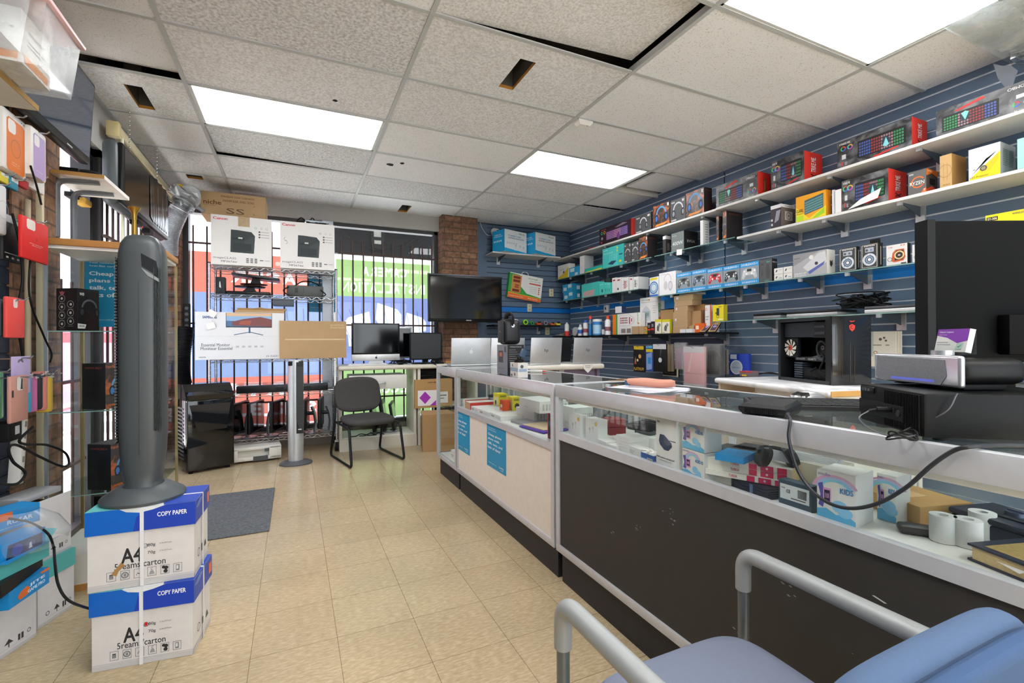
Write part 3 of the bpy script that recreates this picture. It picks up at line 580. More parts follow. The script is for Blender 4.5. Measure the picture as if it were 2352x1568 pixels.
for k, (x, lab) in enumerate(((-.54, 'farthest left of the used monitors, behind the black air conditioner'), (-.40, 'used monitor second from the left on the bottom rack shelf'), (-.20, 'used monitor third from the left on the bottom rack shelf'), (.0, 'used monitor right behind the silver tower fan'), (.15, 'used monitor just right of the silver tower fan'), (.30, 'used monitor at the right end of the bottom rack shelf'))):
    desk_monitor('black ' + lab, x, 5.55, .205, 1.3 if k < 3 else -1.7, 1.0)
# ---- old white printer on the floor
p = A(545, 1062, Z=0)
P = thing('old_printer', 'off-white printer with an open tray on the floor beneath the rack', 'printer', (-.33, 5.27, 0), .1); PW = mat('#dad7cf', .5)
b = MB(); b.box(-.22, 0, .02, .21, .26, .055, PW, .008); b.box(-.22, .05, .05, .21, .26, .15, PW, .012); b.box(-.22, 0, .12, .21, .26, .155, PW, .01); b.box(-.22, .0, .02, -.17, .1, .15, PW, .006); b.box(.1, 0, .02, .21, .1, .15, PW, .006); b.build('housing', P)
b = MB(); b.box(-.04, -.004, .015, .09, .002, .06, mat('#4c4d4e')); b.box(.06, -.003, .1, .1, .003, .13, mat('#55595a')); b.build('paper_tray', P)
# ---- portable air conditioner
AX = thing('air_conditioner', 'glossy black portable air conditioner beside the left wall', 'air conditioner', (-.695, 5.09, 0), .392); GB = mat('#0a0b0d', .06, spec=.7)
b = MB(); b.box(-.195, .005, .025, .195, .30, .67, GB, .018, seg=3)
b.loft([[(-.193, .007 + k, z), (.193, .007 + k, z), (.193, .298, z), (-.193, .298, z)] for k, z in ((.0, .65), (.05, .74), (.12, .80))], GB, smooth=False)
for x in (-.15, .15):
    for y in (.05, .25): b.cyl((x, y, 0), (x, y, .03), .018, BLKM)
b.build('body', AX)
b = MB(); b.add([(-.11, .003, .38), (.13, .003, .38), (.16, .003, .62), (-.17, .003, .62)], [(0, 1, 2, 3)], mat('#14171b', .03, spec=.9)); b.pr((Vector((-.195, .004, 0)), Vector((.39, 0, 0)), Vector((0, 0, .66)), Vector((0, -1, 0))), [('t', .52, .87, .1, .02, 'Danby', '#cfd3d6', dict(bold=.05)), ('o', .5, .72, .3, .003, '#23272c', 200, 340)]); b.build('front_panel', AX)
b = MB(); b.prism([(-.17, 0), (.17, 0), (.19, .05), (-.19, .05)], .02, .14, GB, T=Matrix.Translation((0, -.02, .655)) @ Matrix.Rotation(.35, 4, 'X'))
for k in range(6): b.box(-.14 + .05 * k, .0, .70, -.105 + .05 * k, .1, .71, mat('#2b2d30', .4))
b.build('air_flap', AX)
b = MB()
for k in range(14): b.box(-.199, .08, .12 + .035 * k, -.194, .27, .135 + .035 * k, mat('#33363a', .5))
b.build('side_grille', AX)
b = MB(); pts = spline([(-.93, 5.52, .62), (-1.0, 5.6, .78), (-1.02, 5.66, 1.0), (-.99, 5.7, 1.35)], 10); pr = []
fine = []
for i in range(len(pts) - 1):
    for k in range(4): fine.append(pts[i].lerp(pts[i + 1], k / 4))
b.tube(fine, [.075 if k % 2 else .065 for k in range(len(fine))], mat('#121316', .45), 16); hz = b.build('exhaust_hose'); tag(hz, 'black ribbed exhaust hose rising behind the portable air conditioner', 'hose')
# ---- silver foil duct in the corner
FOIL = mat('#c9ccd0', .25, .85, var=.25, scale=40, bump=.8); D = thing('foil_duct', 'crumpled silver foil duct curving down from the ceiling corner', 'duct', (0, 0, 0))
c = [A(385, 585, Y=5.35), A(388, 540, Y=5.33), A(405, 495, Y=5.3), A(425, 462, Y=5.3), A(438, 445, Y=5.45)]
pts = spline(c, 14); fine = []
for i in range(len(pts) - 1):
    for k in range(2): fine.append(pts[i].lerp(pts[i + 1], k / 2))
b = MB(); n = len(fine); b.tube(fine, [(.085 if k % 2 else .076) * (1.0 if k < n * .6 else 1.0 + .25 * math.sin(k * 1.7)) for k in range(n)], FOIL, 18); b.build('flexible_pipe', D)
b = MB(); q = fine[int(n * .8)]
for k in range(9):
    d = Vector((random.uniform(-1, 1), random.uniform(-1, .3), random.uniform(-.8, .8))).normalized(); b.loft([[q + d * .04 + Vector((random.uniform(-.05, .05), random.uniform(-.05, .05), random.uniform(-.05, .05))) for _ in range(4)], [q + d * .15 + Vector((random.uniform(-.04, .04), random.uniform(-.04, .04), random.uniform(-.04, .04))) for _ in range(4)]], FOIL, smooth=False)
b.build('crumpled_tape', D)
b = MB(); p = A(415, 438, Y=5.4); b.box(p.x - .03, p.y - .1, p.z - .02, p.x + .03, p.y - .085, p.z + .035, mat('#d9b92c')); b.build('yellow_tape', D)
# ---- power strip on the window frame
b = MB(); p = A(431, 735, Y=5.83); b.box(-.03, -.05, -.2, .03, -.01, .17, BLKM, .006)
for k in range(5): b.cyl((0, -.05, .12 - .06 * k), (0, -.053, .12 - .06 * k), .017, mat('#4a4d50'))
b.box(-.015, -.055, -.17, .015, -.05, -.15, mat('#d02a22', .4)); b.tube(spline([(.0, -.03, -.2), (.05, -.03, -.25), (.06, -.02, -.1), (.05, -.02, .05)]), .005, BLKM); b.tube(spline([(-.02, -.03, -.2), (-.05, -.02, -.4), (.02, -.03, -.55)]), .004, BLKM)
tag(b.build('power_strip', loc=p), 'vertical black power strip on the window frame above the air conditioner', 'power strip')
# ---- silver tower fan
F_ = thing('tower_fan', 'silver and black tower fan standing before the wire rack', 'fan', (.012, 5.05, 0))
b = MB(); b.lathe([(0, 0), (.148, 0), (.15, .012), (.135, .022), (.06, .035), (0, .035)], mat('#55575a', .4), 32, sy=.85); b.build('base', F_)
SF = mat('#b9bdc1', .35, .5); b = MB(); rg = lambda z, s=1: [(.072 * s * math.cos(a) * (1 if abs(math.cos(a)) < .9 else .98), .055 * s * math.sin(a), z) for a in [6.28318 * i / 20 for i in range(20)]]
b.loft([rg(.03, .96), rg(.3), rg(.99), rg(1.012, .85)], SF); b.build('body', F_)
b = MB()
for k in range(86): z = .33 + k * .0072; w = .048 if k > 14 else .048 * (k + 4) / 18; b.box(.02 - w + .03, -.057, z, .065, -.05, z + .0035, mat('#3c3e41', .3))
b.box(-.002, -.0545, .3, .067, -.03, .99, mat('#101113', .4)); b.build('grille', F_)
b = MB(); b.box(-.066, -.05, .955, .066, -.02, 1.0, BLK, .006); b.box(.02, -.058, .335, .05, -.056, .345, SILV); b.build('control_head', F_)
# ---- dark grey sled chair
CF = mat('#4a4948', .95, spec=.1, var=.12, scale=60, bump=.3); MT = mat('#17191c', .35, .3)
C = thing('sled_chair', 'dark grey fabric chair on a black sled frame, near the window desk', 'chair', (.66, 5.0, 0), .215); C.scale = (1, 1, .885)
def cushion(b, w, d, t, m, ex=.42, curve=.0, T=None, n=20):
    rings = []
    sg = lambda v: math.copysign(abs(v) ** ex, v)
    for z, s in ((-.5, .80), (-.42, .95), (-.15, 1.0), (.15, 1.0), (.42, .95), (.5, .80)):
        rings.append([(w / 2 * s * sg(math.cos(6.28318 * i / n)), d / 2 * s * sg(math.sin(6.28318 * i / n)), t * z + curve * (2 * math.cos(6.28318 * i / n)) ** 2 * .25) for i in range(n)])
    b.loft(rings, m, T=T)
b = MB(); cushion(b, .50, .47, .07, CF, .55, .0, Matrix.Translation((0, -.06, .455)) @ Matrix.Rotation(.05, 4, 'X')); b.build('seat', C, sub=1)
b = MB(); cushion(b, .50, .42, .06, CF, .6, -.03, Matrix.Translation((0, .2, .715)) @ Matrix.Rotation(PI / 2 - .18, 4, 'X')); b.build('backrest', C, sub=1)
for s in (-1, 1):
    x = .255 * s; b = MB(); b.tube(poly_arc([(x * .85, .215, .80), (x, .17, .45), (x, .30, .015), (x, -.33, .015), (x, -.25, .42), (x * .8, -.1, .43)] if False else [(x * .9, .24, .78), (x, .17, .44), (x * 1.03, .29, .013), (x * 1.03, -.36, .013), (x, -.27, .41), (x, .16, .42)], .05), .0125, MT, 10); b.build('sled_leg', C)
b = MB(); b.tube([(-.24, .12, .42), (.24, .12, .42)], .011, MT); b.tube([(-.24, -.2, .415), (.24, -.2, .415)], .011, MT); b.build('cross_bar', C)
# ---- desk under the right window
DL = mat('#d9d4c6', .45, var=.05); DW = mat('#dedcd6', .5)
DK = thing('window_desk', 'cream laminate desk with one drawer beneath the right shop window', 'desk', (.437, 5.36, 0), -.04)
b = MB(); b.box(-.01, -.03, .875, 1.72, .49, .925, DL, .02, seg=3); b.build('desktop', DK)
b = MB(); b.box(.0, .02, 0, .03, .5, .875, DL); b.box(.80, .02, 0, .83, .5, .875, DL); b.box(.845, -.0, 0, .875, .5, .875, DL); b.box(0, .0, 0, .83, .03, .13, DL); b.box(.03, .03, .12, .80, .5, .14, DW); b.box(1.55, .05, 0, 1.58, .5, .875, DL); b.box(.875, .02, .42, 1.55, .5, .44, DL); b.build('frame', DK)
dr = MB(); dr.box(.1, .0, .66, .72, .4, .815, DW, .004); dr = dr.build('drawer', DK); b = MB(); b.tube(poly_arc([(.34, 0, .735), (.34, -.03, .73), (.48, -.03, .73), (.48, 0, .735)], .015), .008, SILV); b.build('handle', dr)
for k, (dx, dy, rz, w, lab) in enumerate(((.46, .40, 1.3, .36, 'leftmost of three'), (.57, .40, 1.3, .36, 'middle of three'), (.68, .40, 1.3, .36, 'rightmost of three'))):
    M = thing('leaning_monitor', 'black monitor leaning under the desk drawer, ' + lab, 'monitor', (.415 + dx, 5.40 + dy * .5, .142), rz, 'monitors under the window desk')
    T = Matrix.Rotation(-.15, 4, 'X'); b = MB(); b.box(-w / 2, 0, .03, w / 2, .03, .34 + .03 * (k % 2), BLK, .006, T=T); b.add([(-w / 2 + .015, -.0005, .05), (w / 2 - .015, -.0005, .05), (w / 2 - .015, -.0005, .32), (-w / 2 + .015, -.0005, .32)], [(0, 1, 2, 3)], SCREEN, T=T); b.build('screen_housing', M)
    b = MB(); b.box(-.06, -.06, 0, .06, .08, .012, mat('#8e9196', .35, .5), .004); b.box(-.02, .03, .01, .02, .045, .12, SILV, .003); b.build('stand', M)
b = MB()
for q in range(3): b.tube(spline([(.0 + .1 * q, .0, .004), (.06 + .1 * q, -.03, .01), (.12 + .1 * q, .02, .02), (.2 + .08 * q, -.02, .004)]), .005, BLKM)
tag(b.build('loose_cables', loc=(.55, 5.42, .143)), 'loose black cables on the desk base beneath the drawer', 'cable')
# keyboards and boxes in the right bay
for k in range(5):
    T = Matrix.Rotation(.25 * math.sin(k * 2.1), 4, 'Z'); b = MB(); b.box(-.2, -.07, 0, .2, .07, .018, BLKM, .004, T=T)
    for i in range(14):
        for j in range(4): b.box(-.185 + .0265 * i, -.058 + .03 * j, .018, -.163 + .0265 * i, -.034 + .03 * j, .024, mat('#26282b', .5), T=T)
    tag(b.build('old_keyboard', loc=(1.50, 5.47, .752 + .025 * k)), 'black keyboard in the heap on the cardboard boxes under the desk, %s' % ('bottom one', 'second from bottom', 'middle one', 'second from top', 'top one')[k], 'keyboard', 'keyboards heaped under the desk')
b = MB()
for q in range(5): b.tube(spline([(.05 * q - .1, -.08, .0), (.0, -.1 - .01 * q, .05), (.1 - .03 * q, -.06, .09), (.12, .0, .12), (.05, .03, .15)]), .006, BLKM)
b.cyl((-.12, -.1, .03), (-.12, -.07, .03), .04, BLKM); tag(b.build('webcam_and_cables', loc=(1.47, 5.43, .875)), 'black webcam and cables on the keyboard heap under the desk', 'cables')
carton('parcel_box', 'cardboard box with a purple diamond label under the desk', 'cardboard box', (1.46, 5.30, .425), .44, .32, .325, -.04, mat('#b48d5c', .85, var=.08), deco=dict(F=[('r', .08, .08, .62, .62, '#e7e4e6'), ('p', [(.12, .36), (.27, .58), (.42, .36), (.27, .14)], '#a434b4'), ('p', [(.40, .08), (.56, .08), (.56, .26)], '#a434b4'), ('r', .62, .15, .88, .55, '#e7e4e0'), ('r', .66, .4, .84, .44, '#6a6a6a'), ('r', .66, .3, .78, .33, '#6a6a6a'), ('t', .5, .9, .3, .06, 'handle with care', '#3a2c1c')]))
carton('parcel_box', 'plain cardboard box on the floor under the purple diamond box', 'cardboard box', (1.44, 4.93, 0), .40, .33, .40, -.2, mat('#b08c62', .85, var=.08), deco=dict(L=[('r', .42, 0, .55, 1, mat('#a07c4a', .3))], F=[('r', .5, .15, .9, .35, mat('#a87c46', .8))]))
# ---- desk top: all-in-one computer, monitors, keyboard, mouse, cables
IM = thing('all_in_one_computer', 'silver all-in-one computer with a black screen on the window desk', 'computer', (.845, 5.50, .927), -.02); AL = mat('#cfd0d2', .4, .6)
b = MB(); b.box(-.265, -.01, .115, .265, .01, .47, BLK, .005); b.add([(-.245, -.0108, .135), (.245, -.0108, .135), (.245, -.0108, .455), (-.245, -.0108, .455)], [(0, 1, 2, 3)], SCREEN); b.build('screen', IM)
b = MB(); b.box(-.265, -.011, .045, .265, .011, .118, AL, .004); b.pr((Vector((-.265, -.012, .045)), Vector((.53, 0, 0)), Vector((0, 0, .073)), Vector((0, -1, 0))), [('c', .5, .47, .17, '#202124', .9), ('c', .512, .75, .07, '#202124', .7)]); b.build('chin', IM)
b = MB(); b.prism([(-.09, 0), (.09, 0), (.07, .05), (-.07, .05)], .0, .015, AL); b.box(-.095, -.09, 0, .095, .1, .006, AL, .002); b.build('stand', IM)
M = thing('desk_monitor', 'silver framed monitor standing behind the all-in-one computer', 'monitor', (1.17, 5.66, .927)); b = MB(); b.box(-.19, -.02, .06, .12, .015, .44, SILV, .005); b.add([(-.17, -.0205, .08), (.10, -.0205, .08), (.10, -.0205, .42), (-.17, -.0205, .42)], [(0, 1, 2, 3)], SCREEN); b.build('screen_housing', M); b = MB(); b.box(-.05, -.06, 0, .05, .06, .01, SILV, .003); b.box(-.02, .0, .01, .02, .014, .1, SILV); b.build('stand', M)
M = thing('desk_monitor', 'square black monitor on the desk, right of the silver computer', 'monitor', (1.41, 5.46, .927), -.06); b = MB(); b.box(-.19, -.02, .045, .19, .02, .365, BLKM, .006); b.add([(-.175, -.0208, .06), (.175, -.0208, .06), (.175, -.0208, .35), (-.175, -.0208, .35)], [(0, 1, 2, 3)], mat('#303336', .5)); b.build('screen_housing', M); b = MB(); b.box(-.08, -.07, 0, .08, .08, .012, BLKM, .004); b.box(-.03, .01, .01, .03, .03, .1, BLKM); b.build('stand', M)
def keyboard(name, lab, loc, rot, w, d, body, keys, h=.012, rows=5, cols=15):
    Kb = thing(name, lab, 'keyboard', loc, rot); b = MB(); b.prism([(0, 0), (d, 0), (d, h * 1.3), (0, h * .7)], -w / 2, w / 2, body, T=Matrix.Rotation(-PI / 2, 4, 'Z') @ Matrix.Scale(-1, 4, (1, 0, 0)) if False else Matrix(((0, 1, 0, 0), (1, 0, 0, 0), (0, 0, 1, 0), (0, 0, 0, 1)))); b.build('case', Kb); b = MB()
    dx, dy = (w - .02) / cols, (d - .02) / rows
    for i in range(cols):
        for j in range(rows): z = h * (.7 + .6 * (j + .5) / rows); b.box(-w / 2 + .01 + dx * i + .001, .01 + dy * j + .001, z - .003, -w / 2 + .01 + dx * (i + 1) - .001, .01 + dy * (j + 1) - .001, z + .004, keys)
    b.build('keys', Kb); return Kb
keyboard('computer_keyboard', 'slim silver keyboard with white keys before the all-in-one computer', (.74, 5.36, .926), -.03, .42, .12, SILV, mat('#e8e8ea', .5))
b = MB(); b.lathe([(.03, 0), (.033, .008), (.028, .02), (.012, .028), (0, .029)], BLK, 16, sy=1.6); tag(b.build('computer_mouse', loc=(1.1, 5.40, .926)), 'black mouse on the window desk between the two computers', 'mouse')
keyboard('computer_keyboard', 'black keyboard under the square monitor on the window desk', (1.42, 5.36, .926), -.06, .36, .11, BLKM, mat('#2a2c2f', .5))
b = MB()
for q in range(9):
    a = random.random() * 6; b.tube(spline([(.3 * random.random(), .1 * random.random(), .006), (.3 * random.random(), .1 * random.random(), .03 + .03 * random.random()), (.3 * random.random(), .1 * random.random(), .04 * random.random() + .01), (.3 * random.random(), .1 * random.random(), .006)], 6), .004, BLKM, 6)
tag(b.build('cable_tangle', loc=(.98, 5.46, .928)), 'tangle of black cables between the computers on the window desk', 'cables')
b = MB(); b.box(0, 0, 0, .16, .1, .028, mat('#b07d50', .6), .003); b.box(.0, 0, .028, .12, .08, .045, mat('#8e5a40', .6), .003); tag(b.build('small_box', loc=(1.64, 5.42, .927)), 'small brown boxes at the right end of the window desk', 'box')
# ---- television on the pillar
TV = thing('television', 'large black television on a bracket against the brick pillar', 'television', (1.885, 5.36, 1.42), -.02)
b = MB(); b.box(-.465, 0, 0, .465, .06, .56, BLK, .012); b.pr((Vector((-.465, -.0005, 0)), Vector((.93, 0, 0)), Vector((0, 0, .56)), Vector((0, -1, 0))), [('t', .53, .035, .07, .02, 'SAMSUNG', '#d7dadc', dict(bold=.08))]); b.build('bezel', TV)
b = MB(); b.box(-.44, -.002, .04, .44, .003, .53, SCREEN); b.build('screen', TV); b = MB(); b.box(-.47, .002, .55, .47, .03, .566, mat('#4a4f55', .2, .5), .004); b.build('top_trim', TV)
b = MB(); b.box(-.12, .06, .15, .12, .12, .4, BLKM); b.box(-.03, .1, .22, .03, .325, .3, BLKM); b.build('wall_bracket', TV)
# ---- back shelf with two camera kit boxes, cctv camera, hanging clock carton
def shelf_bracket(b, x, z, d, m=None, ax='x', y=None):
    m = m or mat('#c3c6c9', .35, .5); zz = z - .012
    if ax == 'x': b.add([(x, WR - .012, zz)] * 0 or [(WR - .012, x - .003, zz), (WR - .012 - d, x - .003, zz), (WR - .012, x - .003, zz - .07), (WR - .012, x + .003, zz), (WR - .012 - d, x + .003, zz), (WR - .012, x + .003, zz - .07)], [(0, 1, 2), (3, 5, 4), (0, 3, 4, 1), (1, 4, 5, 2), (2, 5, 3, 0)], mat('#46505c', .5)); b.box(WR - .028, x - .025, zz - .1, WR - .010, x + .025, zz - .0, m); b.box(WR - .02 - d, x - .012, zz - .02, WR - d, x + .012, zz + .004, m)
    else: b.add([(x - .003, y, zz), (x - .003, y - d, zz), (x - .003, y, zz - .07), (x + .003, y, zz), (x + .003, y - d, zz), (x + .003, y, zz - .07)], [(0, 1, 2), (3, 5, 4), (0, 3, 4, 1), (1, 4, 5, 2), (2, 5, 3, 0)], mat('#46505c', .5)); b.box(x - .025, y - .014, zz - .1, x + .025, y, zz, m)
WS = mat('#d3d2cf', .5)
def back_shelf(lab, x0, x1, z, d, m, group, nm='wall_shelf'):
    S = thing(nm, lab, 'shelf', (0, 0, 0), group=group); b = MB(); b.box(x0, 5.925 - d, z - .018, x1, 5.924, z, m); b.build('board', S)
    for x in (x0 + .2, x1 - .2): b = MB(); shelf_bracket(b, x, z - .006, d - .03, ax='y', y=5.924); b.build('bracket', S)
back_shelf('white board shelf on the back slatted wall under two camera kit boxes', 2.34, 3.36, 2.355, .3, WS, 'shelves on the back slatted wall')
def kit(lab, u0, u1, u2):
    xa, xb_, xc = A(u0, 560, Y=5.66).x, A(u1, 560, Y=5.62).x, A(u2, 560, Y=5.75).x
    BLU = '#1ea0d8'
    S = [('p', [(0, 0), (1, 0), (1, .06), (0, .16)], BLU), ('t', .45, .74, .6, .06, 'TURBO HD', '#3b8fbd', dict(bold=.05)), ('t', .52, .64, .72, .06, 'SURVEILLANCE KIT', '#5a6a76', dict(bold=.05)), ('t', .78, .9, .25, .08, 'HiLook', '#58646e')] + [('o', .12 + .1 * k, .4, .04, .012, '#3b8fbd') for k in range(5)] + [('r', .42, .1, .95, .24, '#e0e2e4'), ('o', .5, .3, .05, .02, '#9aa3aa'), ('o', .7, .32, .05, .02, '#9aa3aa'), ('o', .85, .28, .05, .02, '#9aa3aa')]
    L = [('t', .45, .78, .55, .06, 'TURBO HD', '#d9f0f8', dict(bold=.05)), ('t', .5, .70, .7, .05, 'SURVEILLANCE KIT', '#d9f0f8', dict(bold=.05))] + [('r', .12 + .14 * k, .45, .2 + .14 * k, .53, '#d9f0f8') for k in range(5)]
    return carton('camera_kit_box', lab, 'box', (0, 0, 2.356), .40, .24, .285, 0, '#e3e6e8', mats=dict(L=BLU, T='#1b96cc'), deco=dict(F=S, L=L), group='blue and white camera kit boxes')
o = kit('blue and white camera kit box, left of the pair on the back shelf', 1150, 1200, 1250); o.location = (2.66, 5.60, 2.356); o.rotation_euler.z = .32
o = kit('blue and white camera kit box, right of the pair on the back shelf', 1210, 1230, 1280); o.location = (3.11, 5.60, 2.356); o.rotation_euler.z = .32
CC = thing('security_camera', 'small white turret security camera on the back wall by the pillar', 'camera', A(1134, 533, Y=5.92)); b = MB(); b.cyl((0, 0, 0), (0, -.03, 0), .05, WHT, 20); b.build('base', CC); b = MB(); b.lathe([(.0, -.04), (.03, -.035), (.042, -.01), (.042, .015), (.03, .035), (.026, .042)], WHT, 20, T=Matrix.Translation((.015, -.05, -.005)) @ Matrix.Rotation(1.35, 4, 'X') @ Matrix.Rotation(.3, 4, 'Y')); b.build('turret', CC); b = MB(); b.cyl((.02, -.085, -.01), (.027, -.1, -.013), .024, BLK, 16); b.build('lens', CC)
b = MB(); b.tube(spline([A(1102, 508, Y=5.9), A(1108, 525, Y=5.89), A(1120, 540, Y=5.9), A(1134, 540, Y=5.915)]), .004, WHT); tag(b.build('camera_cable'), 'thin white cable to the security camera by the pillar', 'cable')
p = A(1203, 660, Y=5.87)
carton('clock_carton', 'green, white and orange clock carton hanging on the back slatted wall', 'box', (0, 0, 0), .52, .05, .345, 0, '#e9e8e6', mats=dict(L='#3aa03c', T='#3aa03c'), deco=dict(F=[('p', [(0, 0), (1, 0), (1, .13), (0, .2)], '#e8702a'), ('p', [(0, .2), (1, .13), (1, .17), (.55, .26), (.36, .5), (.3, .95), (0, .98)], '#36a142'), ('p', [(0, .19), (1, .13), (1, .145), (0, .21)], '#f2c52e'), ('r', .08, .22, .36, .93, '#c88c4c'), ('r', .12, .78, .32, .88, '#7c2a1c'), ('r', .12, .64, .32, .74, '#7c2a1c'), ('r', .18, .5, .3, .55, '#a03a24'), ('r', .18, .42, .3, .47, '#a03a24'), ('r', .12, .26, .32, .36, '#7c2a1c'), ('t', .7, .88, .3, .05, 'ALFAJR', '#2f9a48', dict(bold=.05)), ('t', .78, .79, .32, .035, 'Prayer time clock', '#4b4b4b'), ('r', .6, .66, .95, .71, '#d8583c')] + [('r', .62, .55 - .08 * k, .86, .56 - .08 * k, '#a8a8a8') for k in range(4)] + [('c', .91, .56 - .08 * k, .03, '#d8583c') for k in range(4)] + [('t', .25, .08, .4, .05, 'Five prayer calls for any city', '#f5e7d8'), ('t', .75, .075, .3, .05, 'Easy Setup', '#f5e7d8', dict(bold=.05))]))
o = bpy.data.objects['clock_carton']; o.location = (p.x, 5.86, p.z - .17); o.rotation_euler = (0, .13, .0)
b = MB(); q = Vector((p.x + .02, 5.875, p.z + .17)); b.tube([q + Vector((.0, .05, .05)), q + Vector((0, -.02, .045)), q + Vector((.0, -.03, .055))], .004, CHR); b.tube(poly_arc([q + Vector((-.05, 0, -.01)), q + Vector((-.04, 0, .045)), q + Vector((.04, 0, .045)), q + Vector((.06, 0, -.01))], .03), .005, WHT); tag(b.build('wall_hook'), 'steel peg and white loop holding the clock carton on the wall', 'hook')
for u, v, lab in ((1266, 672, 'ivory wall outlet beside the clock carton'), (1216, 707, 'ivory wall outlet on the blue wall strip'), (1257, 760, 'beige wall outlet below the tool shelf')):
    p = A(u, v, Y=5.925); b = MB(); b.box(-.035, -.008, -.055, .035, 0, .055, mat('#d6cfae', .5), .003); b.box(-.015, -.01, .01, .015, -.008, .035, mat('#b9b18f')); b.box(-.015, -.01, -.035, .015, -.008, -.01, mat('#b9b18f')); tag(b.build('wall_outlet', loc=p), lab, 'wall outlet')
# tool shelf on the back wall
back_shelf('short black shelf crowded with small tools on the back slatted wall', 2.36, 3.36, A(1220, 746, Y=5.66).z, .28, BLKM, 'shelves on the back slatted wall', 'tool_shelf')
tz = A(1220, 746, Y=5.66).z
for i, (u, w, h, c, kind, lab) in enumerate(((1156, .05, .05, '#c23a2a', 'b', 'red pouch at the left end of the tool shelf'), (1172, .06, .07, '#2f6fb8', 'b', 'blue tool next to the red pouch on the tool shelf'), (1188, .05, .05, '#c23a2a', 'b', 'second red pouch on the tool shelf, left of the green tape'), (1206, .06, .075, '#8fd62a', 'r', 'bright green tape measure on the tool shelf'), (1221, .04, .05, '#2f9e4a', 'r', 'dark green roll beside the bright tape measure'), (1237, .07, .05, '#d8552a', 'b', 'orange handled tool in the middle of the tool shelf'), (1252, .06, .06, '#8b8f94', 'r', 'grey coil of wire on the tool shelf'), (1268, .06, .045, '#e06a2c', 'b', 'orange tool box near the right end of the tool shelf'), (1281, .07, .05, '#d9c63a', 'b', 'yellow and black tool at the right end of the tool shelf'))):
    x = A(u, 735, Y=5.72).x; b = MB()
    if kind == 'b': b.box(-w / 2, -.03, 0, w / 2, .05, h * .7, mat(c, .5), .01); b.box(-w / 2 + .01, -.035, h * .5, w / 2 - .01, -.01, h, mat('#2a2a2c', .5), .006)
    else: b.cyl((0, -.02, h / 2), (0, .02, h / 2), h / 2, mat(c, .45), 18); b.cyl((0, -.023, h / 2), (0, .023, h / 2), h * .25, mat('#1e1f20', .5), 14)
    tag(b.build('hand_tool', loc=(x, 5.72, tz + .001)), lab, 'tool', 'small tools on the black shelf')
# ================================================================ RIGHT WALL: SHELVES AND GOODS
SHF = glass('shelf_glass', (.80, .90, .88, 1), 1.0); SHE = mat('#7fa79d', .2, spec=.6)
def wall_shelf(lab, y0, y1, z, X0, m, brk, nm='wall_shelf', th=.016, side_wood=False):
    S = thing(nm, lab, 'shelf', (0, 0, 0), group='shelves on the right slatted wall'); b = MB(); X1 = WR - .013
    b.box(X0, y1, z - th, X1, y0, z, m)
    if m is SHF: b.box(X0 - .0008, y1, z - th + .002, X0, y0, z - .002, SHE)
    if side_wood: b.box(X0, y1 - .001, z - th, X1, y1, z, mat('#c99a4e', .7))
    b.build('board', S)
    for y in brk: b = MB(); shelf_bracket(b, y, z - th + .012, WR - X0 - .05); b.build('bracket', S)
WS2 = mat('#d6d5d2', .45)
Z1, Z2, Z3a, Z3b, Z4, Z4r = 2.355, 2.062, 1.75, 1.645, 1.255, 1.35
wall_shelf('white top shelf board nearest the back corner, headset boxes on it', 5.90, 3.015, Z1 - .004, 3.40, WS2, (5.5, 4.7, 3.95, 3.2), th=.018, side_wood=True)
wall_shelf('long white top shelf board carrying the red ended keyboard boxes', 3.00, .74, Z1 - .006, 3.38, WS2, (2.62, 2.05, 1.53, .95), th=.018)
wall_shelf('glass shelf near the back corner with teal and dark boxes', 5.90, 3.85, Z2, 3.40, SHF, (5.5, 5.0, 4.4, 3.95), 'glass_shelf', .01)
wall_shelf('glass shelf carrying the power supply box and two headset boxes', 3.80, 2.82, Z2, 3.40, SHF, (3.6, 3.45, 2.95), 'glass_shelf', .01)
wall_shelf('white board shelf with the yellow projector box', 2.80, .74, Z2 - .008, 3.40, WS2, (2.45, 2.1, 1.64, 1.0), th=.018)
wall_shelf('glass shelf with stacked bright blue boxes by the back corner', 5.90, 4.05, Z3a, 3.40, SHF, (5.6, 5.2, 4.7, 4.25), 'glass_shelf', .01)
wall_shelf('glass shelf carrying the row of game controllers', 3.83, 2.36, Z3b, 3.40, SHF, (3.6, 3.0, 2.75), 'glass_shelf', .01)
wall_shelf('glass shelf over the open computer with speaker boxes', 2.35, .9, Z3b, 3.40, SHF, (2.28, 1.95, 1.4), 'glass_shelf', .01)
wall_shelf('black shelf of cleaning bottles and small cartons', 5.90, 3.02, Z4, 3.38, BLKM, (5.4, 4.6, 3.9, 3.15), th=.014)
wall_shelf('glass shelf with flat laptops above the open computer', 3.0, .9, Z4r, 3.38, SHF, (2.65, 2.3, 1.75, 1.45), 'glass_shelf', .01)
def smoke():
    if 'smoke' in MATS: return MATS['smoke']
    m, t, b = newmat('dark_smoke_print'); tc = N(t, 'TexCoord'); n = N(t, 'TexNoise', Scale=14.0, Detail=5.0, Distortion=.6); t.links.new(tc.outputs['Object'], n.inputs[0]); r = N(t, 'ValToRGB')
    r.color_ramp.elements[0].position = .42; r.color_ramp.elements[0].color = lin('#232225'); r.color_ramp.elements[1].position = .72; r.color_ramp.elements[1].color = lin('#77787a'); t.links.new(n.outputs[0], r.inputs[0]); t.links.new(r.outputs[0], b.inputs['Base Color']); b.inputs['Roughness'].default_value = .4; MATS['smoke'] = m; return m
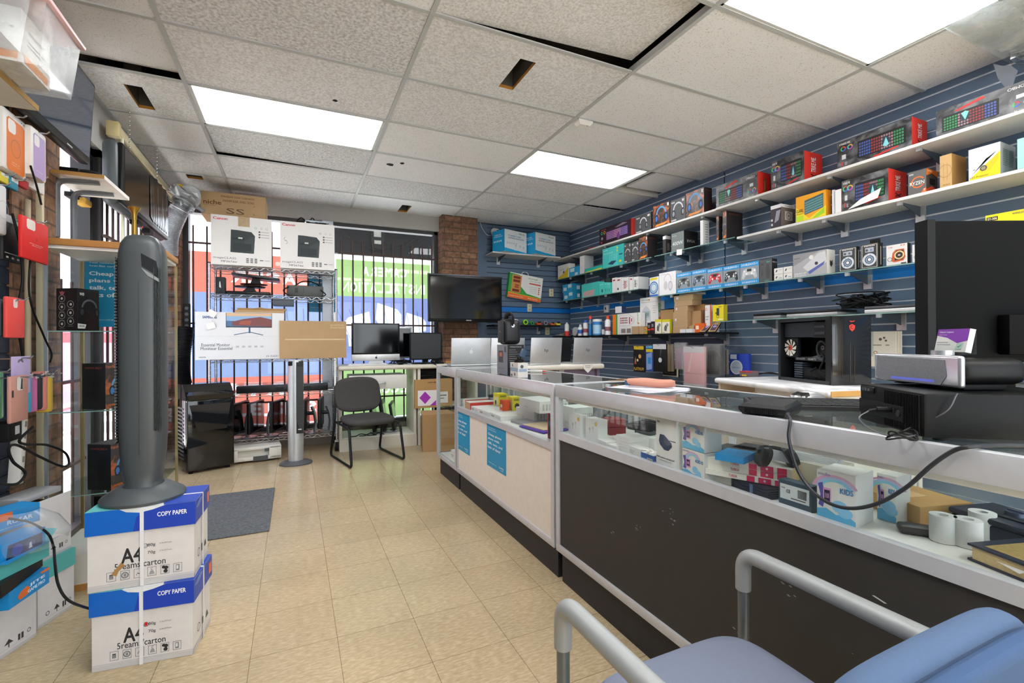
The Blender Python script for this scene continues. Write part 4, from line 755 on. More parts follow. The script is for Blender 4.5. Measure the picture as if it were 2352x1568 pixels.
def fire():
    if 'fire' in MATS: return MATS['fire']
    m, t, b = newmat('ember_print'); tc = N(t, 'TexCoord'); n = N(t, 'TexNoise', Scale=16.0, Detail=5.0, Distortion=.8); t.links.new(tc.outputs['Object'], n.inputs[0]); r = N(t, 'ValToRGB')
    r.color_ramp.elements[0].position = .5; r.color_ramp.elements[0].color = lin('#3d3634'); r.color_ramp.elements[1].position = .72; r.color_ramp.elements[1].color = lin('#d2703a'); t.links.new(n.outputs[0], r.inputs[0]); t.links.new(r.outputs[0], b.inputs['Base Color']); b.inputs['Roughness'].default_value = .4; MATS['fire'] = m; return m
def marble_():
    if 'marble' in MATS: return MATS['marble']
    m, t, b = newmat('marble_laminate'); tc = N(t, 'TexCoord'); n = N(t, 'TexNoise', Scale=6.0, Detail=8.0, Distortion=1.5); t.links.new(tc.outputs['Object'], n.inputs[0]); r = N(t, 'ValToRGB')
    r.color_ramp.elements[0].position = .45; r.color_ramp.elements[0].color = lin('#eeeef0'); r.color_ramp.elements[1].position = .6; r.color_ramp.elements[1].color = lin('#c9c9cd'); t.links.new(n.outputs[0], r.inputs[0]); t.links.new(r.outputs[0], b.inputs['Base Color']); b.inputs['Roughness'].default_value = .3; MATS['marble'] = m; return m
def rb(name, lab, cat, Z, u0, u1, u2, vt, base, deco=None, mats=None, group=None, Xf=3.43, d=None, at=None, rz=0, hh=None, bev=0):
    """a box standing on a right-wall shelf: front between columns u0..u1, near side to u2, top at vt above u1"""
    y0, y1 = A(u0, 700, X=Xf).y, A(u1, 700, X=Xf).y; w = y0 - y1 - .003; h = hh or (A(at or u1, vt, X=Xf).z - Z)
    if u2:
        r = pix_ray(u2, 700); d = r.x / r.y * y1 - Xf
    d = max(.02, min(d or .1, WR - .025 - Xf))
    return carton(name, lab, cat, (Xf, (y0 + y1) / 2, Z + .001), w, d, h, -PI / 2 + rz, base, mats, deco, group, bev=bev)
GRN, BLU_, REDK = '#35804e', '#47599c', '#8a3236'
def combo(flip=False):
    ring = [('o', .09 if not flip else .82, .72 if not flip else .3, .09, .035, '#d24a4a', 0, 120), ('o', .09 if not flip else .82, .72 if not flip else .3, .09, .035, '#4ac06a', 120, 240), ('o', .09 if not flip else .82, .72 if not flip else .3, .09, .035, '#4a6ad8', 240, 360),
            ('o', .19 if not flip else .92, .72 if not flip else .3, .09, .035, '#d8b04a', 0, 120), ('o', .19 if not flip else .92, .72 if not flip else .3, .09, .035, '#4ac0c0', 120, 240), ('o', .19 if not flip else .92, .72 if not flip else .3, .09, .035, '#c04ac0', 240, 360)]
    ks = [BLU_, REDK, '#94747a', GRN]
    if not flip:
        return [('kb', .30, .2, .93, .80, '#1a1a1c', ks, 5, 18), ('c', .68, .48, .16, '#2a3a44', .8), ('p', [(.64, .35), (.68, .62), (.72, .35), (.68, .3)], '#7fc8d0'), ('p', [(.50, .1), (.82, .2), (.84, .16), (.55, .05)], '#c8342c')] + ring + [('t', .11, .9, .16, .07, 'XTRIKE ME', '#e8e0e0', dict(bold=.05)), ('r', .07, .33, .13, .5, '#c9c9cb'), ('r', .06, .1, .09, .25, '#b04a4a'), ('r', .11, .1, .15, .22, '#8a8a8e')]
    return [('kb', .07, .15, .66, .72, '#1a1a1c', list(reversed(ks)), 5, 18), ('c', .32, .5, .17, '#2a3a44', .8), ('p', [(.28, .62), (.32, .36), (.36, .62), (.32, .68)], '#7fd0c0'), ('p', [(.20, .80), (.50, .98), (.53, .9), (.25, .76)], '#c8342c')] + ring + [('t', .84, .85, .2, .1, 'COMBO', '#d9d4d4', dict(rot=180, bold=.05)), ('r', .82, .47, .90, .6, '#c9c9cb'), ('t', .86, .08, .12, .05, 'XTRIKE ME', '#d9d4d4', dict(rot=180))]
def xside(hole=False):
    if hole: return [('r', .5, .15, .66, .72, '#8a5a34'), ('r', .54, .2, .62, .6, '#c08a54')]
    return [('t', .5, .58, .46, .17, 'TRIKE ME.', '#f2e6e4', dict(rot=90, bold=.04)), ('t', .5, .22, .2, .22, 'X', '#2a1414', dict(rot=90, bold=.06))]
def fixside(it):  # rotated text boxes: width share counts along the side's depth, so restate for tall sides
    return it
RED = '#d8382c'
def combo_box(lab, Z, u0, u1, u2, vt, flip=False, hole=False, at=None, d=None, Xf=3.43):
    o = rb('keyboard_box', lab, 'keyboard box', Z, u0, u1, u2, vt, smoke(), None, dict(R=RED, L=RED), 'keyboard and mouse set boxes', at=at, d=d, Xf=Xf)
    w, dd, h = o.dimensions; b = MB(); mats = dict(R=mm(RED), L=mm(RED)); b.box(-w / 2, 0, 0, w / 2, dd, h, smoke(), mats=mats); fr = frames(w, dd, h); b.pr(fr['F'], combo(flip))
    if hole: b.pr(fr['R'], [('r', .42, .22, .62, .75, '#8a5a34'), ('r', .48, .26, .56, .66, '#c08a54')])
    else:
        k = h / dd; b.pr(fr['R'], [('t', .5, .60, .5 * k, .26 / k, 'TRIKE ME.', '#f2e6e4', dict(rot=90, bold=.04)), ('t', .52, .22, .16 * k, .34 / k, 'X', '#3a1414', dict(rot=90, bold=.06))])
    me = o.data; n = b.build('tmp'); o.data = n.data; o.data.name = 'keyboard_box'; bpy.data.objects.remove(n); return o
def headset(lab, Z, u0, u1, u2, vt, kind='fire', d=.1, at=None, Xf=3.43):
    if kind == 'fire': base, D = fire(), [('hs', .5, .48, .38, '#5a9bd0', '#23262e', '#3a6ab8'), ('t', .22, .93, .36, .05, 'HUNTER BEECH', '#d98a6a'), ('r', .86, .82, .95, .95, '#e8e0da'), ('p', [(.1, .06), (.7, .06), (.95, .16), (.2, .14)], '#d9863a')]
    else: base, D = mat('#4a4b4c', .45), [('hs', .52, .46, .36, '#c2c4ca', '#26272c', '#8a8b95'), ('t', .18, .88, .22, .08, 'VH3', '#e6e6e6', dict(bold=.05)), ('r', .78, .82, .92, .93, '#c8c8c8'), ('r', .06, .06, .4, .12, '#b8b8b8')]
    return rb('headset_box', lab, 'headset box', Z, u0, u1, u2, vt, base, dict(F=D, R=[('t', .5, .9, .7, .05, 'HUNTER BEECH', '#8a4a38')]), dict(R='#2b2726' if kind == 'fire' else '#262628', T='#2b2726'), 'gaming headset boxes', d=d, at=at, Xf=Xf)
# --- top shelf
b = MB(); b.box(-.22, -.0, 0, .22, .16, .03, mat('#2a1f22', .5)); b.box(.12, -.002, 0, .222, .162, .031, mat('#a02a2a', .5)); tag(b.build('flat_keyboard_box', loc=(3.45, 5.2, Z1 - .003), rot=-PI / 2), 'flat dark box with a red end lying at the far end of the top shelf', 'box')
rb('keyboard_box', 'purple lit keyboard box with a red end, farthest along the top shelf', 'keyboard box', Z1, 1377.6, 1451, 1461, 500.5, '#2a1a24', dict(F=[('kb', .22, .2, .92, .75, '#3a2440', ['#c88ad8', '#e0a0d0', '#a080d8'], 5, 16), ('c', .62, .28, .2, '#7a3a8a', .7), ('p', [(.5, .82), (.75, .95), (.9, .85), (.6, .78)], '#8a7a90'), ('o', .08, .72, .1, .04, '#4ac0a0'), ('o', .17, .72, .1, .04, '#d8a04a'), ('t', .14, .9, .18, .06, 'XTRIKE ME', '#d86a6a'), ('c', .09, .4, .09, '#b0b0b8'), ('r', .05, .1, .1, .22, '#b03a4a')]), dict(R=RED, L='#a81f2c'))
headset('grey headset box beside the purple keyboard box on the top shelf', Z1, 1459.5, 1497, 1500, 486, 'grey')
headset('orange headset box between two grey headset boxes on the top shelf', Z1, 1500.8, 1539.5, None, 460)
headset('grey headset box between two orange headset boxes on the top shelf', Z1, 1540.6, 1576, None, 449, 'grey')
headset('orange headset box with a wide black side, at the white shelf end', Z1, 1576.8, 1618.6, 1637, 428.7)
combo_box('upside-down keyboard box whose red end has a brown handle hole', Z1, 1646, 1742.6, 1772.5, 392.6, True, True)
combo_box('keyboard box second from the handle-hole box end, red end facing out', Z1, 1773, 1849.3, 1891, 344.3)
combo_box('long keyboard box with rainbow rings in the middle of the top shelf', Z1, 1924.8, 2097.8, 2133, 266)
combo_box('upside-down keyboard box at the near end of the top shelf under the grey paper', Z1, 2152, 2385, None, 257, True, at=2152, d=.12)
# --- second shelf
rb('camera_box', 'white and yellow camera box at the far end of the second shelf', 'box', Z2, 1281.6, 1307, None, 604, '#e6e4de', dict(F=[('p', [(0, 0), (.9, 0), (1, .75), (.7, .5), (.4, .3), (0, .12)], '#e2c52a'), ('c', .55, .45, .1, '#54524a'), ('r', .2, .6, .6, .7, '#c9c9c5')]), d=.1)
rb('network_box', 'small bright blue box beside the white and yellow camera box', 'box', Z2, 1307.5, 1330, 1334, 610, '#2a9fd0', dict(F=[('r', .1, .5, .55, .9, '#cfe6ee'), ('r', .6, .05, .9, .35, '#c2d3da')]))
rb('white_case', 'plain white upright case on the second shelf', 'box', Z2, 1332, 1343, 1364, 586, '#dcdcdc', mats=dict(R='#a9abae'))
rb('flat_network_box', 'low teal and yellow box lying flat before the teal router box', 'box', Z2, 1344, 1383, None, 608, '#25b5a5', dict(F=[('p', [(.05, 0), (.95, 0), (1, .45), (.0, .25)], '#d8cf3a')]), d=.12)
rb('router_box', 'tall teal router box with drawn antennas on the second shelf', 'box', Z2, 1384.5, 1433, None, 558, '#4cc4bf', dict(F=[('p', [(.25, .18), (.45, .3), (.68, .26), (.5, .1)], '#243a5a'), ('r', .36, .3, .375, .62, '#8adfd9'), ('r', .46, .32, .475, .66, '#8adfd9'), ('r', .56, .32, .575, .64, '#8adfd9'), ('r', .66, .28, .675, .6, '#8adfd9'), ('t', .16, .88, .2, .06, 'tp-link', '#e4f5f3', dict(bold=.04)), ('t', .3, .72, .45, .04, 'Wireless Router', '#d9f2ef'), ('r', .76, 0, 1, 1, '#3ab2ae'), ('r', .8, .5, .96, .55, '#243a5a'), ('c', .71, .88, .05, '#e0cf3a'), ('c', .71, .74, .05, '#e0cf3a'), ('r', .8, .15, .9, .25, '#dcd24a')]), d=.11)
headset('grey headset box next to the teal router box', Z2, 1434, 1450, None, 556, 'grey')
headset('grey headset box between the router box and the orange headset box', Z2, 1450.6, 1468, None, 552, 'grey')
headset('orange headset box turned black side out on the far glass shelf', Z2, 1468.5, 1488, 1511, 540)
PSU = [('r', .1, .05, .9, .7, '#2e2d2f'), ('r', 0, .82, 1, 1, '#dcdcdc')]
rb('power_supply_box', 'small black and white power supply box beside the large grey one', 'box', Z2, 1523, 1530, 1542, 541, '#3a3737', dict(F=[('r', 0, .82, 1, 1, '#dcdcdc')], R=[('r', 0, .82, 1, 1, '#e4e4e4'), ('r', .3, .2, .8, .6, '#77757a')]))
rb('power_supply_box', 'grey power supply box marked 400W on the middle glass shelf', 'box', Z2, 1543, 1572, 1604, 529, '#6f7775', dict(F=[('t', .5, .42, .86, .2, '400W', '#cfd6d4'), ('t', .24, .84, .36, .08, 'EVGA', '#aab2b0')], R=[('t', .5, .48, .56, .14, 'EVGA', '#c9c9c9', dict(bold=.04)), ('r', .02, .02, .98, .12, '#3d3838')]), dict(R='#201d1e', T='#332f30'))
b = MB(); b.box(-.035, -.001, 0, .035, .001, .055, WHT, T=Matrix.Rotation(.08, 4, 'Y')); tag(b.build('price_card', loc=(3.395, A(1559, 580, X=3.39).y, Z2 - .05), rot=-PI / 2), 'blank white price card hanging on the glass shelf edge', 'price card')
rb('white_box', 'tall narrow white box on the middle glass shelf', 'box', Z2, 1609, 1616, 1630, 505, '#d9d9d9', dict(R=[('r', .3, .12 + .1 * k, .8, .15 + .1 * k, '#9a9a9a') for k in range(8)]), dict(R='#e2e2e2'))
headset('orange headset box partly hidden behind its twin on the glass shelf end', Z2, 1646, 1652, 1660, 496)
headset('orange headset box with a tall grey side at the glass shelf end', Z2, 1661, 1670, 1707, 483)
rb('power_supply_box', 'power supply box with a white top and fan print on the white shelf', 'box', Z2, 1771, 1796, 1828, 467, '#2f2b31', dict(F=[('r', 0, .84, 1, 1, '#d8d8dc'), ('p', [(.35, .2), (.75, .3), (.95, .75), (.55, .72)], '#8f8f98'), ('r', .05, .1, .2, .2, '#d0d0d0'), ('r', .05, .3, .2, .4, '#d0d0d0')], R=[('r', 0, .86, 1, 1, '#dcdcde'), ('t', .55, .925, .6, .05, 'Thermaltake', '#5a5a5e'), ('r', .25, .3, .8, .7, '#bdbab5'), ('o', .52, .5, .17, .04, '#6f6a66'), ('c', .52, .5, .06, '#6f6a66')]), dict(R='#6a625b', T='#dcdcde'))
rb('keyboard_box', 'yellow and orange keyboard box on the white shelf', 'keyboard box', Z2, 1829, 1899, 1911, 434, '#e8a018', dict(F=[('p', [(0, 0), (1, 0), (1, .4), (.45, .05), (0, .6)], '#e8d020'), ('p', [(.55, .02), (.95, .35), (.95, .12), (.75, .02)], '#9cc82a'), ('kb', .3, .22, .92, .78, '#3a565c', ['#6a9a9a'], 5, 14, .12), ('t', .14, .42, .24, .12, 'CLASSIC', '#2a2a14', dict(bold=.05)), ('t', .13, .3, .22, .05, 'Office Keyboard', '#2a2a14'), ('r', .0, .02, .26, .22, '#b8d82a')], R=[]), dict(R='#d88a1e'))
k_ = bpy.data.objects['keyboard_box.005'] if 'keyboard_box.005' in bpy.data.objects else None
rb('white_box', 'slim white box just right of the yellow keyboard box', 'box', Z2, 1912, 1917.5, None, 435, '#d4d4d6', d=.17)
rb('white_box', 'slim white box touching the black keyboard box on the white shelf', 'box', Z2, 1919, 1933.5, None, 433, '#dededf', d=.17)
combo_box('keyboard box on the white second shelf, red end beside the processor box', Z2, 1934.5, 2043, 2085, 385)
b = MB(); b.add([(-.1, -.012, .0), (.08, -.012, .03), (.1, -.012, .09), (-.02, -.014, .05)], [(0, 1, 2, 3)], WHT); b.add([(-.1, -.0105, .0), (-.02, -.0125, .05), (.1, -.0105, .09), (.08, -.0105, .03)], [(0, 1, 2, 3)], WHT); tag(b.build('curled_paper', loc=(3.43, A(1985, 480, X=3.42).y, Z2 + .001), rot=-PI / 2), 'curled white paper leaning on the keyboard box of the second shelf', 'paper')
rb('processor_box', 'grey processor box with an orange ring and the number 7', 'box', Z2, 2087, 2130, 2156, 386, '#5f5d5c', dict(F=[('o', .55, .5, .25, .05, '#e06a2a', 30, 330), ('t', .5, .47, .8, .15, 'RYZEN', '#e6e4e2', dict(bold=.02)), ('p', [(.72, 0), (1, 0), (1, .2), (.85, .16)], '#e0662a'), ('t', .9, .1, .09, .1, '7', '#f4ece8', dict(bold=.04)), ('t', .18, .88, .26, .07, 'AMD', '#d8d6d4', dict(bold=.05))], R=[('p', [(0, 0), (1, 0), (1, .15), (.5, .3), (0, .12)], '#c8421e'), ('p', [(0, .7), (.5, .85), (1, .72), (1, 1), (0, 1)], '#e07a22'), ('r', .28, .35, .75, .62, '#0c0c0c'), ('t', .3, .92, .36, .06, 'AMD', '#f4e4d4')]), dict(R='#4a4240'), Xf=3.44)
rb('cardboard_box', 'plain cardboard box with a line drawing next to the projector box', 'cardboard box', Z2, 2160, 2189, 2222.5, 351, mat('#bf9c6a', .85), dict(F=[('o', .45, .5, .2, .012, '#8a6636', 0, 360, .8), ('r', .3, .2, .33, .75, '#9c7846'), ('r', .6, .2, .63, .75, '#9c7846'), ('t', .55, .07, .6, .04, 'MIC-BLUE', '#6a4a24')]), dict(R=mat('#b58a50', .85)), Xf=3.44)
rb('projector_box', 'white and yellow projector box on the white second shelf', 'box', Z2, 2226, 2300.8, 2336, 324, '#c9cbcd', dict(F=[('p', [(0, 0), (1, 0), (1, .72), (.15, .12)], '#e8cc14'), ('p', [(.35, .3), (.65, .42), (.95, .7), (.95, .5), (.7, .2), (.4, .15)], '#d8b810'), ('p', [(.1, .3), (.4, .5), (.9, .75), (.6, .62), (.35, .3), (.1, .15)], '#e6e6e6'), ('c', .48, .3, .09, '#55503e'), ('c', .48, .3, .055, '#8a8468'), ('t', .35, .06, .6, .07, 'LED Projector', '#5a5424'), ('r', .15, .3, .22, .32, '#2f2f2f')], R=[('r', .15 + .4 * (k % 2), .3 + .06 * (k // 2), .45 + .4 * (k % 2), .33 + .06 * (k // 2), '#8a8d90') for k in range(18)]), dict(R='#aeb1b4', T='#b5b8ba'))
rb('teal_box', 'pale teal box cut by the photo edge at the near end of the second shelf', 'box', Z2, 2338, 2400, None, 320, '#9fd0c8', at=2338, d=.15)
# --- third shelf, far part
for k, (z, lab) in enumerate(((Z3a, 'lower'), (Z3a + .112, 'upper'))):
    rb('network_box', 'bright blue box with white labels, %s of the pair stacked in the corner' % lab, 'box', z, 1292 + 2 * (1 - k), 1314 + 2 * (1 - k), 1334, 664, '#2399cb', dict(F=[('r', .12, .2, .45, .6, '#d5e6ec'), ('r', .6, .5, .95, .9, '#c9dfe8')], R=[('r', .55, .3, .9, .75, '#c3cdd2')]), dict(R='#147a9c'), hh=.11)
rb('adapter_box', 'teal box with a pinkish label leaning on the third shelf', 'box', Z3a, 1336, 1375, None, 646, '#45c4ba', dict(F=[('p', [(.08, .06), (.75, .06), (.78, .5), (.1, .42)], '#c7a7a4')]), d=.09)
for k, (a, c) in enumerate(((1376, 1389), (1389.5, 1394), (1394.5, 1398), (1398.5, 1402))):
    rb('adapter_box', ('small teal adapter box, first of four in a row', 'small teal adapter box, second of four in a row', 'small teal adapter box, third of four in a row', 'small teal adapter box, last of four in a row')[k] + ' on the third shelf', 'box', Z3a, a, c, None, 648, '#4fcabf', dict(F=[('t', .45, .85, .6, .08, 'tp-link', '#e4f5f3'), ('r', .45, .2, .7, .45, '#2a4a54')]), d=.07)
rb('dark_pack', 'black packs standing behind the small teal boxes', 'box', Z3a, 1378, 1405, None, 636, '#232426', dict(F=[('r', .1, .7, .4, .95, '#6a6c70'), ('r', .5, .75, .9, .98, '#4a4c50')]), Xf=3.53, d=.08)
for k, (a, c, st) in enumerate(((1406, 1415.5, 0), (1416, 1426.5, 1), (1427, 1443.5, 2), (1446, 1454, 0), (1455, 1466, 3))):
    o = rb('surge_protector_box', ('thin white box first in the row of white boxes', 'white box with lettering second in the row', 'white box with large upright lettering in the middle of the row', 'thin white box fourth in the row of white boxes', 'white box with lettering last in the row')[k] + ' on the third shelf', 'box', Z3a, a, c, None, 637 - k * .6, '#dcdcda', dict(F=[('r', .2, .78, .8, .88, '#b03a4a')] + ([('r', .2, .15, .5, .3, '#33363c')] if st == 1 else [])), d=.15 if k != 3 else .13)
    if st >= 2:
        w, dd, h = o.dimensions; b = MB(); b.box(-w / 2, 0, 0, w / 2, dd, h, mm('#dcdcda')); r_ = h / w; b.pr(frames(w, dd, h)['F'], [('t', .45, .5, .6 * r_, .45 / r_, 'isobar' if st == 2 else 'paper', '#b8323c' if st == 2 else '#3a3c42', dict(rot=90, bold=.06)), ('t', .8, .5, .5 * r_, .14 / r_, 'TRIPP LITE', '#3a4a6a', dict(rot=90))]); n = b.build('tmp'); o.data = n.data; bpy.data.objects.remove(n)
# --- controller shelf
BL = mat('#e8ecef', .15, spec=.6)
o = rb('cable_pack', 'yellow and white blister pack at the far end of the controller shelf', 'blister pack', Z3b, 1491, 1513, None, 634, '#cfd6dc', dict(F=[('r', .1, .84, .9, .95, '#d8c42a'), ('o', .5, .45, .32, .06, '#3a6aa8', 0, 360, 1), ('o', .5, .45, .22, .05, '#54a0c0'), ('r', .05, .02, .95, .1, '#2a6ac0')]), d=.05, bev=.01)
rb('headphone_box', 'white box picturing pale over-ear headphones', 'headphone box', Z3b, 1514, 1553, None, 621, '#e6e5e6', dict(F=[('o', .52, .62, .3, .025, '#a9a9ae', 0, 180, .75), ('c', .4, .42, .2, '#c9c9ce', .6), ('c', .68, .38, .22, '#b9b9c0', .6), ('c', .68, .38, .15, '#d6d6da', .6), ('t', .25, .92, .35, .03, 'AIR MAX', '#9a9a9e')]), d=.08)
def padpic(c, dots):
    L = [('p', [(.08, .3), (.16, .66), (.3, .72), (.7, .72), (.84, .66), (.92, .3), (.8, .24), (.68, .42), (.32, .42), (.2, .24)], c), ('r', .38, .58, .62, .70, '#2f3338'), ('c', .36, .48, .055, dots), ('c', .64, .48, .055, dots), ('c', .24, .6, .045, dots), ('c', .78, .6, .05, dots)]
    L += [('c', .22 + .06 * math.cos(k) + .5 * (k % 2), .5 + .09 * math.sin(k * 2.3), .022, dots) for k in range(10)]
    return L
CT = (('#5c625f', '#c8cec8', 'grey patterned controller, farthest of the five boxed game controllers'), ('#4f5a66', '#a8c0d0', 'blue-grey patterned controller, second of the five boxed game controllers'), ('#c22c34', '#f0d8d8', 'red controller, middle of the five boxed game controllers'), ('#35383a', '#d8dcdc', 'black and white skull-like patterned controller, fourth of the five boxed'), ('#c3c6ca', '#f4f4f4', 'silver controller, nearest of the five boxed game controllers'))
for k, (c, dts, lab) in enumerate(CT):
    us = (1554, 1589, 1624, 1661, 1700, 1744); vs = (623, 616.5, 612.5, 606, 598)
    D = [('r', 0, 0, 1, .2, '#1f96d8'), ('r', 0, .8, 1, 1, '#1f96d8'), ('t', .5, .9, .86, .1, 'DOUBLESHOCK 4', '#e4f2fa', dict(bold=.05)), ('t', .5, .1, .78, .09, 'DOUBLESHOCK 4', '#e4f2fa', dict(bold=.05))] + padpic(c, dts)
    rb('controller_box', lab, 'game controller box', Z3b, us[k], us[k + 1] - .3, None, vs[k], '#8f9aa2', dict(F=D), dict(T='#1a7fb8'), 'boxed game controllers', d=.08)
rb('mouse_box', 'charcoal box reading PRO X with a drawn mouse', 'mouse box', Z3b, 1745, 1774, 1786, 593, '#55575a', dict(F=[('p', [(.55, .15), (.8, .15), (.85, .5), (.75, .78), (.55, .78), (.48, .5)], '#46484b'), ('t', .72, .88, .3, .06, 'PRO', '#3ab8b0', dict(bold=.05)), ('t', .22, .42, .4, .08, 'PRO', '#2f3133', dict(rot=90)), ('t', .22, .8, .3, .1, 'X', '#2f3133'), ('t', .6, .06, .4, .05, 'HERO', '#3ab8b0')], R=[('c', .5, .42, .05, '#d0c8a0'), ('t', .5, .85, .8, .05, 'PRO X', '#d0d0d0')]), dict(R='#1b1b1c'))
for k, (a, c, z, lab) in enumerate(((1778, 1799, 0, 'lower left'), (1800, 1820, 0, 'lower right'), (1778, 1799, .049, 'upper left'), (1800, 1820, .049, 'upper right'))):
    rb('earbud_box', 'small white earbud box, %s of the four between the charcoal and storage boxes' % lab, 'box', Z3b + z, a, c, None, 600, '#dedcd8', dict(F=[('c', .25, .45, .12, '#4a4e54'), ('c', .32, .6, .12, '#4a4e54'), ('r', .55, .3, .9, .4, '#5aa0c0') if k < 2 else ('r', .55, .6, .9, .7, '#b9b9b9')]), group='small white earbud boxes', hh=.047, d=.07)
rb('storage_box', 'grey and white box picturing a cable storage case', 'box', Z3b, 1822, 1900.5, 1919, 572, '#a9a9ac', dict(F=[('p', [(0, .5), (.4, .75), (.8, 1), (0, 1)], '#8f8f93'), ('p', [(.3, .4), (.75, .9), (.95, .95), (1, .5), (.5, .15)], '#c9c9cc'), ('p', [(.45, .2), (.95, .55), (.9, .4), (.5, .08)], '#5a66a8'), ('c', .55, .78, .09, '#e0dfd8'), ('c', .7, .5, .07, '#3a3d44'), ('t', .12, .82, .18, .06, 'meoko', '#4a4a4e'), ('t', .22, .16, .36, .07, 'ONE-BOX LAP', '#e9e9ea', dict(bold=.06)), ('t', .22, .07, .36, .07, 'STORAGE BOX', '#e9e9ea', dict(bold=.06))], R=[('p', [(.35, .4), (.5, .3), (.7, .42), (.66, .6), (.5, .52), (.36, .6)], '#2e2c2a')]), dict(R='#d9d5cc', T='#d6d3ce'))
def robot(lab, u0, u1, u2, vt, c):
    rb('drive_box', lab, 'box', Z3b, u0, u1, u2, vt, '#3a3b3c', dict(F=[('r', .05, .04, .95, .96, '#b9b6ac'), ('r', .09, .06, .91, .94, '#3b3d40'), ('t', .5, .91, .6, .05, 'IMATION', '#e6e6e6', dict(bold=.06)), ('r', .25, .66, .75, .84, '#a8b0b8'), ('c', .35, .74, .05, '#55545a'), ('c', .6, .74, .05, c), ('o', .5, .36, .25, .08, '#c9d0d8'), ('o', .5, .36, .14, .05, '#8aa0b8'), ('c', .5, .36, .06, '#e8e8ec')] + [('r', .42 + .2 * math.cos(k), .36 + .2 * math.sin(k), .47 + .2 * math.cos(k), .40 + .2 * math.sin(k), c) for k in range(6)], R=[('r', .4, .12, .62, .85, '#b8b4a4')]), dict(R='#201d1c'), 'patterned black drive boxes')
robot('black box with ornate silver frame, farther of two beside the storage box', 1927, 1969, 1976, 565, '#6a7078')
robot('black box with ornate silver frame, nearer one with a hang tab', 1977.5, 2018.5, 2029, 556, '#7a8ab0')
b = MB(); b.box(-.03, 0, 0, .03, .01, .03, BLKM, .004); tag(b.build('hang_tab', loc=(3.46, A(2003, 556, X=3.43).y, Z3b + .0015 + bpy.data.objects['drive_box.001'].dimensions.z), rot=-PI / 2), 'black plastic hang tab on top of the nearer ornate box', 'hang tab')
for k, (a, c, e, lab) in enumerate(((2036, 2085.5, 2093, 'white box picturing an orange ring speaker, the farther one'), (2095.5, 2150, None, 'white box picturing an orange ring speaker, half hidden by the monitor'))):
    rb('speaker_box', lab, 'speaker box', Z3b, a, c, e, 557 - 3 * k, '#d6d4d2', dict(F=[('p', [(.25, .2), (.3, .6), (.45, .75), (.85, .75), (.92, .35), (.82, .18), (.4, .14)], '#c05a34'), ('p', [(.4, .22), (.42, .62), (.5, .7), (.82, .7), (.86, .4), (.78, .24)], '#3a3230'), ('c', .62, .47, .21, '#e0c08a'), ('c', .62, .47, .15, '#3a3230'), ('r', .57, .44, .67, .49, '#e8e0d8'), ('o', .17, .3, .1, .02, '#5a4a44'), ('t', .2, .88, .2, .06, 'SY-306', '#c84a2a'), ('t', .78, .93, .2, .06, '5.3', '#c84a2a', dict(bold=.05)), ('r', .7, .03, .95, .09, '#3a3a3a')]), dict(R='#1e1a1a'), 'ring speaker boxes', d=.1)
rb('yellow_box', 'bright yellow box rising behind the black monitor', 'box', Z3b, 2264, 2420, None, 496, '#e8d21a', dict(F=[('r', .02, .84, .2, .94, '#2a2a1a'), ('t', .11, .89, .15, .06, 'SY-306', '#e8e0c0', dict(bold=.04)), ('t', .62, .93, .4, .05, 'WIRELESS SPEAKER', '#6a6a5a', dict(bold=.04))]), at=2264, d=.14)
# --- flat laptops and adapters on the lower glass shelf
def flat_laptop(lab, u0, u1, d, top, base, zo=0):
    ya, yb = A(u0, 715, X=3.42).y, A(u1, 715, X=3.42).y; w = ya - yb
    L = thing('closed_laptop', lab, 'laptop', (3.42, (ya + yb) / 2, Z4r + .001 + zo), -PI / 2); b = MB(); b.box(-w / 2, 0, 0, w / 2, d, .024, base, .004); b.build('base', L); b = MB(); b.box(-w / 2, 0, .0245, w / 2, d, .044, top, .004); b.build('lid', L)
flat_laptop('closed laptop with a dark lid over a silver base, left of the cable heap', 1806, 1922, .24, mat('#2c2b2d', .3, .4), SILV)
flat_laptop('closed silver laptop with a grey lid, right of the cable heap', 1985, 2135, .23, mat('#54565a', .3, .5), mat('#d8dadc', .35, .4))
flat_laptop('thin dark tablet lying at the far end of the lower glass shelf', 1730, 1792, .16, BLKM, mat('#8a8c90', .4, .4))
b = MB(); y = A(1962, 715, X=3.45).y; rr = random.Random(9)
for q in range(14): b.tube(spline([(rr.uniform(-.05, .1), rr.uniform(-.15, .15), rr.uniform(.0, .1)) for _ in range(6)], 6), .0045, BLKM, 6)
b.box(-.04, .05, 0, .03, .09, .05, BLKM, .004); b.box(.0, -.06, 0, .06, .0, .035, BLKM, .004)
tag(b.build('adapter_heap', loc=(3.5, y, Z4r + .046)), 'heap of black power adapters and cables between the closed laptops', 'cables')
rb('phone_holder_box', 'bright yellow box picturing a phone holder on the lower glass shelf end', 'box', Z4r, 1637, 1662, 1671, 699, '#e2d22a', dict(F=[('r', .35, .35, .6, .8, '#3a3a34'), ('o', .47, .28, .1, .03, '#55554a'), ('t', .7, .88, .3, .07, 'holder', '#3a3a2a'), ('c', .3, .5, .06, '#6a6a50'), ('r', .5, .05, .95, .15, '#efe8b0')]), dict(R='#b8aa1e'), Xf=3.40)
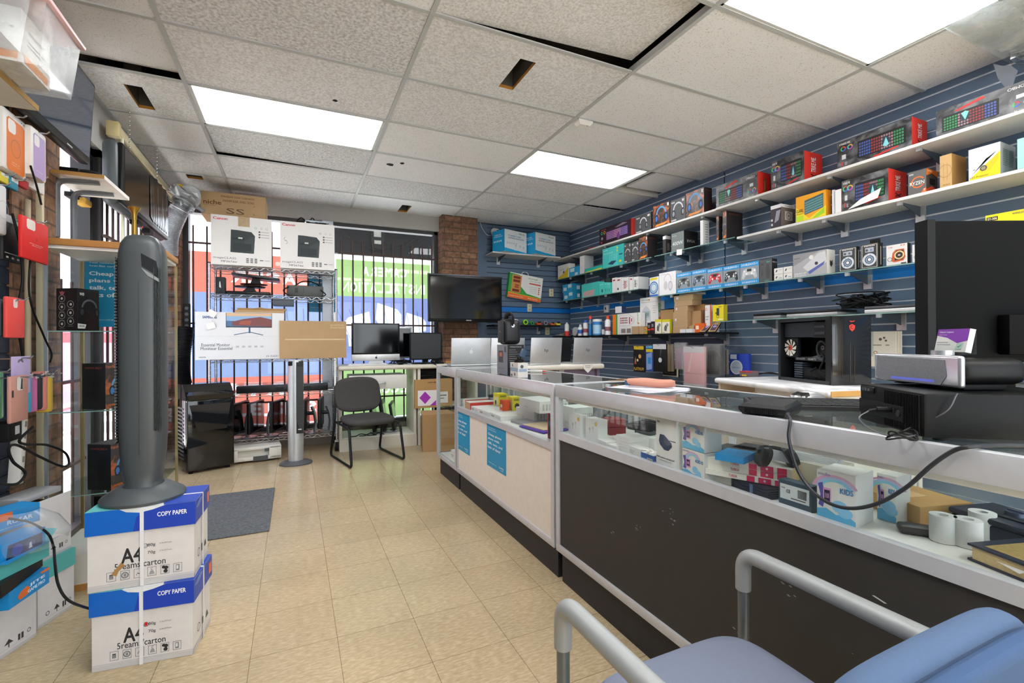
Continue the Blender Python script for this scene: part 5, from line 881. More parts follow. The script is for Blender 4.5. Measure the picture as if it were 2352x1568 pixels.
# --- black shelf: bottles, cartons, clocks
def y_at(u, Xf=3.46): return A(u, 750, X=Xf).y
def bottle(name, lab, u, prof, mats, X=3.46, extra=None):
    """prof: list of (radius, height) lists, one per part"""
    T = thing(name, lab, 'bottle', (X, y_at(u, X), Z4 + .001))
    for nm, pr, m in prof: b = MB(); b.lathe(pr, m, 18); b.build(nm, T)
    return T
TRN = mat('#dfe3e4', .2, spec=.6)
bottle('spray_can', 'white and red spray can at the left end of the black shelf', 1302, [('can', [(0, 0), (.032, 0), (.032, .07), (.0, .07)], mat('#d23a30', .35)), ('label', [(.0, .07), (.0321, .07), (.032, .15), (.026, .17), (0, .17)], mat('#e4e4e4', .4)), ('nozzle', [(0, .17), (.012, .17), (.012, .19), (0, .19)], WHT)], 0)
b = MB(); b.lathe([(.045, 0), (.06, 0), (.06, .04), (.045, .04)], mat('#cfd4d6', .15, spec=.6), 24, T=Matrix.Translation((0, 0, .06)) @ Matrix.Rotation(PI / 2, 4, 'Y')); tag(b.build('tape_roll', loc=(3.5, y_at(1320, 3.5), Z4 + .002)), 'roll of clear tape standing beside the white and red spray can', 'tape roll')
bottle('alcohol_bottle', 'clear plastic bottle with a white cap on the black shelf', 1333, [('body', [(0, 0), (.034, .0), (.036, .01), (.036, .1), (.016, .125), (0, .125)], TRN), ('label', [(.0365, .03), (.0366, .08)], mat('#3a62b8', .5)), ('cap', [(0, .125), (.016, .125), (.016, .15), (0, .15)], WHT)], 0)
bottle('air_duster', 'white duster can with a blue cap on the black shelf', 1345, [('can', [(0, 0), (.033, 0), (.033, .15), (.02, .17), (0, .17)], mat('#dfe0e2', .35)), ('label', [(.0335, .04), (.0336, .09)], mat('#a8525a', .5)), ('cap', [(0, .17), (.026, .17), (.024, .2), (0, .205)], mat('#2f5fb0', .4))], 0)
bottle('cleaner_bottle', 'tall blue cleaner bottle with a red top', 1356, [('body', [(0, 0), (.026, 0), (.026, .1), (.014, .15), (0, .15)], mat('#1d7fc4', .2, spec=.6)), ('neck', [(0, .15), (.014, .15), (.012, .21), (0, .21)], mat('#8aa8c8', .3)), ('cap', [(0, .21), (.022, .21), (.022, .24), (.01, .255), (0, .255)], mat('#d2402c', .4))], 0)
bottle('wipes_tub', 'blue and white wipes tub on the black shelf', 1372, [('body', [(0, 0), (.055, 0), (.057, .17), (0, .17)], mat('#3a86c8', .4)), ('label', [(.0575, .02), (.0578, .13)], mat('#a9d0ea', .4)), ('lid', [(0, .17), (.06, .17), (.06, .2), (0, .205)], WHT)], 0)
bottle('small_bottle', 'small white and navy bottle between the wipes tub and a duster can', 1386, [('body', [(0, 0), (.02, 0), (.02, .1), (0, .1)], mat('#3c4a5c', .4)), ('label', [(.0205, .01), (.0206, .07)], mat('#d8d8d8', .4))], 0)
bottle('air_duster', 'white duster can with a red and blue cap beside the orange edged carton', 1396, [('can', [(0, 0), (.036, 0), (.036, .17), (.022, .19), (0, .19)], mat('#dcdfe2', .35)), ('label', [(.0365, .05), (.0366, .1)], mat('#8a5a64', .5)), ('cap', [(0, .19), (.024, .19), (.022, .235), (0, .24)], mat('#b8503a', .4))], 0)
rb('clock_carton', 'orange edged carton picturing an arched wall clock on the black shelf', 'box', Z4, 1407, 1472, None, 717, '#e4e2de', dict(F=[('r', 0, 0, .12, 1, '#e8822a'), ('r', .12, 0, .18, 1, '#3aa64a'), ('p', [(.24, .4), (.24, .95), (.62, .95), (.76, .8), (.8, .67), (.76, .52), (.62, .4)], '#d3d1d1'), ('p', [(.26, .44), (.26, .91), (.6, .91), (.72, .78), (.76, .67), (.72, .55), (.6, .44)], '#e6e4e2')] + [('r', .29 + .055 * i, .53 + .11 * j, .325 + .055 * i, .6 + .11 * j, '#8c2f34') for i in range(5) for j in range(3)] + [('r', .6, .5, .64, .82, '#b04a4a'), ('r', .68, .6, .71, .75, '#8c2f34'), ('r', .32, .08, .48, .28, '#8a8078'), ('r', .52, .08, .66, .28, '#8a8078'), ('t', .9, .6, .5, .05, 'ALFAJR', '#4aa05a', dict(rot=90, bold=.05)), ('c', .93, .5, .04, '#e07a3a')]), dict(L='#e8822a'), Xf=3.46, d=.06)
rb('clock_carton', 'tall white carton picturing a domed digital clock', 'box', Z4, 1470, 1512, 1519, 680, '#e2e1df', dict(F=[('t', .3, .93, .4, .03, 'ALFAJR', '#3aa04a', dict(bold=.05)), ('c', .52, .93, .025, '#e07a3a'), ('t', .5, .87, .8, .025, 'Mosque clock CW-05', '#5a5a5a'), ('p', [(.1, .3), (.1, .62), (.2, .7), (.35, .78), (.5, .7), (.6, .62), (.6, .3)], '#c5c7cc'), ('r', .16, .45, .54, .62, '#9ab0ac'), ('t', .35, .54, .26, .07, '12:35', '#2f3a3a'), ('r', .16, .33, .54, .37, '#d8d8da')] + [('r', .7, .75 - .06 * k, .9, .76 - .06 * k, '#9a9a9a') for k in range(4)], R=[('t', .5, .7, 2.4, .11, 'ALFAJR', '#3aa04a', dict(rot=90, bold=.05)), ('c', .5, .42, .04, '#e07a3a')]), dict(R='#cfd0cd'), Xf=3.54)
rb('small_carton', 'small white and navy carton standing on the orange edged clock carton', 'box', A(1425, 718, X=3.47).z, 1413, 1428, 1438, 703, '#dfdfe0', mats=dict(R='#24345c'), Xf=3.47)
rb('kraft_box', 'small kraft box, left of the two before the tall clock carton', 'cardboard box', Z4, 1450.5, 1466.5, None, 749, KRAFT, d=.06, Xf=3.40, group='small kraft boxes'); rb('kraft_box', 'small kraft box, right of the two before the tall clock carton', 'cardboard box', Z4, 1467, 1478, None, 749, KRAFT, d=.06, Xf=3.40, group='small kraft boxes')
for k, (a, c, v, col, lab) in enumerate(((1479, 1486, 752, '#d8a02a', 'yellow and green small pack beside the kraft boxes'), (1486.5, 1494, 741, '#2b2426', 'black small pack with a red edge'), (1494.5, 1502.5, 738, '#221f22', 'black small pack next to the yellow phone holder box'))):
    rb('small_pack', lab, 'box', Z4, a, c, None, v, col, dict(F=[('r', 0, .3, 1, .45, '#2f9a4a' if k == 0 else '#c83a2e'), ('r', .2, .55, .8, .8, '#7a7a80')]), d=.05, Xf=3.42)
for k, (a, c, e, lab) in enumerate(((1504, 1519, None, 'left'), (1520, 1538, 1545, 'right'))):
    rb('phone_holder_box', 'yellow and white phone holder box, %s one of the pair on the black shelf' % lab, 'box', Z4, a, c, e, 733, '#e6e3d2', dict(F=[('r', 0, .82, 1, 1, '#d8cf2a'), ('p', [(.3, .2), (.6, .15), (.7, .5), (.45, .62), (.3, .45)], '#5f625f'), ('c', .7, .6, .12, '#8a8f8a'), ('r', .1, .05, .35, .1, '#b0a82a')]), dict(R='#d2c81e', T='#d8cf2a'), 'yellow phone holder boxes', d=.06)
rb('cardboard_box', 'square tan box with a blue corner label behind the phone holder boxes', 'cardboard box', Z4, 1517, 1547, None, 710, mat('#c09a6c', .85), dict(F=[('r', .8, .3, 1, .5, '#3a82c0')]), Xf=3.56, d=.1)
zz = A(1530, 709, X=3.58).z
rb('tin_box', 'bright blue box on top of the square tan box', 'box', zz, 1527, 1550, None, 684, '#1f7fd0', Xf=3.58, d=.08); rb('slim_box', 'slim white and navy box beside the bright blue box', 'box', zz, 1518, 1526, None, 690, '#cfd3da', Xf=3.58, d=.07)
zc = Z4; ST = ((1545, 1578, 11.5, 'lowest'), (1546, 1579, 10, 'second'), (1546, 1579, 10, 'third'), (1546, 1579, 11, 'fourth'), (1548, 1580, 11, 'fifth'), (1549, 1590, 11, 'sixth'), (1548, 1592, 10, 'seventh'))
zh = .0
for k, (a, c, hpx, lab) in enumerate(ST):
    h = .052; rb('mailer_box', 'small brown mailer box, %s from the bottom of the tall stack' % lab if k else 'small brown mailer box at the bottom of the tall stack', 'cardboard box', zc, a, c, None, 0, KRAFT, dict(F=[('r', .12, .3, .24, .75, '#d9cfe0')] if k in (2, 4, 6) else []), d=.1 if k < 5 else .12, Xf=3.45, hh=h, group='stacked brown mailer boxes'); zc += h + .001
rb('white_box', 'white carton lying on the tall stack of mailer boxes', 'box', zc, 1560, 1600, None, 0, '#dcdde0', Xf=3.48, hh=.055, d=.12)
rb('mailer_box', 'brown mailer box under the upright brown carton', 'cardboard box', Z4, 1580.5, 1594, None, 747, KRAFT, Xf=3.47, d=.1); zb = A(1594, 747, X=3.47).z
rb('upright_carton', 'upright brown carton beside the mailer stack', 'cardboard box', zb + .001, 1581, 1610, None, 713, mat('#b08c64', .85), Xf=3.5, d=.1)
rb('mailer_box', 'brown carton on top of the upright brown carton', 'cardboard box', A(1610, 713, X=3.5).z + .003, 1593, 1618, None, 698, mat('#a97f50', .85), Xf=3.53, d=.1)
rb('white_box', 'small white box in front of the mailer stack, left of two', 'box', Z4, 1561, 1574, None, 755, '#dcdee2', Xf=3.39, d=.05, hh=.035); rb('white_box', 'small white box in front of the mailer stack, right of two', 'box', Z4, 1575, 1589, None, 755, '#dcdee2', Xf=3.39, d=.05, hh=.035)
rb('orange_box', 'small orange box with a white square on the black shelf', 'box', Z4, 1596, 1618, None, 742, '#e0641e', dict(F=[('r', .08, .35, .4, .75, '#f0d8c4')]), Xf=3.43, d=.1)
rb('charger_box', 'white and orange charger box behind the small orange box', 'box', Z4, 1619, 1634, None, 700, '#e0dedd', dict(F=[('r', .8, 0, 1, 1, '#d8501e'), ('o', .2, .85, .05, .015, '#d8501e'), ('r', .1, .55, .6, .6, '#b0aeb0'), ('r', .1, .45, .5, .5, '#b0aeb0')]), Xf=3.45, d=.1)
for k, (u, rz) in enumerate(((1612, .5), (1634, .75))):
    b = MB(); b.box(-.035, 0, 0, .035, .016, .15, mat('#2c2434', .35), .004); b.pr(frames(.07, .016, .15)['F'], [('r', .05, .03, .95, .97, '#c9a04a'), ('r', .14, .1, .86, .9, '#3a2c44'), ('c', .5, .55, .12, '#a08ac0'), ('r', .2, .75, .8, .85, '#d8c080')]); tag(b.build('phone_case_pack', loc=(3.37, y_at(u, 3.37), Z4 + .004), rot=(-.95, 0, -PI / 2 + .3 * k)), 'gold and purple phone case pack leaning at the shelf end, %s of two' % ('left' if k == 0 else 'right'), 'phone case', 'gold and purple packs')
p = A(1395, 709, X=3.685); b = MB(); b.box(-.045, -.03, -.05, .045, 0, .05, WHT, .006); b.box(-.012, -.032, -.012, .012, -.03, .018, mat('#4a4a4a')); tag(b.build('wall_thermostat', loc=(3.688, p.y, p.z), rot=-PI / 2), 'white square wall control on the blue wall strip above the cans', 'thermostat')
b = MB(); b.tube(spline([A(1437, 768, X=3.4), A(1434, 790, X=3.4), A(1430, 808, X=3.4)]), .002, BLKM); tag(b.build('thin_cable'), 'thin black cable dangling from the black shelf', 'cable')
b = MB(); b.box(0, -.06, 0, .17, .07, .006, WHT, T=Matrix.Rotation(.1, 4, 'Y')); b.box(.03, -.1, .008, .15, .0, .012, mat('#d8c24a'), T=Matrix.Rotation(-.1, 4, 'Y')); tag(b.build('paper_scraps', loc=(3.39, y_at(1283, 3.4), Z4 + .018)), 'white and yellow paper scraps at the left end of the black shelf', 'paper')
# --- packs hanging on wall pegs above the work bench
def peg(b, x0, y, z, L): b.tube([(L, 0, z), (-.02, 0, z + .004), (-.03, 0, z + .012)], .003, CHR, 6)
def hang(name, lab, u0, u1, v0, v1, X, base, deco, t=.02, tilt=0, group='packs on wall pegs', clear=None):
    a, c = A(u0, (v0 + v1) / 2, X=X), A(u1, (v0 + v1) / 2, X=X); w = a.y - c.y; zt, zb = A((u0 + u1) / 2, v0, X=X).z, A((u0 + u1) / 2, v1, X=X).z; h = zt - zb
    b = MB(); b.box(-w / 2, 0, 0, w / 2, t, h, mm(base), min(.006, t * .3)); b.pr(frames(w, t, h)['F'], deco); T = thing(name, lab, 'pack', (X, (a.y + c.y) / 2, zb), (0, tilt, -PI / 2) if False else -PI / 2 + tilt, group); b.build('pack', T)
    p = MB(); p.tube([(0, .68 * 0 + (WR - .01 - X), h - .012), (0, -.02, h - .01), (0, -.03, h)], .003, CHR, 6); p.build('peg_hook', T)
    if clear: q = MB(); q.box(-w / 2 - .01, -.006, -.01, w / 2 + .01, t + .006, h + .01, clear, .01); q.build('clear_bag', T)
    return T
BAG = glass('clear_plastic_bag', (.94, .95, .96, 1), .7, .2, .22)
hang('puzzle_pack', 'black and gold hanging pack, leftmost on the wall pegs', 1454.5, 1480, 794, 854, 3.42, '#1b1718', [('r', .06, .86, .94, .99, '#d8b832'), ('t', .5, .12, .9, .12, 'PLATINUM', '#c9a24a', dict(bold=.05)), ('p', [(.1, .3), (.2, .6), (.3, .3)], '#b08a4a'), ('c', .6, .6, .08, '#d0a060'), ('c', .4, .45, .05, '#e0d0b0'), ('r', .1, .3, .25, .38, '#b83a3a')])
hang('watch_pack', 'blue and yellow hanging pack next to the black and gold one', 1482, 1500, 794, 853, 3.44, '#3a56a8', [('p', [(.15, .05), (.85, .1), (.85, .75), (.15, .68)], '#8aa8d8'), ('r', .1, .76, .95, .88, '#e0cc2a'), ('r', .35, .3, .75, .55, '#2f8ad0'), ('r', .1, .92, .9, 1, '#6ac0e0')])
hang('phone_case_pack', 'black phone case in a clear pack with a round logo hole', 1500, 1530, 790, 853, 3.38, '#161617', [('c', .55, .42, .09, '#cfd2d4'), ('r', 0, .82, 1, 1, '#c9cdd0'), ('p', [(.55, .8), (.68, .8), (.55, .5)], '#4a4c50')])
for k, (u0, u1, c) in enumerate(((1531, 1537, '#b9a98c'), (1538, 1546, '#a89a84'))): hang('phone_case_pack', 'tan phone case pack edge-on, %s of two behind the black case' % ('left' if k == 0 else 'right'), u0, u1, 790, 853, 3.46, c, [])
hang('phone_case_pack', 'mauve phone case in a clear bag beside the tan packs', 1550, 1575, 788, 847, 3.42, '#a08a98', [('r', 0, .8, 1, 1, '#8d8e92'), ('p', [(.6, 0), (.8, 0), (.9, .8), (.75, .8)], '#b8a4b0')], clear=BAG)
hang('photo_frame_pack', 'thin black framed pack hanging low under the tan packs', 1522, 1558, 838, 864, 3.50, '#1a1b1c', [('r', 0, 0, 1, .08, '#c9c4b8'), ('r', .9, 0, 1, 1, '#c9c4b8'), ('t', .45, .3, .6, .1, 'silicone case', '#8a8a8a')])
hang('pink_case_bag', 'large clear bag holding a pink case, hanging lowest of the packs', 1570, 1618, 796, 893, 3.30, '#d9a3a6', [('r', 0, 0, 1, .12, '#b9b9bc'), ('r', 0, .86, 1, 1, '#d0ccce'), ('r', .1, .35, .9, .38, '#c58c90'), ('p', [(.2, .4), (.3, .4), (.45, .85), (.38, .85)], '#e4bcbe')], .025, clear=BAG)
hang('red_pack', 'narrow red pack behind the pink case bag', 1603, 1612, 802, 845, 3.47, '#c8303c', [('r', .2, .7, .8, .82, '#e8d8d8')])
hang('pouch_pack', 'black zip pouch in a shiny clear bag, right of the pink case bag', 1618, 1654, 792, 860, 3.40, '#232427', [('r', .12, .12, .85, .78, '#2f3135'), ('o', .5, .6, .25, .02, '#55585c', 0, 180, 1.4), ('r', .48, .3, .51, .65, '#55585c')], .05, clear=BAG)
for k in range(3): hang('grey_pack', 'grey pack edge-on right of the black pouch, %s of three' % ('first', 'second', 'third')[k], 1657 + 5 * k, 1661 + 5 * k, 796 + 3 * k, 860, 3.46, ('#77797c', '#5a5c60', '#6a6662')[k], [])
hang('headset_pack', 'royal blue blister pack with a clear dome, rightmost on the wall pegs', 1675, 1719, 812, 861, 3.58, '#1f3fae', [('c', .38, .36, .32, '#a9b8cc'), ('o', .38, .36, .34, .05, '#d0dae6'), ('t', .38, .34, .4, .06, 'HEADSET', '#5a78c8'), ('r', .06, .74, .4, .96, '#c9d4e8')], .04)
p = A(2032, 805, X=3.62)
for k in range(3): carton('instruction_card', 'white hanging card with a small plant print, %s of the bundle beyond the open computer' % ('front', 'middle', 'back')[k], 'card', (3.60 + .012 * k, p.y - .01 * k, p.z - .11), .15, .008, .24, -PI / 2, '#d8d3c6', None, dict(F=[('c', .4, .78, .04, '#5a5a54'), ('c', .55, .82, .03, '#5a5a54'), ('c', .62, .74, .03, '#5a5a54'), ('r', .1, .6, .45, .63, '#8a8578'), ('r', .6, .6, .75, .63, '#8a8578'), ('o', .2, .4, .05, .015, '#b04a3a')]), 'hanging white cards')
# ================================================================ COUNTERS
ALU = mat('#c9cbd0', .38, .35); DECK = mat('#d8d6d1', .5); TOP = glass('counter_glass', (.93, .97, .955, 1), 1.3, 0, .03); FGL = glass('front_glass', (.97, .985, .98, 1), .2, 0, .01); BGL = glass('back_glass', (.86, .9, .9, 1), .8, 0, .12)
TOE = mat('#26262a', .5, var=.3, scale=30); BPAN = mat('#34322f', .55, var=.12, scale=18); WPAN = mat('#e6dfd4', .5)
CX0, CX1 = 1.16, 1.67
def showcase(nm, lab, y0, y1, deck, rail0, panel, solid=True):
    S = thing(nm, lab, 'display counter', (CX0, y0, 0), group='glass display counters'); d = CX1 - CX0; L = y1 - y0
    b = MB(); b.box(.03, 0.01, 0, d - .02, L - .01, .155, TOE); b.build('toe_base', S)
    b = MB()
    for z0, z1 in ((.905, .965), (.155, .19)): b.box(0, 0, z0, .026, L, z1, ALU, .002); b.box(d - .026, 0, z0, d, L, z1, ALU)
    for y in (0, L - .03):
        b.box(0.0005, y, .19, .026, y + .03, .905, ALU); b.box(d - .026, y, .19, d - .0005, y + .03, .905, ALU); b.box(.026, y, .93, d - .026, y + .03, .965, ALU); b.box(.026, y, .155, d - .026, y + .03, .19, ALU)
    if solid: b.box(0.0002, .03, rail0, .026, L - .03, rail0 + .037, ALU)
    b.build('frame', S)
    b = MB(); b.box(.026, .03, .957, d - .026, L - .03, .9645, TOP); b.build('top_glass', S)
    b = MB(); b.box(.010, .03, deck if solid else .19, .015, L - .03, .905, FGL); b.build('front_glass', S)
    if solid: b = MB(); b.box(.008, .03, .19, .02, L - .03, rail0, panel); b.build('front_panel', S)
    b = MB(); b.box(.026, .012, (deck if solid else .19) - .016, d - .026, L - .012, (deck if solid else .19), DECK)
    if solid: b.box(d - .02, .03, .19, d - .008, L - .03, deck - .016, DECK)
    b.build('display_deck', S)
    b = MB(); b.box(d - .016, .03, deck if solid else .2, d - .011, L - .03, .905, BGL)
    for k in range(1, 3): b.box(d - .022, L * k / 3 - .012, deck if solid else .2, d - .006, L * k / 3 + .012, .905, ALU)
    b.build('sliding_door', S)
    for y in (.006, L - .011): b = MB(); b.box(.028, y, deck if solid else .2, d - .028, y + .005, .905, FGL); b.build('end_glass', S)
    b = MB(); b.box(.03, .05, .885, .06, L - .05, .905, WHT, .004); b.cyl((.075, .06, .89), (.075, L - .06, .89), .008, mat('#e4e6e8', .3)); b.build('tube_lamp', S)
    return S
DZ2, DZ1, DZ3 = .722, .672, .19
showcase('display_counter', 'near glass display counter with a black lower panel', .17, 2.0, DZ2, .70, BPAN)
c1 = showcase('display_counter', 'glass display counter with a white lower panel and two blue posters', 2.02, 3.555, DZ1, .635, WPAN)
c3 = showcase('display_counter', 'all-glass corner display counter next to the white panelled one', 3.57, 4.12, DZ3, .155, WPAN, False)
b = MB(); b.box(.03, .03, .60, .48, .52, .606, SHF); b.build('glass_shelf', c3)
b = MB()
rr = random.Random(3)
for (yy, zz, s) in ((1.25, .58, .03), (1.23, .56, .02), (1.4, .47, .02), (.8, .52, .03), (.62, .42, .05), (.95, .33, .03), (1.55, .4, .02)):
    for k in range(5):
        y_, z_ = yy + rr.uniform(-s, s), zz + rr.uniform(-s, s) * .6; q = rr.uniform(.002, .007); b.add([(CX0 + .0075, y_ - q, z_), (CX0 + .0075, y_, z_ - q * .3), (CX0 + .0075, y_ + q, z_ + q * .2), (CX0 + .0075, y_, z_ + q * .5)], [(0, 1, 2, 3)], mat('#8d8a84', .8))
b.add([(CX0 + .0075, .585, .60), (CX0 + .0075, .61, .606), (CX0 + .0075, .615, .604), (CX0 + .0075, .59, .598)], [(0, 1, 2, 3)], mat('#cfcdc8', .8))
o = b.build('scuff_marks', bpy.data.objects['display_counter']); o.location = (-CX0, -.17, 0); o['kind'] = 'stuff'
p0, p1 = A(1045, 945, X=CX0), A(1077, 1050, X=CX0); poster('phone_plan_poster', 'blue phone plan poster on the white counter panel, farther of two', (CX0 + .0065, p0.y, p1.z + .01), (0, -(p0.y - p1.y), 0), (0, 0, .632 - p1.z - .01), (-1, 0, 0))
p0, p1 = A(1116, 963, X=CX0), A(1160, 1094, X=CX0); poster('phone_plan_poster', 'blue phone plan poster on the white counter panel, nearer of two', (CX0 + .0065, p0.y, p1.z), (0, -(p0.y - p1.y), 0), (0, 0, .632 - p1.z), (-1, 0, 0))
def cb(name, lab, cat, a, c, vt, Z, d, base, deco=None, mats=None, group=None, h=None, bev=0, Zp=None):
    """box whose front bottom edge runs between two pixels on the level Z"""
    Zp = Zp or Z; p, q = A(*a, Z=Zp), A(*c, Z=Zp); w = (q - p).length - .002; an = math.atan2(q.y - p.y, q.x - p.x); m = (p + q) / 2
    nx, ny = -math.sin(an), math.cos(an); xs_ = [m.x + s * w / 2 * math.cos(an) + e * d * nx for s in (-1, 1) for e in (0, 1)]; ys_ = [m.y + s * w / 2 * math.sin(an) + e * d * ny for s in (-1, 1) for e in (0, 1)]
    if Z < .9:
        sh = max(0, CX0 + .02 - min(xs_)); m.x += sh; m.x -= max(0, max(xs_) + sh - (CX1 - .03))
    if h is None:
        zc = pix_ray(c[0], c[1]); t = (Z - CAMH) / zc.z; r2 = pix_ray(c[0], vt); h = CAMH + r2.z * t * (zc.x * math.cos(YAW) * 0 + 1) - Z
    return carton(name, lab, cat, (m.x, m.y, Z + .001), w, d, h, an, base, mats, deco, group, bev=bev)
# --- inside the near counter
WB_ = '#e2e2e0'
EAR = [('c', .35, .55, .07, '#b9b9bb'), ('r', .33, .35, .37, .5, '#b9b9bb'), ('c', .6, .62, .07, '#c4c4c6'), ('r', .6, .42, .64, .58, '#c4c4c6'), ('c', .84, .82, .085, '#c8a62a'), ('c', .84, .82, .05, '#e4c860')]
cb('earbud_box', 'upright white earbud box with a gold seal, farther of two in the near counter', 'earbud box', (1307, 999), (1333, 1008), 955, DZ2, .04, WB_, dict(F=EAR), group='white earbud boxes'); cb('earbud_box', 'upright white earbud box with a gold seal, nearer of two in the near counter', 'earbud box', (1345, 1011), (1374, 1021), 966, DZ2, .05, WB_, dict(F=EAR), group='white earbud boxes')
cb('red_box', 'dark red box, lower of two stacked in the near counter', 'box', (1400, 1000), (1438, 998), 0, DZ2, .09, '#7c2228', h=.036, group='stacked dark red boxes'); cb('red_box', 'dark red box, upper of two stacked in the near counter', 'box', (1400, 1000), (1438, 998), 0, DZ2 + .038, .09, '#86262c', h=.036, Zp=DZ2, group='stacked dark red boxes')
b = MB(); b.box(-.07, -.03, 0, .07, .04, .02, mat('#3a3c3e', .5, bump=.5), .003); o = b.build('grey_device', loc=A(1390, 975, Z=DZ2) + Vector((.02, .05, .045)), rot=(.0, -.45, .3)); tag(o, 'dark grey slab leaning behind the white earbud boxes', 'electronics')
for k, (u, v, w, d, h, c, lab) in enumerate(((1440, 990, .1, .12, .03, '#2c2d30', 'black gadget lying beside the dark red boxes'), (1470, 992, .12, .1, .045, '#343639', 'black tray of phones behind the small white boxes'), (1455, 1000, .09, .06, .015, '#55585c', 'grey flat gadget behind the stacked white boxes'))):
    p = A(u, v, Z=DZ2); b = MB(); b.box(-w / 2, 0, 0, w / 2, d, h, mat(c, .4), .004); b.box(-w / 2 + .01, .01, h, w / 2 - .01, d - .02, h + .004, mat('#17181a', .2)); tag(b.build('phone_tray', loc=(p.x + .05, p.y, DZ2 + .001), rot=-PI / 2 + .2), lab, 'electronics')
for k, (a, c, h, z, d, lab) in enumerate((((1370, 1021), (1393, 1031), .026, 0, .06, 'small white box right of the nearer earbud box'), ((1394, 1031), (1415, 1038), .022, 0, .06, 'small crumpled white box beside the stacked white boxes'), ((1416, 1035), (1443, 1045), .022, 0, .1, 'white box at the bottom of three stacked in the near counter'), ((1416, 1035), (1443, 1045), .022, .023, .1, 'white box in the middle of three stacked in the near counter'), ((1415, 1034), (1443, 1045), .02, .046, .1, 'white box on top of three stacked in the near counter'), ((1444, 1044), (1472, 1055), .036, 0, .05, 'white box with fine print next to the blue barcode box'))):
    cb('accessory_box', lab, 'box', a, c, 0, DZ2 + z, d, '#e0dfdc', dict(F=[('r', .1, .55, .5, .6, '#9a9a9a'), ('r', .1, .35, .4, .4, '#9a9a9a')] if k == 5 else [('r', .2, .4, .5, .48, '#c4c4c2')]), h=h, Zp=DZ2)
cb('accessory_box', 'blue and white box with a barcode before the tall charger box', 'box', (1471, 1058), (1501, 1070), 0, DZ2, .04, '#2f5fa4', dict(F=[('r', .5, .12, .92, .6, '#e6e6e6')] + [('r', .55 + .035 * k, .16, .57 + .035 * k, .55, '#2a2a2a') for k in range(10)]), dict(T='#e0e0de'), h=.034)
p = A(1478, 1030, Z=DZ2 + .06); b = MB()
for k in range(4): b.tube(spline([(rr.uniform(-.03, .03), rr.uniform(-.05, .05), rr.uniform(0, .02)) for _ in range(5)]), .0018, WHT, 5)
tag(b.build('white_cable', loc=(p.x + .03, p.y, DZ2 + .04)), 'thin white cable coiled on the small white boxes', 'cable')
cb('accessory_box', 'white box behind the coiled white cable', 'box', (1472, 1032), (1503, 1036), 0, DZ2, .05, '#dcdbd8', dict(F=[('t', .4, .5, .3, .12, 'modio', '#6a6a6a')]), h=.05)
cb('charging_pad_box', 'tall white box picturing a dark blue wireless charging pad', 'box', (1505, 1071), (1552, 1088), 957, DZ2, .035, '#dfdedb', dict(F=[('p', [(.15, .5), (.2, .62), (.42, .62), (.78, .5), (.8, .44), (.62, .35), (.42, .35), (.2, .43)], '#34425c'), ('r', .68, .53, .98, .545, '#3f4650'), ('t', .45, .93, .32, .035, 'mophie', '#55565a'), ('c', .26, .935, .014, '#2f3033'), ('t', .48, .2, .86, .035, '15W wireless charging pad', '#3c3d42', dict(bold=.02)), ('t', .48, .15, .6, .02, 'universal Qi fast charge', '#77787c'), ('r', .06, .83, .2, .86, '#8a8a8c'), ('r', .1, .06, .4, .075, '#8fae8a'), ('r', .55, .06, .85, .075, '#77787c')]))
KID = [('t', .2, .93, .32, .06, 'modio', '#8a7ab0', dict(bold=.03)), ('o', .48, .62, .32, .045, '#d8a8c4', 20, 170, 1.3), ('o', .48, .62, .27, .04, '#a8c0e4', 20, 170, 1.3), ('o', .48, .62, .225, .04, '#86cbe0', 20, 170, 1.3), ('p', [(0, 0), (1, 0), (1, .12), (.8, .2), (.5, .17), (.25, .26), (0, .22)], '#5fb0d8'), ('p', [(.03, .72), (.15, .76), (.2, .6), (.22, .42), (.16, .26), (.04, .3), (.1, .5)], '#5a54a8'), ('r', .17, .36, .38, .66, '#d79ac4'), ('r', .2, .4, .35, .62, '#2c2440'), ('t', .275, .51, .1, .1, '10:08', '#e0b0d8'), ('t', .78, .66, .34, .11, 'KIDS', '#3f86c8', dict(bold=.06)), ('c', .6, .34, .12, '#8cc4e4', 1.2), ('c', .74, .24, .1, '#8cc4e4', 1.3)]
SID = [('t', .45, .5, .5, .09, 'modio', '#6a6c70', dict(rot=90))]
def kid(lab, a, c, d, h, z=0):
    o = cb('kids_watch_box', lab, 'box', a, c, 0, DZ2 + z, d, '#e3e0da', dict(F=KID), dict(R='#c9cac7', T='#dcdad5'), 'kids watch boxes', h=h, Zp=DZ2); return o
kid("children's watch box, lower of two stacked beside the tall charger box", (1555, 1092), (1606, 1112), .07, .092); kid("children's watch box, upper of two stacked beside the tall charger box", (1555, 1092), (1606, 1112), .07, .092, .094)
kid("children's watch box, front one of the pair near the paper rolls", (1876, 1190), (1967, 1216), .10, .125)
kid("children's watch box, back one of the pair near the paper rolls", (2014, 1190), (2060, 1204), .06, .115)
for k, (a, c, v, lab) in enumerate((((1640, 1106), (1680, 1116), 0, 'flat white box beneath the pink striped books'),)): cb('accessory_box', lab, 'box', a, c, 0, DZ2, .1, '#ddd8ce', h=.028)
b = MB()
for k in range(5): b.box(-.07 + .002 * k, 0, .0056 * k, .07 - .003 * k, .13, .005 + .0056 * k, mat('#232b3c' if k % 2 else '#1c2230', .5), .002)
b.box(-.0, -.001, 0, .012, -.0, .027, mat('#5a6a8a', .3)); p = A(1722, 1132, Z=DZ2); tag(b.build('navy_sleeve_stack', loc=(p.x, p.y, DZ2 + .001), rot=-PI / 2 - .1), 'bundle of navy blue sleeves under the pink striped books', 'sleeves')
zb = DZ2 + .030
PK = '#e0315f'
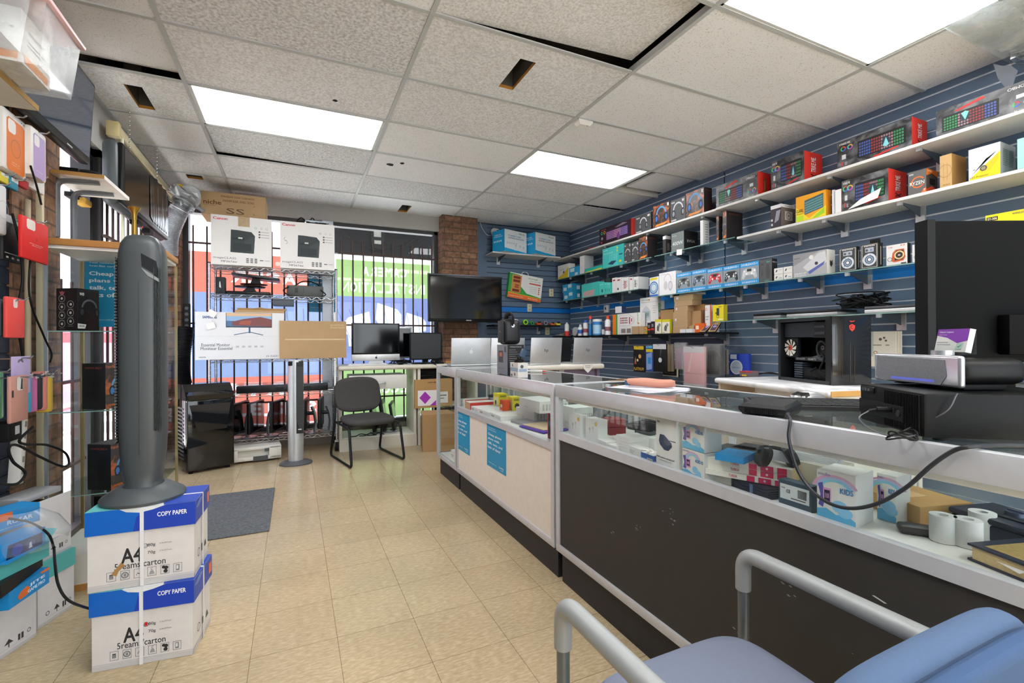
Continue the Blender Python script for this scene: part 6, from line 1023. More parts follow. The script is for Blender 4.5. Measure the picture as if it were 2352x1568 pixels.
for k in range(3):
    a, c = ((1612, 1086), (1814, 1123)) if k == 0 else ((1616, 1085), (1820, 1122))
    cb('paperback_book', 'white book with pink stripes on its spine, %s of the three stacked' % ('bottom', 'middle', 'top')[k], 'book', a, c, 0, zb + .0175 * k, .16, '#ece7da', dict(F=[('t', .38, .5, .1, .5, 'TURKIA', '#d84a62', dict(mir=0)), ('r', .54, .02, .63, .98, PK), ('r', .67, .02, .81, .98, PK), ('r', .85, .02, .95, .98, PK), ('c', .74, .5, .2, '#f0d8de')]), dict(R='#cdb68a', T='#efeae0'), 'pink striped books', h=.017, Zp=zb)
zt = zb + .0535
cb('blue_flat_box', 'flat bright blue box on the pink striped books', 'box', (1632, 1057), (1700, 1069), 0, zt, .1, '#1f8fd2', dict(R=[('o', .3, .5, .3, .08, '#7ac0e8'), ('o', .55, .5, .3, .08, '#7ac0e8')]), h=.02)
H = thing('headphones', 'black over-ear headphones lying on the pink striped books', 'headphones', A(1805, 1075, Z=zt) + Vector((0, .03, .028)), -.6)
for s in (-1, 1): b = MB(); b.lathe([(0, -.012), (.028, -.012), (.034, 0), (.03, .014), (0, .016)], mat('#1d1f22', .35), 20, T=Matrix.Translation((.036 * s, 0, 0)) @ Matrix.Rotation(PI / 2 - .4 * s, 4, 'Y')); b.build('ear_cup', H)
b = MB(); b.tube([(.036 * math.cos(t) * 1.25, .06 * math.sin(t), .012) for t in [PI * k / 14 for k in range(15)]], .007, mat('#26282b', .4), 8); b.build('headband', H)
p = A(1790, 1065, Z=zt); b = MB(); b.box(-.055, 0, 0, .055, .002, .03, mat('#d8d6e0', .7)); tag(b.build('paper_band', loc=(p.x - .012, p.y, zt + .012), rot=-PI / 2 - .05), 'blank pale paper strip propped against the headphones', 'paper')
for k, (u, v, c, lab) in enumerate(((1660, 1052, '#2b2e33', 'dark disc case behind the blue flat box, left of two'), (1705, 1050, '#24262b', 'dark disc case with a red corner behind the blue flat box'))):
    p = A(u, v, Z=zt); b = MB(); b.box(-.08, 0, 0, .08, .11, .014, mat(c, .3), .002); b.box(-.079, -.0006, .002, -.05, .0, .012, mat('#b8303a' if k else '#3a3c40')); b.box(-.03, -.0006, .004, .05, 0, .010, mat('#9a9ca0')); tag(b.build('disc_case', loc=(p.x + .055, p.y - .0, zt + .0005 + .0 * k), rot=-PI / 2 + .25), lab, 'disc case', 'disc cases')
b = MB()
for k in range(6): b.box(-.09, 0, .004 * k, .09, .13, .003 + .004 * k, mat('#dddde0', .7), T=Matrix.Rotation(.05 * k, 4, 'Z') @ Matrix.Rotation(.02, 4, 'Y'))
p = A(1900, 1068, Z=zt - .02); tag(b.build('paper_stack', loc=(1.40, .93, DZ2 + .086), rot=-PI / 2 + .3), 'loose white papers fanned beside the headphones', 'papers')
b = MB(); b.box(-.09, 0, 0, .09, .12, .084, mat('#d9d4c8', .8)); tag(b.build('white_carton', loc=(1.39, .93, DZ2 + .001), rot=-PI / 2), 'white carton under the loose papers in the near counter', 'box')
cb('barcode_box', 'dark teal box with a white barcode label in the near counter', 'box', (1788, 1155), (1864, 1180), 0, DZ2, .03, '#3b5060', dict(F=[('r', .05, .25, .95, .85, '#d9dddd')] + [('r', .6 + .022 * k, .42, .61 + .022 * k + .006 * (k % 2), .75, '#3a3c3e') for k in range(13)] + [('t', .32, .6, .12, .14, 'CE', '#3a3c3e'), ('r', .1, .68, .22, .72, '#8a8c8e'), ('r', .4, .33, .85, .37, '#55575a')]), h=.068)
b = MB(); b.box(-.10, 0, 0, .10, .16, .045, mat('#b8915c', .85), .002); b.box(-.03, .05, .0455, .04, .1, .046, mat('#c9a678', .7)); p = A(2150, 1170, Z=DZ2); tag(b.build('flat_kraft_box', loc=(1.40, .715, DZ2 + .001), rot=-PI / 2 - .25), 'flat kraft carton behind the paper rolls', 'cardboard box')
LBX = thing('cash_box', 'navy black cash box with a lock knob behind the paper rolls', 'cash box', A(2235, 1215, Z=DZ2) + Vector((.055, .02, .001)), -PI / 2 - .25); NB = mat('#20283a', .4)
b = MB(); b.box(-.085, 0, 0, .085, .13, .036, NB, .005); b.build('body', LBX); b = MB(); b.box(-.088, -.003, .037, .088, .133, .052, NB, .006); b.build('lid', LBX); b = MB(); b.box(-.035, .03, .052, .04, .10, .056, mat('#141b2a', .4), .003); b.lathe([(0, .056), (.02, .056), (.018, .064), (0, .064)], mat('#3a4458', .3, .3), 18, c=(.003, .065)); b.box(-.012, .062, .064, .018, .068, .067, mat('#55607a', .3, .4)); b.build('lock', LBX); LBX.location = (1.405, .50, DZ2 + .001)
def roll(lab, u, v, r=.024, h=.058):
    p = A(u, v, Z=DZ2); b = MB(); b.loft([[(q * math.cos(6.2832 * i / 24), q * math.sin(6.2832 * i / 24), z) for i in range(24)] for q, z in ((r, 0), (r, h), (r * .42, h), (r * .42, .01))], mat('#dcdcdb', .7), caps=False); tag(b.build('receipt_roll', loc=(p.x, p.y + .02, DZ2 + .001)), lab, 'paper roll', 'white receipt rolls')
roll('white receipt roll, farthest left of three in the near counter', 2192, 1250); roll('white receipt roll, front one of three in the near counter', 2252, 1262); roll('white receipt roll, behind the front one by the cash box', 2284, 1242)
b = MB(); b.box(-.06, -.02, 0, .06, .02, .02, mat('#2a2624', .45), .008); p = A(2132, 1232, Z=DZ2); tag(b.build('glasses_case', loc=(p.x + .01, p.y, DZ2 + .001), rot=-.9), 'dark brown spectacle case beside the paper rolls', 'case')
b = MB(); b.box(-.04, -.02, 0, .04, .02, .0008, WHT); b.box(-.025, -.01, .0008, .025, -.008, .0011, mat('#9a9aa4')); b.box(-.025, .002, .0008, .02, .004, .0011, mat('#9a9aa4')); p = A(2092, 1188, Z=DZ2); tag(b.build('note_slip', loc=(p.x, p.y, DZ2 + .001), rot=-1.1), 'white note slip lying before the flat kraft carton', 'paper')
BK = thing('old_book', 'thick old book with a navy and gold cover at the near counter end', 'book', A(2222, 1285, Z=DZ2) + Vector((0, 0, .001)), -PI / 2 - .28)
GOLD = mat('#9c8350', .7, var=.35, scale=120); b = MB(); b.box(.006, .004, .004, .18, .155, .03, mat('#d6bd8c', .85, var=.2, scale=200)); b.build('page_block', BK); b = MB(); b.box(0, 0, 0, .185, .16, .004, NB); b.box(0, 0, .030, .185, .16, .034, NB); b.box(.02, .015, .034, .165, .145, .0345, GOLD); b.lathe([(0, .0345), (.03, .0345), (0, .0348)], NB, 20, c=(.1, .08)); b.build('cover', BK); b = MB(); b.add([(.05, -.001, .02), (.09, -.004, .014), (.1, -.003, .022)], [(0, 1, 2)], WHT); b.build('page_marker', BK)
# --- inside the white panelled counter
for k, (a, c, h, lab, col) in enumerate((((1055, 930), (1068, 934), .05, 'red and white box, farther one in the white panelled counter', '#c8302e'), ((1068, 936), (1080, 941), .05, 'red and tan box, nearer one in the white panelled counter', '#cf352f'))):
    cb('red_accessory_box', lab, 'box', a, c, 0, DZ1, .26, '#e0dcd6' if k == 0 else '#c09a78', None, dict(R=col, T='#d8d2cc'), h=h)
for k, (u, v, lab) in enumerate(((1112, 912, 'yellow microphone box, left of two in the white panelled counter'), (1140, 903, 'yellow microphone box, right of two in the white panelled counter'))):
    p = A(u, v, Z=DZ1); carton('microphone_box', lab, 'box', (1.36, 3.22 - .24 * k, DZ1 + .001), .1, .07, .12, -PI / 2, '#e4dc9a', dict(R='#d2c41e', T='#d8cc22'), dict(F=[('r', 0, .8, 1, 1, '#dcc81e'), ('c', .45, .45, .14, '#4a4a44'), ('r', .42, .12, .48, .4, '#4a4a44')], R=[('c', .5, .5, .15, '#3a3a34'), ('r', .15, .8, .85, .9, '#8a8214')]), 'yellow microphone boxes')
carton('orange_pack', 'narrow orange pack right of the yellow microphone boxes', 'box', (1.30, 2.98, DZ1 + .001), .06, .05, .1, -PI / 2, '#de5420', None, dict(F=[('r', .2, .5, .7, .7, '#f0d0c0'), ('r', .2, .2, .7, .35, '#f0c0a8')]))
for k, (a, c, d, lab) in enumerate((((1082, 941), (1099, 948), .2, 'farthest'), ((1100, 948), (1123, 957), .2, 'middle'), ((1126, 956), (1150, 967), .2, 'nearest'))):
    cb('phone_box', 'flat white phone box, %s of the row along the front of the white panelled counter' % lab if k != 0 else 'flat white phone box behind the red and tan box', 'box', a, c, 0, DZ1, d, '#dcdad6', dict(F=[('r', .1, .2, .4, .6, '#9a9a9a'), ('r', .5, .3, .9, .5, '#c0c0c0')]), None, 'flat white phone boxes', h=.028)
for k, (x, y, z, w, d, h, lab) in enumerate(((1.34, 2.70, 0, .26, .2, .07, 'lower white tablet box in the stack'), (1.33, 2.62, .072, .28, .2, .07, 'upper white tablet box with fine print on its side'), (1.42, 2.96, 0, .2, .16, .085, 'white box left of the stacked tablet boxes'), (1.42, 2.3, 0, .14, .12, .13, 'upright white box beside the counter end post'))):
    carton('tablet_box', lab + ' in the white panelled counter' if k < 1 else lab, 'box', (x, y, DZ1 + .001 + z), w, d, h, -PI / 2, '#e2e1de', None, dict(R=[('r', .1 + .11 * q, .2, .17 + .11 * q, .75, '#b9b9b7') for q in range(8)], F=[('t', .35, .3, .2, .1, 'iPad', '#b0b0b0')]))
L = thing('closed_laptop', 'closed silver laptop lying in the white panelled counter', 'laptop', (1.24, 2.52, DZ1 + .001), -PI / 2 + .1); b = MB(); b.box(-.15, 0, 0, .15, .2, .009, mat('#9fa3aa', .3, .6), .003); b.build('base', L); b = MB(); b.box(-.15, 0, .0095, .15, .2, .016, mat('#a8acb4', .28, .7), .003); b.build('lid', L)
L = thing('tablet_case', 'purple tablet case with a tan tablet back in the white panelled counter', 'tablet', A(1225, 992, Z=DZ1) + Vector((.01, .04, .001)), -PI / 2 + .12); b = MB(); b.box(-.12, 0, 0, .12, .17, .014, mat('#5a3ca8', .5), .004); b.box(-.125, -.004, .002, .125, .0, .01, mat('#4a2f98', .5)); b.build('case', L); b = MB(); b.box(-.11, .008, .0142, .11, .162, .02, mat('#c4ab8c', .5), .004); b.build('tablet_back', L)
carton('red_black_box', 'narrow red and black box against the counter end post', 'box', (1.195, 2.115, DZ1 + .001), .05, .05, .13, -PI / 2, '#2a2026', dict(R='#c02a34', T='#c02a34'), dict(F=[('r', 0, 0, .15, 1, '#c8303a'), ('c', .5, .6, .12, '#3a5a7a'), ('t', .6, .12, .4, .1, 'Z', '#d84a5a', dict(bold=.05))]))
b = MB()
for k in range(3): b.box(-.05, -.02, .028 * k, .05, .02, .004 + .028 * k, mat('#b9bdc0', .3, .4)); b.box(-.05, -.02, .028 * k, -.046, .02, .028 * (k + 1), mat('#3a3c40'))
tag(b.build('small_tray_tower', loc=(1.42, 3.42, DZ1 + .001), rot=-PI / 2), 'small tiered trays at the far end of the white panelled counter', 'tray')
for k in range(2): carton('small_black_box', 'small black box, %s of two on the corner counter glass shelf' % ('lower', 'upper')[k], 'box', (1.24, 3.68, .6065 + .042 * k), .09, .07, .04, -PI / 2, '#3a4448')
carton('small_white_box', 'small white box on the floor of the corner counter', 'box', (1.21, 3.80, DZ3 + .001), .12, .08, .07, -PI / 2, '#dddcd6', None, dict(F=[('r', .1, .4, .7, .5, '#8a8a88'), ('r', .1, .2, .5, .3, '#a8a8a4')]))
# ================================================================ THINGS ON THE COUNTER TOPS
CT_ = .9655
RC = thing('return_counter', 'white laminate counter with a rounded edge behind the corner display', 'counter', (1.69, 3.72, 0)); b = MB(); b.box(0, 0, .915, 1.02, .56, CT_ - .001, mat('#e2ded4', .4), .02, seg=3); b.build('countertop', RC); b = MB(); b.box(.02, .06, 0, .05, .54, .915, DW); b.box(.97, .06, 0, 1.0, .54, .915, mat('#7d7088', .6)); b.box(.6, .1, .62, 1.0, .12, .915, mat('#8a7c94', .6)); b.box(.0, .5, 0, 1.0, .53, .915, DW); b.box(.55, .06, .0, .6, .12, .915, ALU); b.build('frame', RC)
b = MB(); b.prism([(-.06, 0), (.06, 0), (.045, -.045), (0, -.085), (-.045, -.045)], -.001, .001, WHT); b.box(-.03, -.0013, -.02, .03, -.001, -.015, mat('#8a8a8a')); b.box(-.025, -.0013, -.035, .025, -.001, -.031, mat('#8a8a8a')); p = A(1350, 838, Y=3.715); tag(b.build('notice_card', loc=(p.x, 3.714, .965)), 'white pointed notice card hanging from the return counter edge', 'card')
def laptop(lab, x, y, w, rot, col, logo, lcol, h=.235, z=CT_):
    L = thing('open_laptop', lab, 'laptop', (x, y, z), rot, 'open laptops shown from behind'); m = mat(col, .35, .5 if col != '#25272b' else .2)
    b = MB(); b.box(-w / 2, 0, 0, w / 2, .22, .014, m, .004); b.box(-w / 2 + .02, .02, .014, w / 2 - .02, .12, .0155, BLKM); b.build('base', L); b = MB(); T = Matrix.Translation((0, .0, .013)) @ Matrix.Rotation(.12, 4, 'X'); b.box(-w / 2, 0, 0, w / 2, .007, h, m, .003, T=T); b.box(-w / 2 + .008, .0071, .01, w / 2 - .008, .0078, h - .008, SCREEN, T=T)
    O = T @ Vector((-w / 2, -.0003, 0)); ez = (T @ Vector((-w / 2, 0, h))) - (T @ Vector((-w / 2, 0, 0))); fr = (O, Vector((w, 0, 0)), ez, (T.to_3x3() @ Vector((0, -1, 0))))
    if logo == 'apple': b.pr(fr, [('c', .5, .48, .075, lcol, .92), ('c', .515, .6, .03, lcol, .6)])
    elif logo: b.pr(fr, [('t', .5, .5, .13, .16, logo, lcol, dict(bold=-.0))])
    b.build('lid', L)
laptop('silver laptop with a white fruit logo, leftmost of the laptop row', 1.42, 3.93, .355, -.13, '#c9cbd0', 'apple', '#f2f2f4')
laptop('pale laptop with a dark logo, half hidden by the silver one', 1.80, 3.985, .34, -.0, '#d3d5da', 'hp', '#2f3134')
laptop('silver laptop right of the black portable speaker', 2.08, 3.755, .32, -.0, '#c4c6ca', 'hp', '#33353a')
laptop('black laptop in the laptop row', 2.33, 3.995, .33, -.0, '#25272b', None, '')
laptop('silver laptop with a slanted dark logo, rightmost of the laptop row', 2.53, 3.755, .32, -.0, '#b9bbbf', 'hp', '#22242a')
bx = cb('speaker_box', 'grey and black box standing on the counter under the portable speaker', 'speaker box', (1142, 857), (1166, 862), 792, CT_, .11, '#7c818a', dict(F=[('r', .15, .4, .6, .8, '#3a3e48'), ('r', .25, .6, .5, .74, '#c06a4a'), ('r', .7, .75, .9, .95, '#4a4e58')] + [('c', .2 + .15 * k, .2, .03, '#4a4e58') for k in range(4)], R=[('t', .5, .93, .7, .04, 'WIRELESS SPEAKER', '#9a9ca0')] + [('r', .1, .82 - .07 * k, .5 + .1 * (k % 3), .84 - .07 * k, '#6a6c70') for k in range(9)] + [('p', [(.5, .1), (.8, .4), (.9, .35), (.65, .05)], '#3f5a70')]), dict(R='#18191b', T='#2a2b2e'))
w, d, h = bx.dimensions; rz = bx.rotation_euler.z
SP = thing('portable_speaker', 'black portable speaker with a strap on top of its box', 'speaker', bx.matrix_basis @ Vector((.0, .05, h + .0015)), rz); 
b = MB(); b.box(-.066, -.06, 0, .066, .06, .165, mat('#1e2023', .4), .03, seg=3); b.build('housing', SP); b = MB(); b.box(-.055, -.063, .012, .055, -.055, .155, mat('#26292c', .6), .02); b.pr((Vector((-.055, -.0635, .012)), Vector((.11, 0, 0)), Vector((0, 0, .143)), Vector((0, -1, 0))), [('t', .5, .5, .08, .06, 'F', '#c9ccd0', dict(bold=.05))]); b.build('front_grille', SP)
b = MB(); b.tube(poly_arc([(.068, 0, .12), (.075, 0, .17), (.05, 0, .2), (-.05, 0, .195), (-.074, 0, .17), (-.068, 0, .12)], .03), .006, BLKM, 8, ry=.016); b.cyl((.066, 0, .12), (.074, 0, .12), .012, SILV, 14); b.build('strap', SP)
bx2 = cb('small_product_box', 'small white patterned box in front of the portable speaker box', 'box', (1172, 864), (1190, 868), 834, CT_, .06, '#d2d0cc', dict(F=[('r', 0, .4, 1, .65, '#8aa0b8'), ('c', .3, .8, .1, '#3a3c40'), ('c', .6, .2, .12, '#3a3c40'), ('r', .1, .05, .3, .2, '#55585c')], R=[('c', .4, .75, .12, '#4a4c50'), ('r', .1, .4, .9, .6, '#8aa0b8')]))
b = MB(); b.lathe([(0, 0), (.028, 0), (.03, .012), (.012, .02), (.01, .035), (0, .036)], BLK, 18); b.box(-.016, -.006, .035, .022, .006, .085, mat('#3c5068', .3), .004, T=Matrix.Rotation(.45, 4, 'Y')); w2, d2, h2 = bx2.dimensions; tag(b.build('phone_mount', loc=bx2.matrix_basis @ Vector((0, .03, h2 + .001))), 'black phone mount standing on the small patterned box', 'phone mount')
p, q = A(1212, 854, Z=CT_), A(1256, 855, Z=CT_); d_ = (q - p).normalized(); b = MB(); b.cyl(p, q - d_ * .03, .006, WHT, 6); b.cyl(q - d_ * .03, q, .006, mat('#d2402e'), 6, r1=.001); tag(b.build('marker_pen', loc=(0, 0, .007)), 'white marker with a red tip on the white panelled counter', 'pen')
PP = A(1450, 893, Z=CT_); b = MB()
for k in range(5): b.box(-.1, -.14, .0015 * k, .1, .14, .001 + .0015 * k, mat('#e4e4ec' if k % 2 else '#d2d2e0', .7), T=Matrix.Rotation(.12 * k - .3, 4, 'Z'))
tag(b.build('paper_sheets', loc=(PP.x + .05, PP.y - .05, CT_ + .001), rot=.2), 'loose white sheets on the far end of the near counter top', 'papers')
p = A(1498, 889, Z=CT_ + .01); b = MB(); b.tube([(-.11, 0, 0), (-.10, 0, .002), (-.03, 0, .004), (.03, 0, .0), (.08, 0, .002), (.095, 0, .002)], [.003, .016, .021, .019, .017, .004], mat('#cf8f78', .45), 14, ry=.017); b.box(-.115, -.014, -.012, -.09, .014, .012, mat('#3a5a78', .4), .003); o = tag(b.build('salmon_hand_tool', loc=(p.x, p.y, CT_ + .027), rot=-.9), 'salmon pink handled tool lying on the white sheets', 'tool')
b = MB()
for s in (-1, 1): b.tube([(.028 * s + .024 * math.cos(t), .018 * math.sin(t), 0) for t in [6.2832 * k / 16 for k in range(17)]], .0018, mat('#c9925a', .3, .5), 6)
b.tube([(.05, .0, 0), (.06, .09, -.004)], .0018, mat('#c9925a', .3, .5), 6); b.tube([(-.05, .0, 0), (-.06, .09, -.004)], .0018, mat('#c9925a', .3, .5), 6); p = A(1448, 880, Z=CT_); tag(b.build('eyeglasses', loc=(p.x, p.y, CT_ + .018), rot=.6), 'thin copper framed glasses on the white sheets', 'glasses')
# card terminal, keyboard, mouse
p, q = A(1700, 950, Z=CT_), A(1800, 961, Z=CT_); an = math.atan2(q.y - p.y, q.x - p.x); TM = thing('docking_unit', 'black wedge shaped electronic unit at the counter edge', 'electronics', ((p.x + q.x) / 2, (p.y + q.y) / 2, CT_ + .0005), an)
w = (q - p).length; DGR = mat('#1c1d1f', .45); b = MB(); b.loft([[(-w / 2 * s, .0 + o_, z), (w / 2 * s, .0 + o_, z), (w / 2 * s, .12 - o_, z2), (-w / 2 * s, .12 - o_, z2)] for s, z, z2, o_ in ((.96, .0, 0, .01), (1.08, .012, .012, 0), (1.08, .022, .03, 0), (.95, .03, .04, .012))], DGR, smooth=False); b.build('housing', TM)
b = MB()
for k in range(22): b.box(-w / 2 + .012 + k * (w - .03) / 22, -.0015, .006, -w / 2 + .012 + (k + .55) * (w - .03) / 22, .002, .020, mat('#17181a', .5))
b.build('vent_grille', TM)
e = A(1808, 952, Z=CT_ + .012); pts = [e + Vector((.02, .01, .0)), e, A(1815, 965, X=1.155), A(1812, 1010, X=1.145), A(1835, 1085, X=1.145), A(1880, 1140, X=1.145), A(1940, 1166, X=1.145), A(2010, 1158, X=1.145), A(2080, 1120, X=1.148), A(2140, 1068, X=1.15), A(2190, 1035, X=1.153), A(2230, 1026, Z=CT_ + .006), A(2300, 1022, Z=CT_ + .006), A(2400, 1024, Z=CT_ + .006)]
b = MB(); b.tube(spline(pts, 8), .0042, mat('#2c2e33', .4), 8); tag(b.build('power_cable'), 'black cable looping down over the near counter front', 'cable')
kp, kq = A(1826, 947, Z=CT_), A(1980, 951, Z=CT_)
keyboard('computer_keyboard', 'dark keyboard on the near counter beside the black computer', ((kp.x + kq.x) / 2 + .05, (kp.y + kq.y) / 2 + .03, CT_ + .0005), math.atan2(kq.y - kp.y, kq.x - kp.x), .40, .13, mat('#2c2d2f', .5), mat('#3a3b3d', .5), .016)
p = A(1845, 927, Z=CT_); MS = thing('computer_mouse', 'silver and black mouse behind the dark keyboard', 'mouse', (p.x + .02, p.y, CT_ + .0005), -.7); b = MB(); b.loft([[(.055 * s * math.cos(t), .03 * s * math.sin(t), z) for t in [6.2832 * k / 20 for k in range(20)]] for s, z in ((.95, 0), (1, .01), (.9, .026), (.6, .036), (.15, .04))], mat('#b4b6b8', .3, .4)); b.build('shell', MS); b = MB(); b.loft([[(.0 + .05 * s * math.cos(t), .028 * s * math.sin(t), z) for t in [PI * .5 + PI * k / 12 for k in range(13)]] for s, z in ((1.05, .012), (.95, .028), (.62, .0375))], BLK, closed=False, caps=False); b.build('buttons', MS)
# small desktop computer with the silver speaker
PC_ = thing('desktop_computer', 'black desktop computer lying flat on the near counter', 'computer', (1.237, .615, CT_ + .0005), math.atan2(.52 - .71, 1.17 - 1.305)); PB = mat('#08090a', .5, spec=.2)
b = MB(); b.box(-.12, 0, .006, .12, .30, .098, PB, .006)
for s in (-.1, .1):
    for y in (.04, .26): b.cyl((s, y, 0), (s, y, .008), .012, BLKM)
b.build('case', PC_)
b = MB()
for k in range(24): b.box(-.012 + .0052 * k, -.003, .012, -.0095 + .0052 * k, .002, .092, mat('#050506', .5, spec=.2))
b.box(-.112, -.003, .078, -.055, .002, .093, mat('#0e0f10', .3), .002); b.box(-.115, -.004, .028, .06, .0, .062, mat('#0b0c0d', .45, spec=.25), .004)
for k in range(3): b.box(-.10 + .012 * k, -.0045, .083, -.092 + .012 * k, -.003, .089, mat('#55585c', .4))
for k in range(4): b.box(-.0 + .008 * k, -.0048, .045, .005 + .008 * k, -.004, .055, mat('#3a3c40', .4))
b.cyl((.045, -.004, .045), (.045, -.007, .045), .007, mat('#2a2c2f', .4), 14); b.build('front_panel', PC_)
R_ = Matrix.Rotation(PC_.rotation_euler.z, 4, 'Z'); W_ = lambda v: PC_.location + R_ @ Vector(v)
b = MB(); q = W_((.02, -.012, .05)); b.cyl(W_((.02, -.003, .05)), W_((.02, -.035, .05)), .006, BLKM, 8); b.cyl(W_((.02, -.035, .05)), W_((.02, -.05, .047)), .003, BLKM, 8)
cl = W_((.11, -.045, .0)); b.tube(spline([W_((.02, -.05, .047)), W_((.03, -.075, .03)), W_((.06, -.06, .008)), cl + Vector((0, 0, .006)), cl + Vector((.03, -.02, .01)), cl + Vector((.05, .01, .012)), W_((.13, .03, .06)), W_((.135, .05, .10))]), .0014, mat('#5a5c60', .35), 6)
for k in range(3): b.tube([cl + Vector((.0 + .012 * k * .2, -.01, .006 + .003 * k)) + Vector((.035 * math.cos(t) * (1 - .08 * k), .022 * math.sin(t), (.004 + .002 * k) * math.sin(2 * t + k))) for t in [6.2832 * j / 18 for j in range(19)]], .0018, BLKM, 6)
tag(b.build('usb_cable'), 'bundled thin usb cable plugged into the black desktop computer', 'cable')
SB = thing('silver_speaker', 'silver fronted speaker tilted on top of the black computer', 'speaker', (1.305, .60, CT_ + .1), math.atan2(.50 - .70, 1.249 - 1.347))
b = MB(); b.box(-.115, .012, .012, .115, .15, .068, mat('#08090a', .45, spec=.25), .02, seg=3)
for s in (-.08, .08): b.box(s - .015, .03, 0, s + .015, .12, .014, BLKM, .004)
b.build('cabinet', SB); b = MB(); b.box(-.12, .0, .006, .12, .014, .074, mat('#c9ccd2', .25, .7), .012, seg=3); b.build('front_frame', SB)
GR = mat('#8d9096', .5, .4, var=.25, scale=300); b = MB(); b.prism([(-.112, .018), (-.095, .010), (.075, .010), (.09, .03), (.085, .064), (-.105, .068)], -.0015, .004, GR); b.build('grille', SB); b = MB(); b.add([(-.06, -.0018, .014), (.06, -.0018, .014), (.06, -.0018, .020), (-.06, -.0018, .020)], [(0, 1, 2, 3)], mat('#6a74d8', .4, em=.15)); b.build('status_light', SB); b = MB(); b.lathe([(0, .074), (.02, .074), (.02, .084), (0, .084)], SILV, 20, c=(.045, .03)); b.build('volume_knob', SB)
RS = Matrix.Rotation(SB.rotation_euler.z, 4, 'Z'); CH = thing('business_card_holder', 'clear card holder with purple and white business cards on the silver speaker', 'card holder', SB.location + RS @ Vector((0, .09, .0745)), SB.rotation_euler.z - .1)
b = MB(); b.box(-.05, -.014, 0, .05, -.011, .028, FGL); b.box(-.05, -.014, 0, .05, .014, .003, FGL); b.box(-.05, .011, 0, .05, .014, .05, FGL); b.build('clear_stand', CH)
b = MB(); T = Matrix.Rotation(-.2, 4, 'X'); b.box(-.045, -.006, .004, .045, .006, .058, WHT, T=T); n_ = T.to_3x3() @ Vector((0, -1, 0)); b.pr((T @ Vector((-.045, -.006, .004)), Vector((.09, 0, 0)), T.to_3x3() @ Vector((0, 0, .054)), n_), [('p', [(0, 1), (0, .72), (.35, .62), (.7, .38), (1, .5), (1, 1)], '#8a3cb4'), ('t', .3, .86, .46, .1, 'Multitech Computers', '#efe4f6', dict(bold=.03)), ('t', .2, .74, .26, .05, 'We Repair Technology', '#e0cce8'), ('r', .05, .4, .4, .43, '#a8a8b0'), ('r', .05, .3, .5, .33, '#a8a8b0'), ('p', [(.66, .1), (.86, .12), (.9, .4), (.7, .38)], '#b9d6cc'), ('p', [(.72, .25), (.77, .18), (.88, .36), (.77, .24)], '#3a9a5a')]); b.build('cards', CH)
# big monitor seen from behind
MN = thing('large_monitor', 'large black monitor seen from behind, on the near counter', 'monitor', (1.775, .485, CT_), -.434); MB_ = mat('#050608', .65, spec=.1)
b = MB(); b.box(-.35, 0, .15, .36, .035, .51, MB_, .006); b.build('rear_shell', MN); b = MB(); b.box(-.18, -.03, .17, .2, .0, .27, mat('#030304', .6, spec=.1), .004); b.build('connector_cover', MN); b = MB(); b.box(.0, -.02, .29, .13, .0, .40, mat('#0d0e10', .5, spec=.2), .008); b.cyl((.065, -.02, .345), (.065, -.024, .345), .04, BLKM, 20); b.build('stand_mount', MN); b = MB(); b.box(-.15, .035, .01, -.09, .06, .38, MB_, .01); b.box(-.22, .02, 0, .0, .14, .012, MB_, .004); b.build('stand', MN); b = MB(); b.box(-.355, -.001, .148, -.335, .037, .512, mat('#0a0b0d', .5, spec=.2)); b.build('edge_trim', MN)
b = MB(); b.tube(spline([A(2265, 770, Y=.62), A(2268, 820, Y=.6), A(2290, 850, Y=.56), A(2330, 860, Y=.54), A(2380, 862, Y=.52)]), .006, BLKM, 8); tag(b.build('monitor_cable'), 'thick black cable hanging from the large monitor', 'cable')
for k, (u, v, c, lab) in enumerate(((2316, 850, '#3a7ac8', 'clear bag of blue cables beneath the large monitor, farther one'), (2344, 850, '#2f6fc0', 'clear bag of blue cables beneath the large monitor, nearer one'))):
    p = A(u, v, X=3.45); b = MB()
    for q in range(5): b.tube([p + Vector((0, .06 * math.cos(t) + .01 * q, .07 * math.sin(t) + .01 * q)) for t in [6.2832 * j / 14 for j in range(15)]], .006, mat(c if q % 2 else '#1c1d20', .4), 6)
    b.box(p.x - .03, p.y - .09, p.z - .11, p.x + .03, p.y + .1, p.z + .11, BAG, .02); tag(b.build('cable_bag'), lab, 'cable bag', 'bags of cables')
for k, (u, c, lab) in enumerate(((2306, '#2f9a4a', 'green and white hanging pack beneath the large monitor'), (2290, '#c9862a', 'orange cable pack beneath the large monitor'))): p = A(u, 850, X=3.55); carton('cable_pack', lab, 'pack', (3.658, p.y, p.z - .08), .07, .03, .16, -PI / 2, c, None, dict(F=[('r', .1, .1, .9, .5, '#dfe6df'), ('r', .2, .6, .8, .9, '#1f2a22')]))
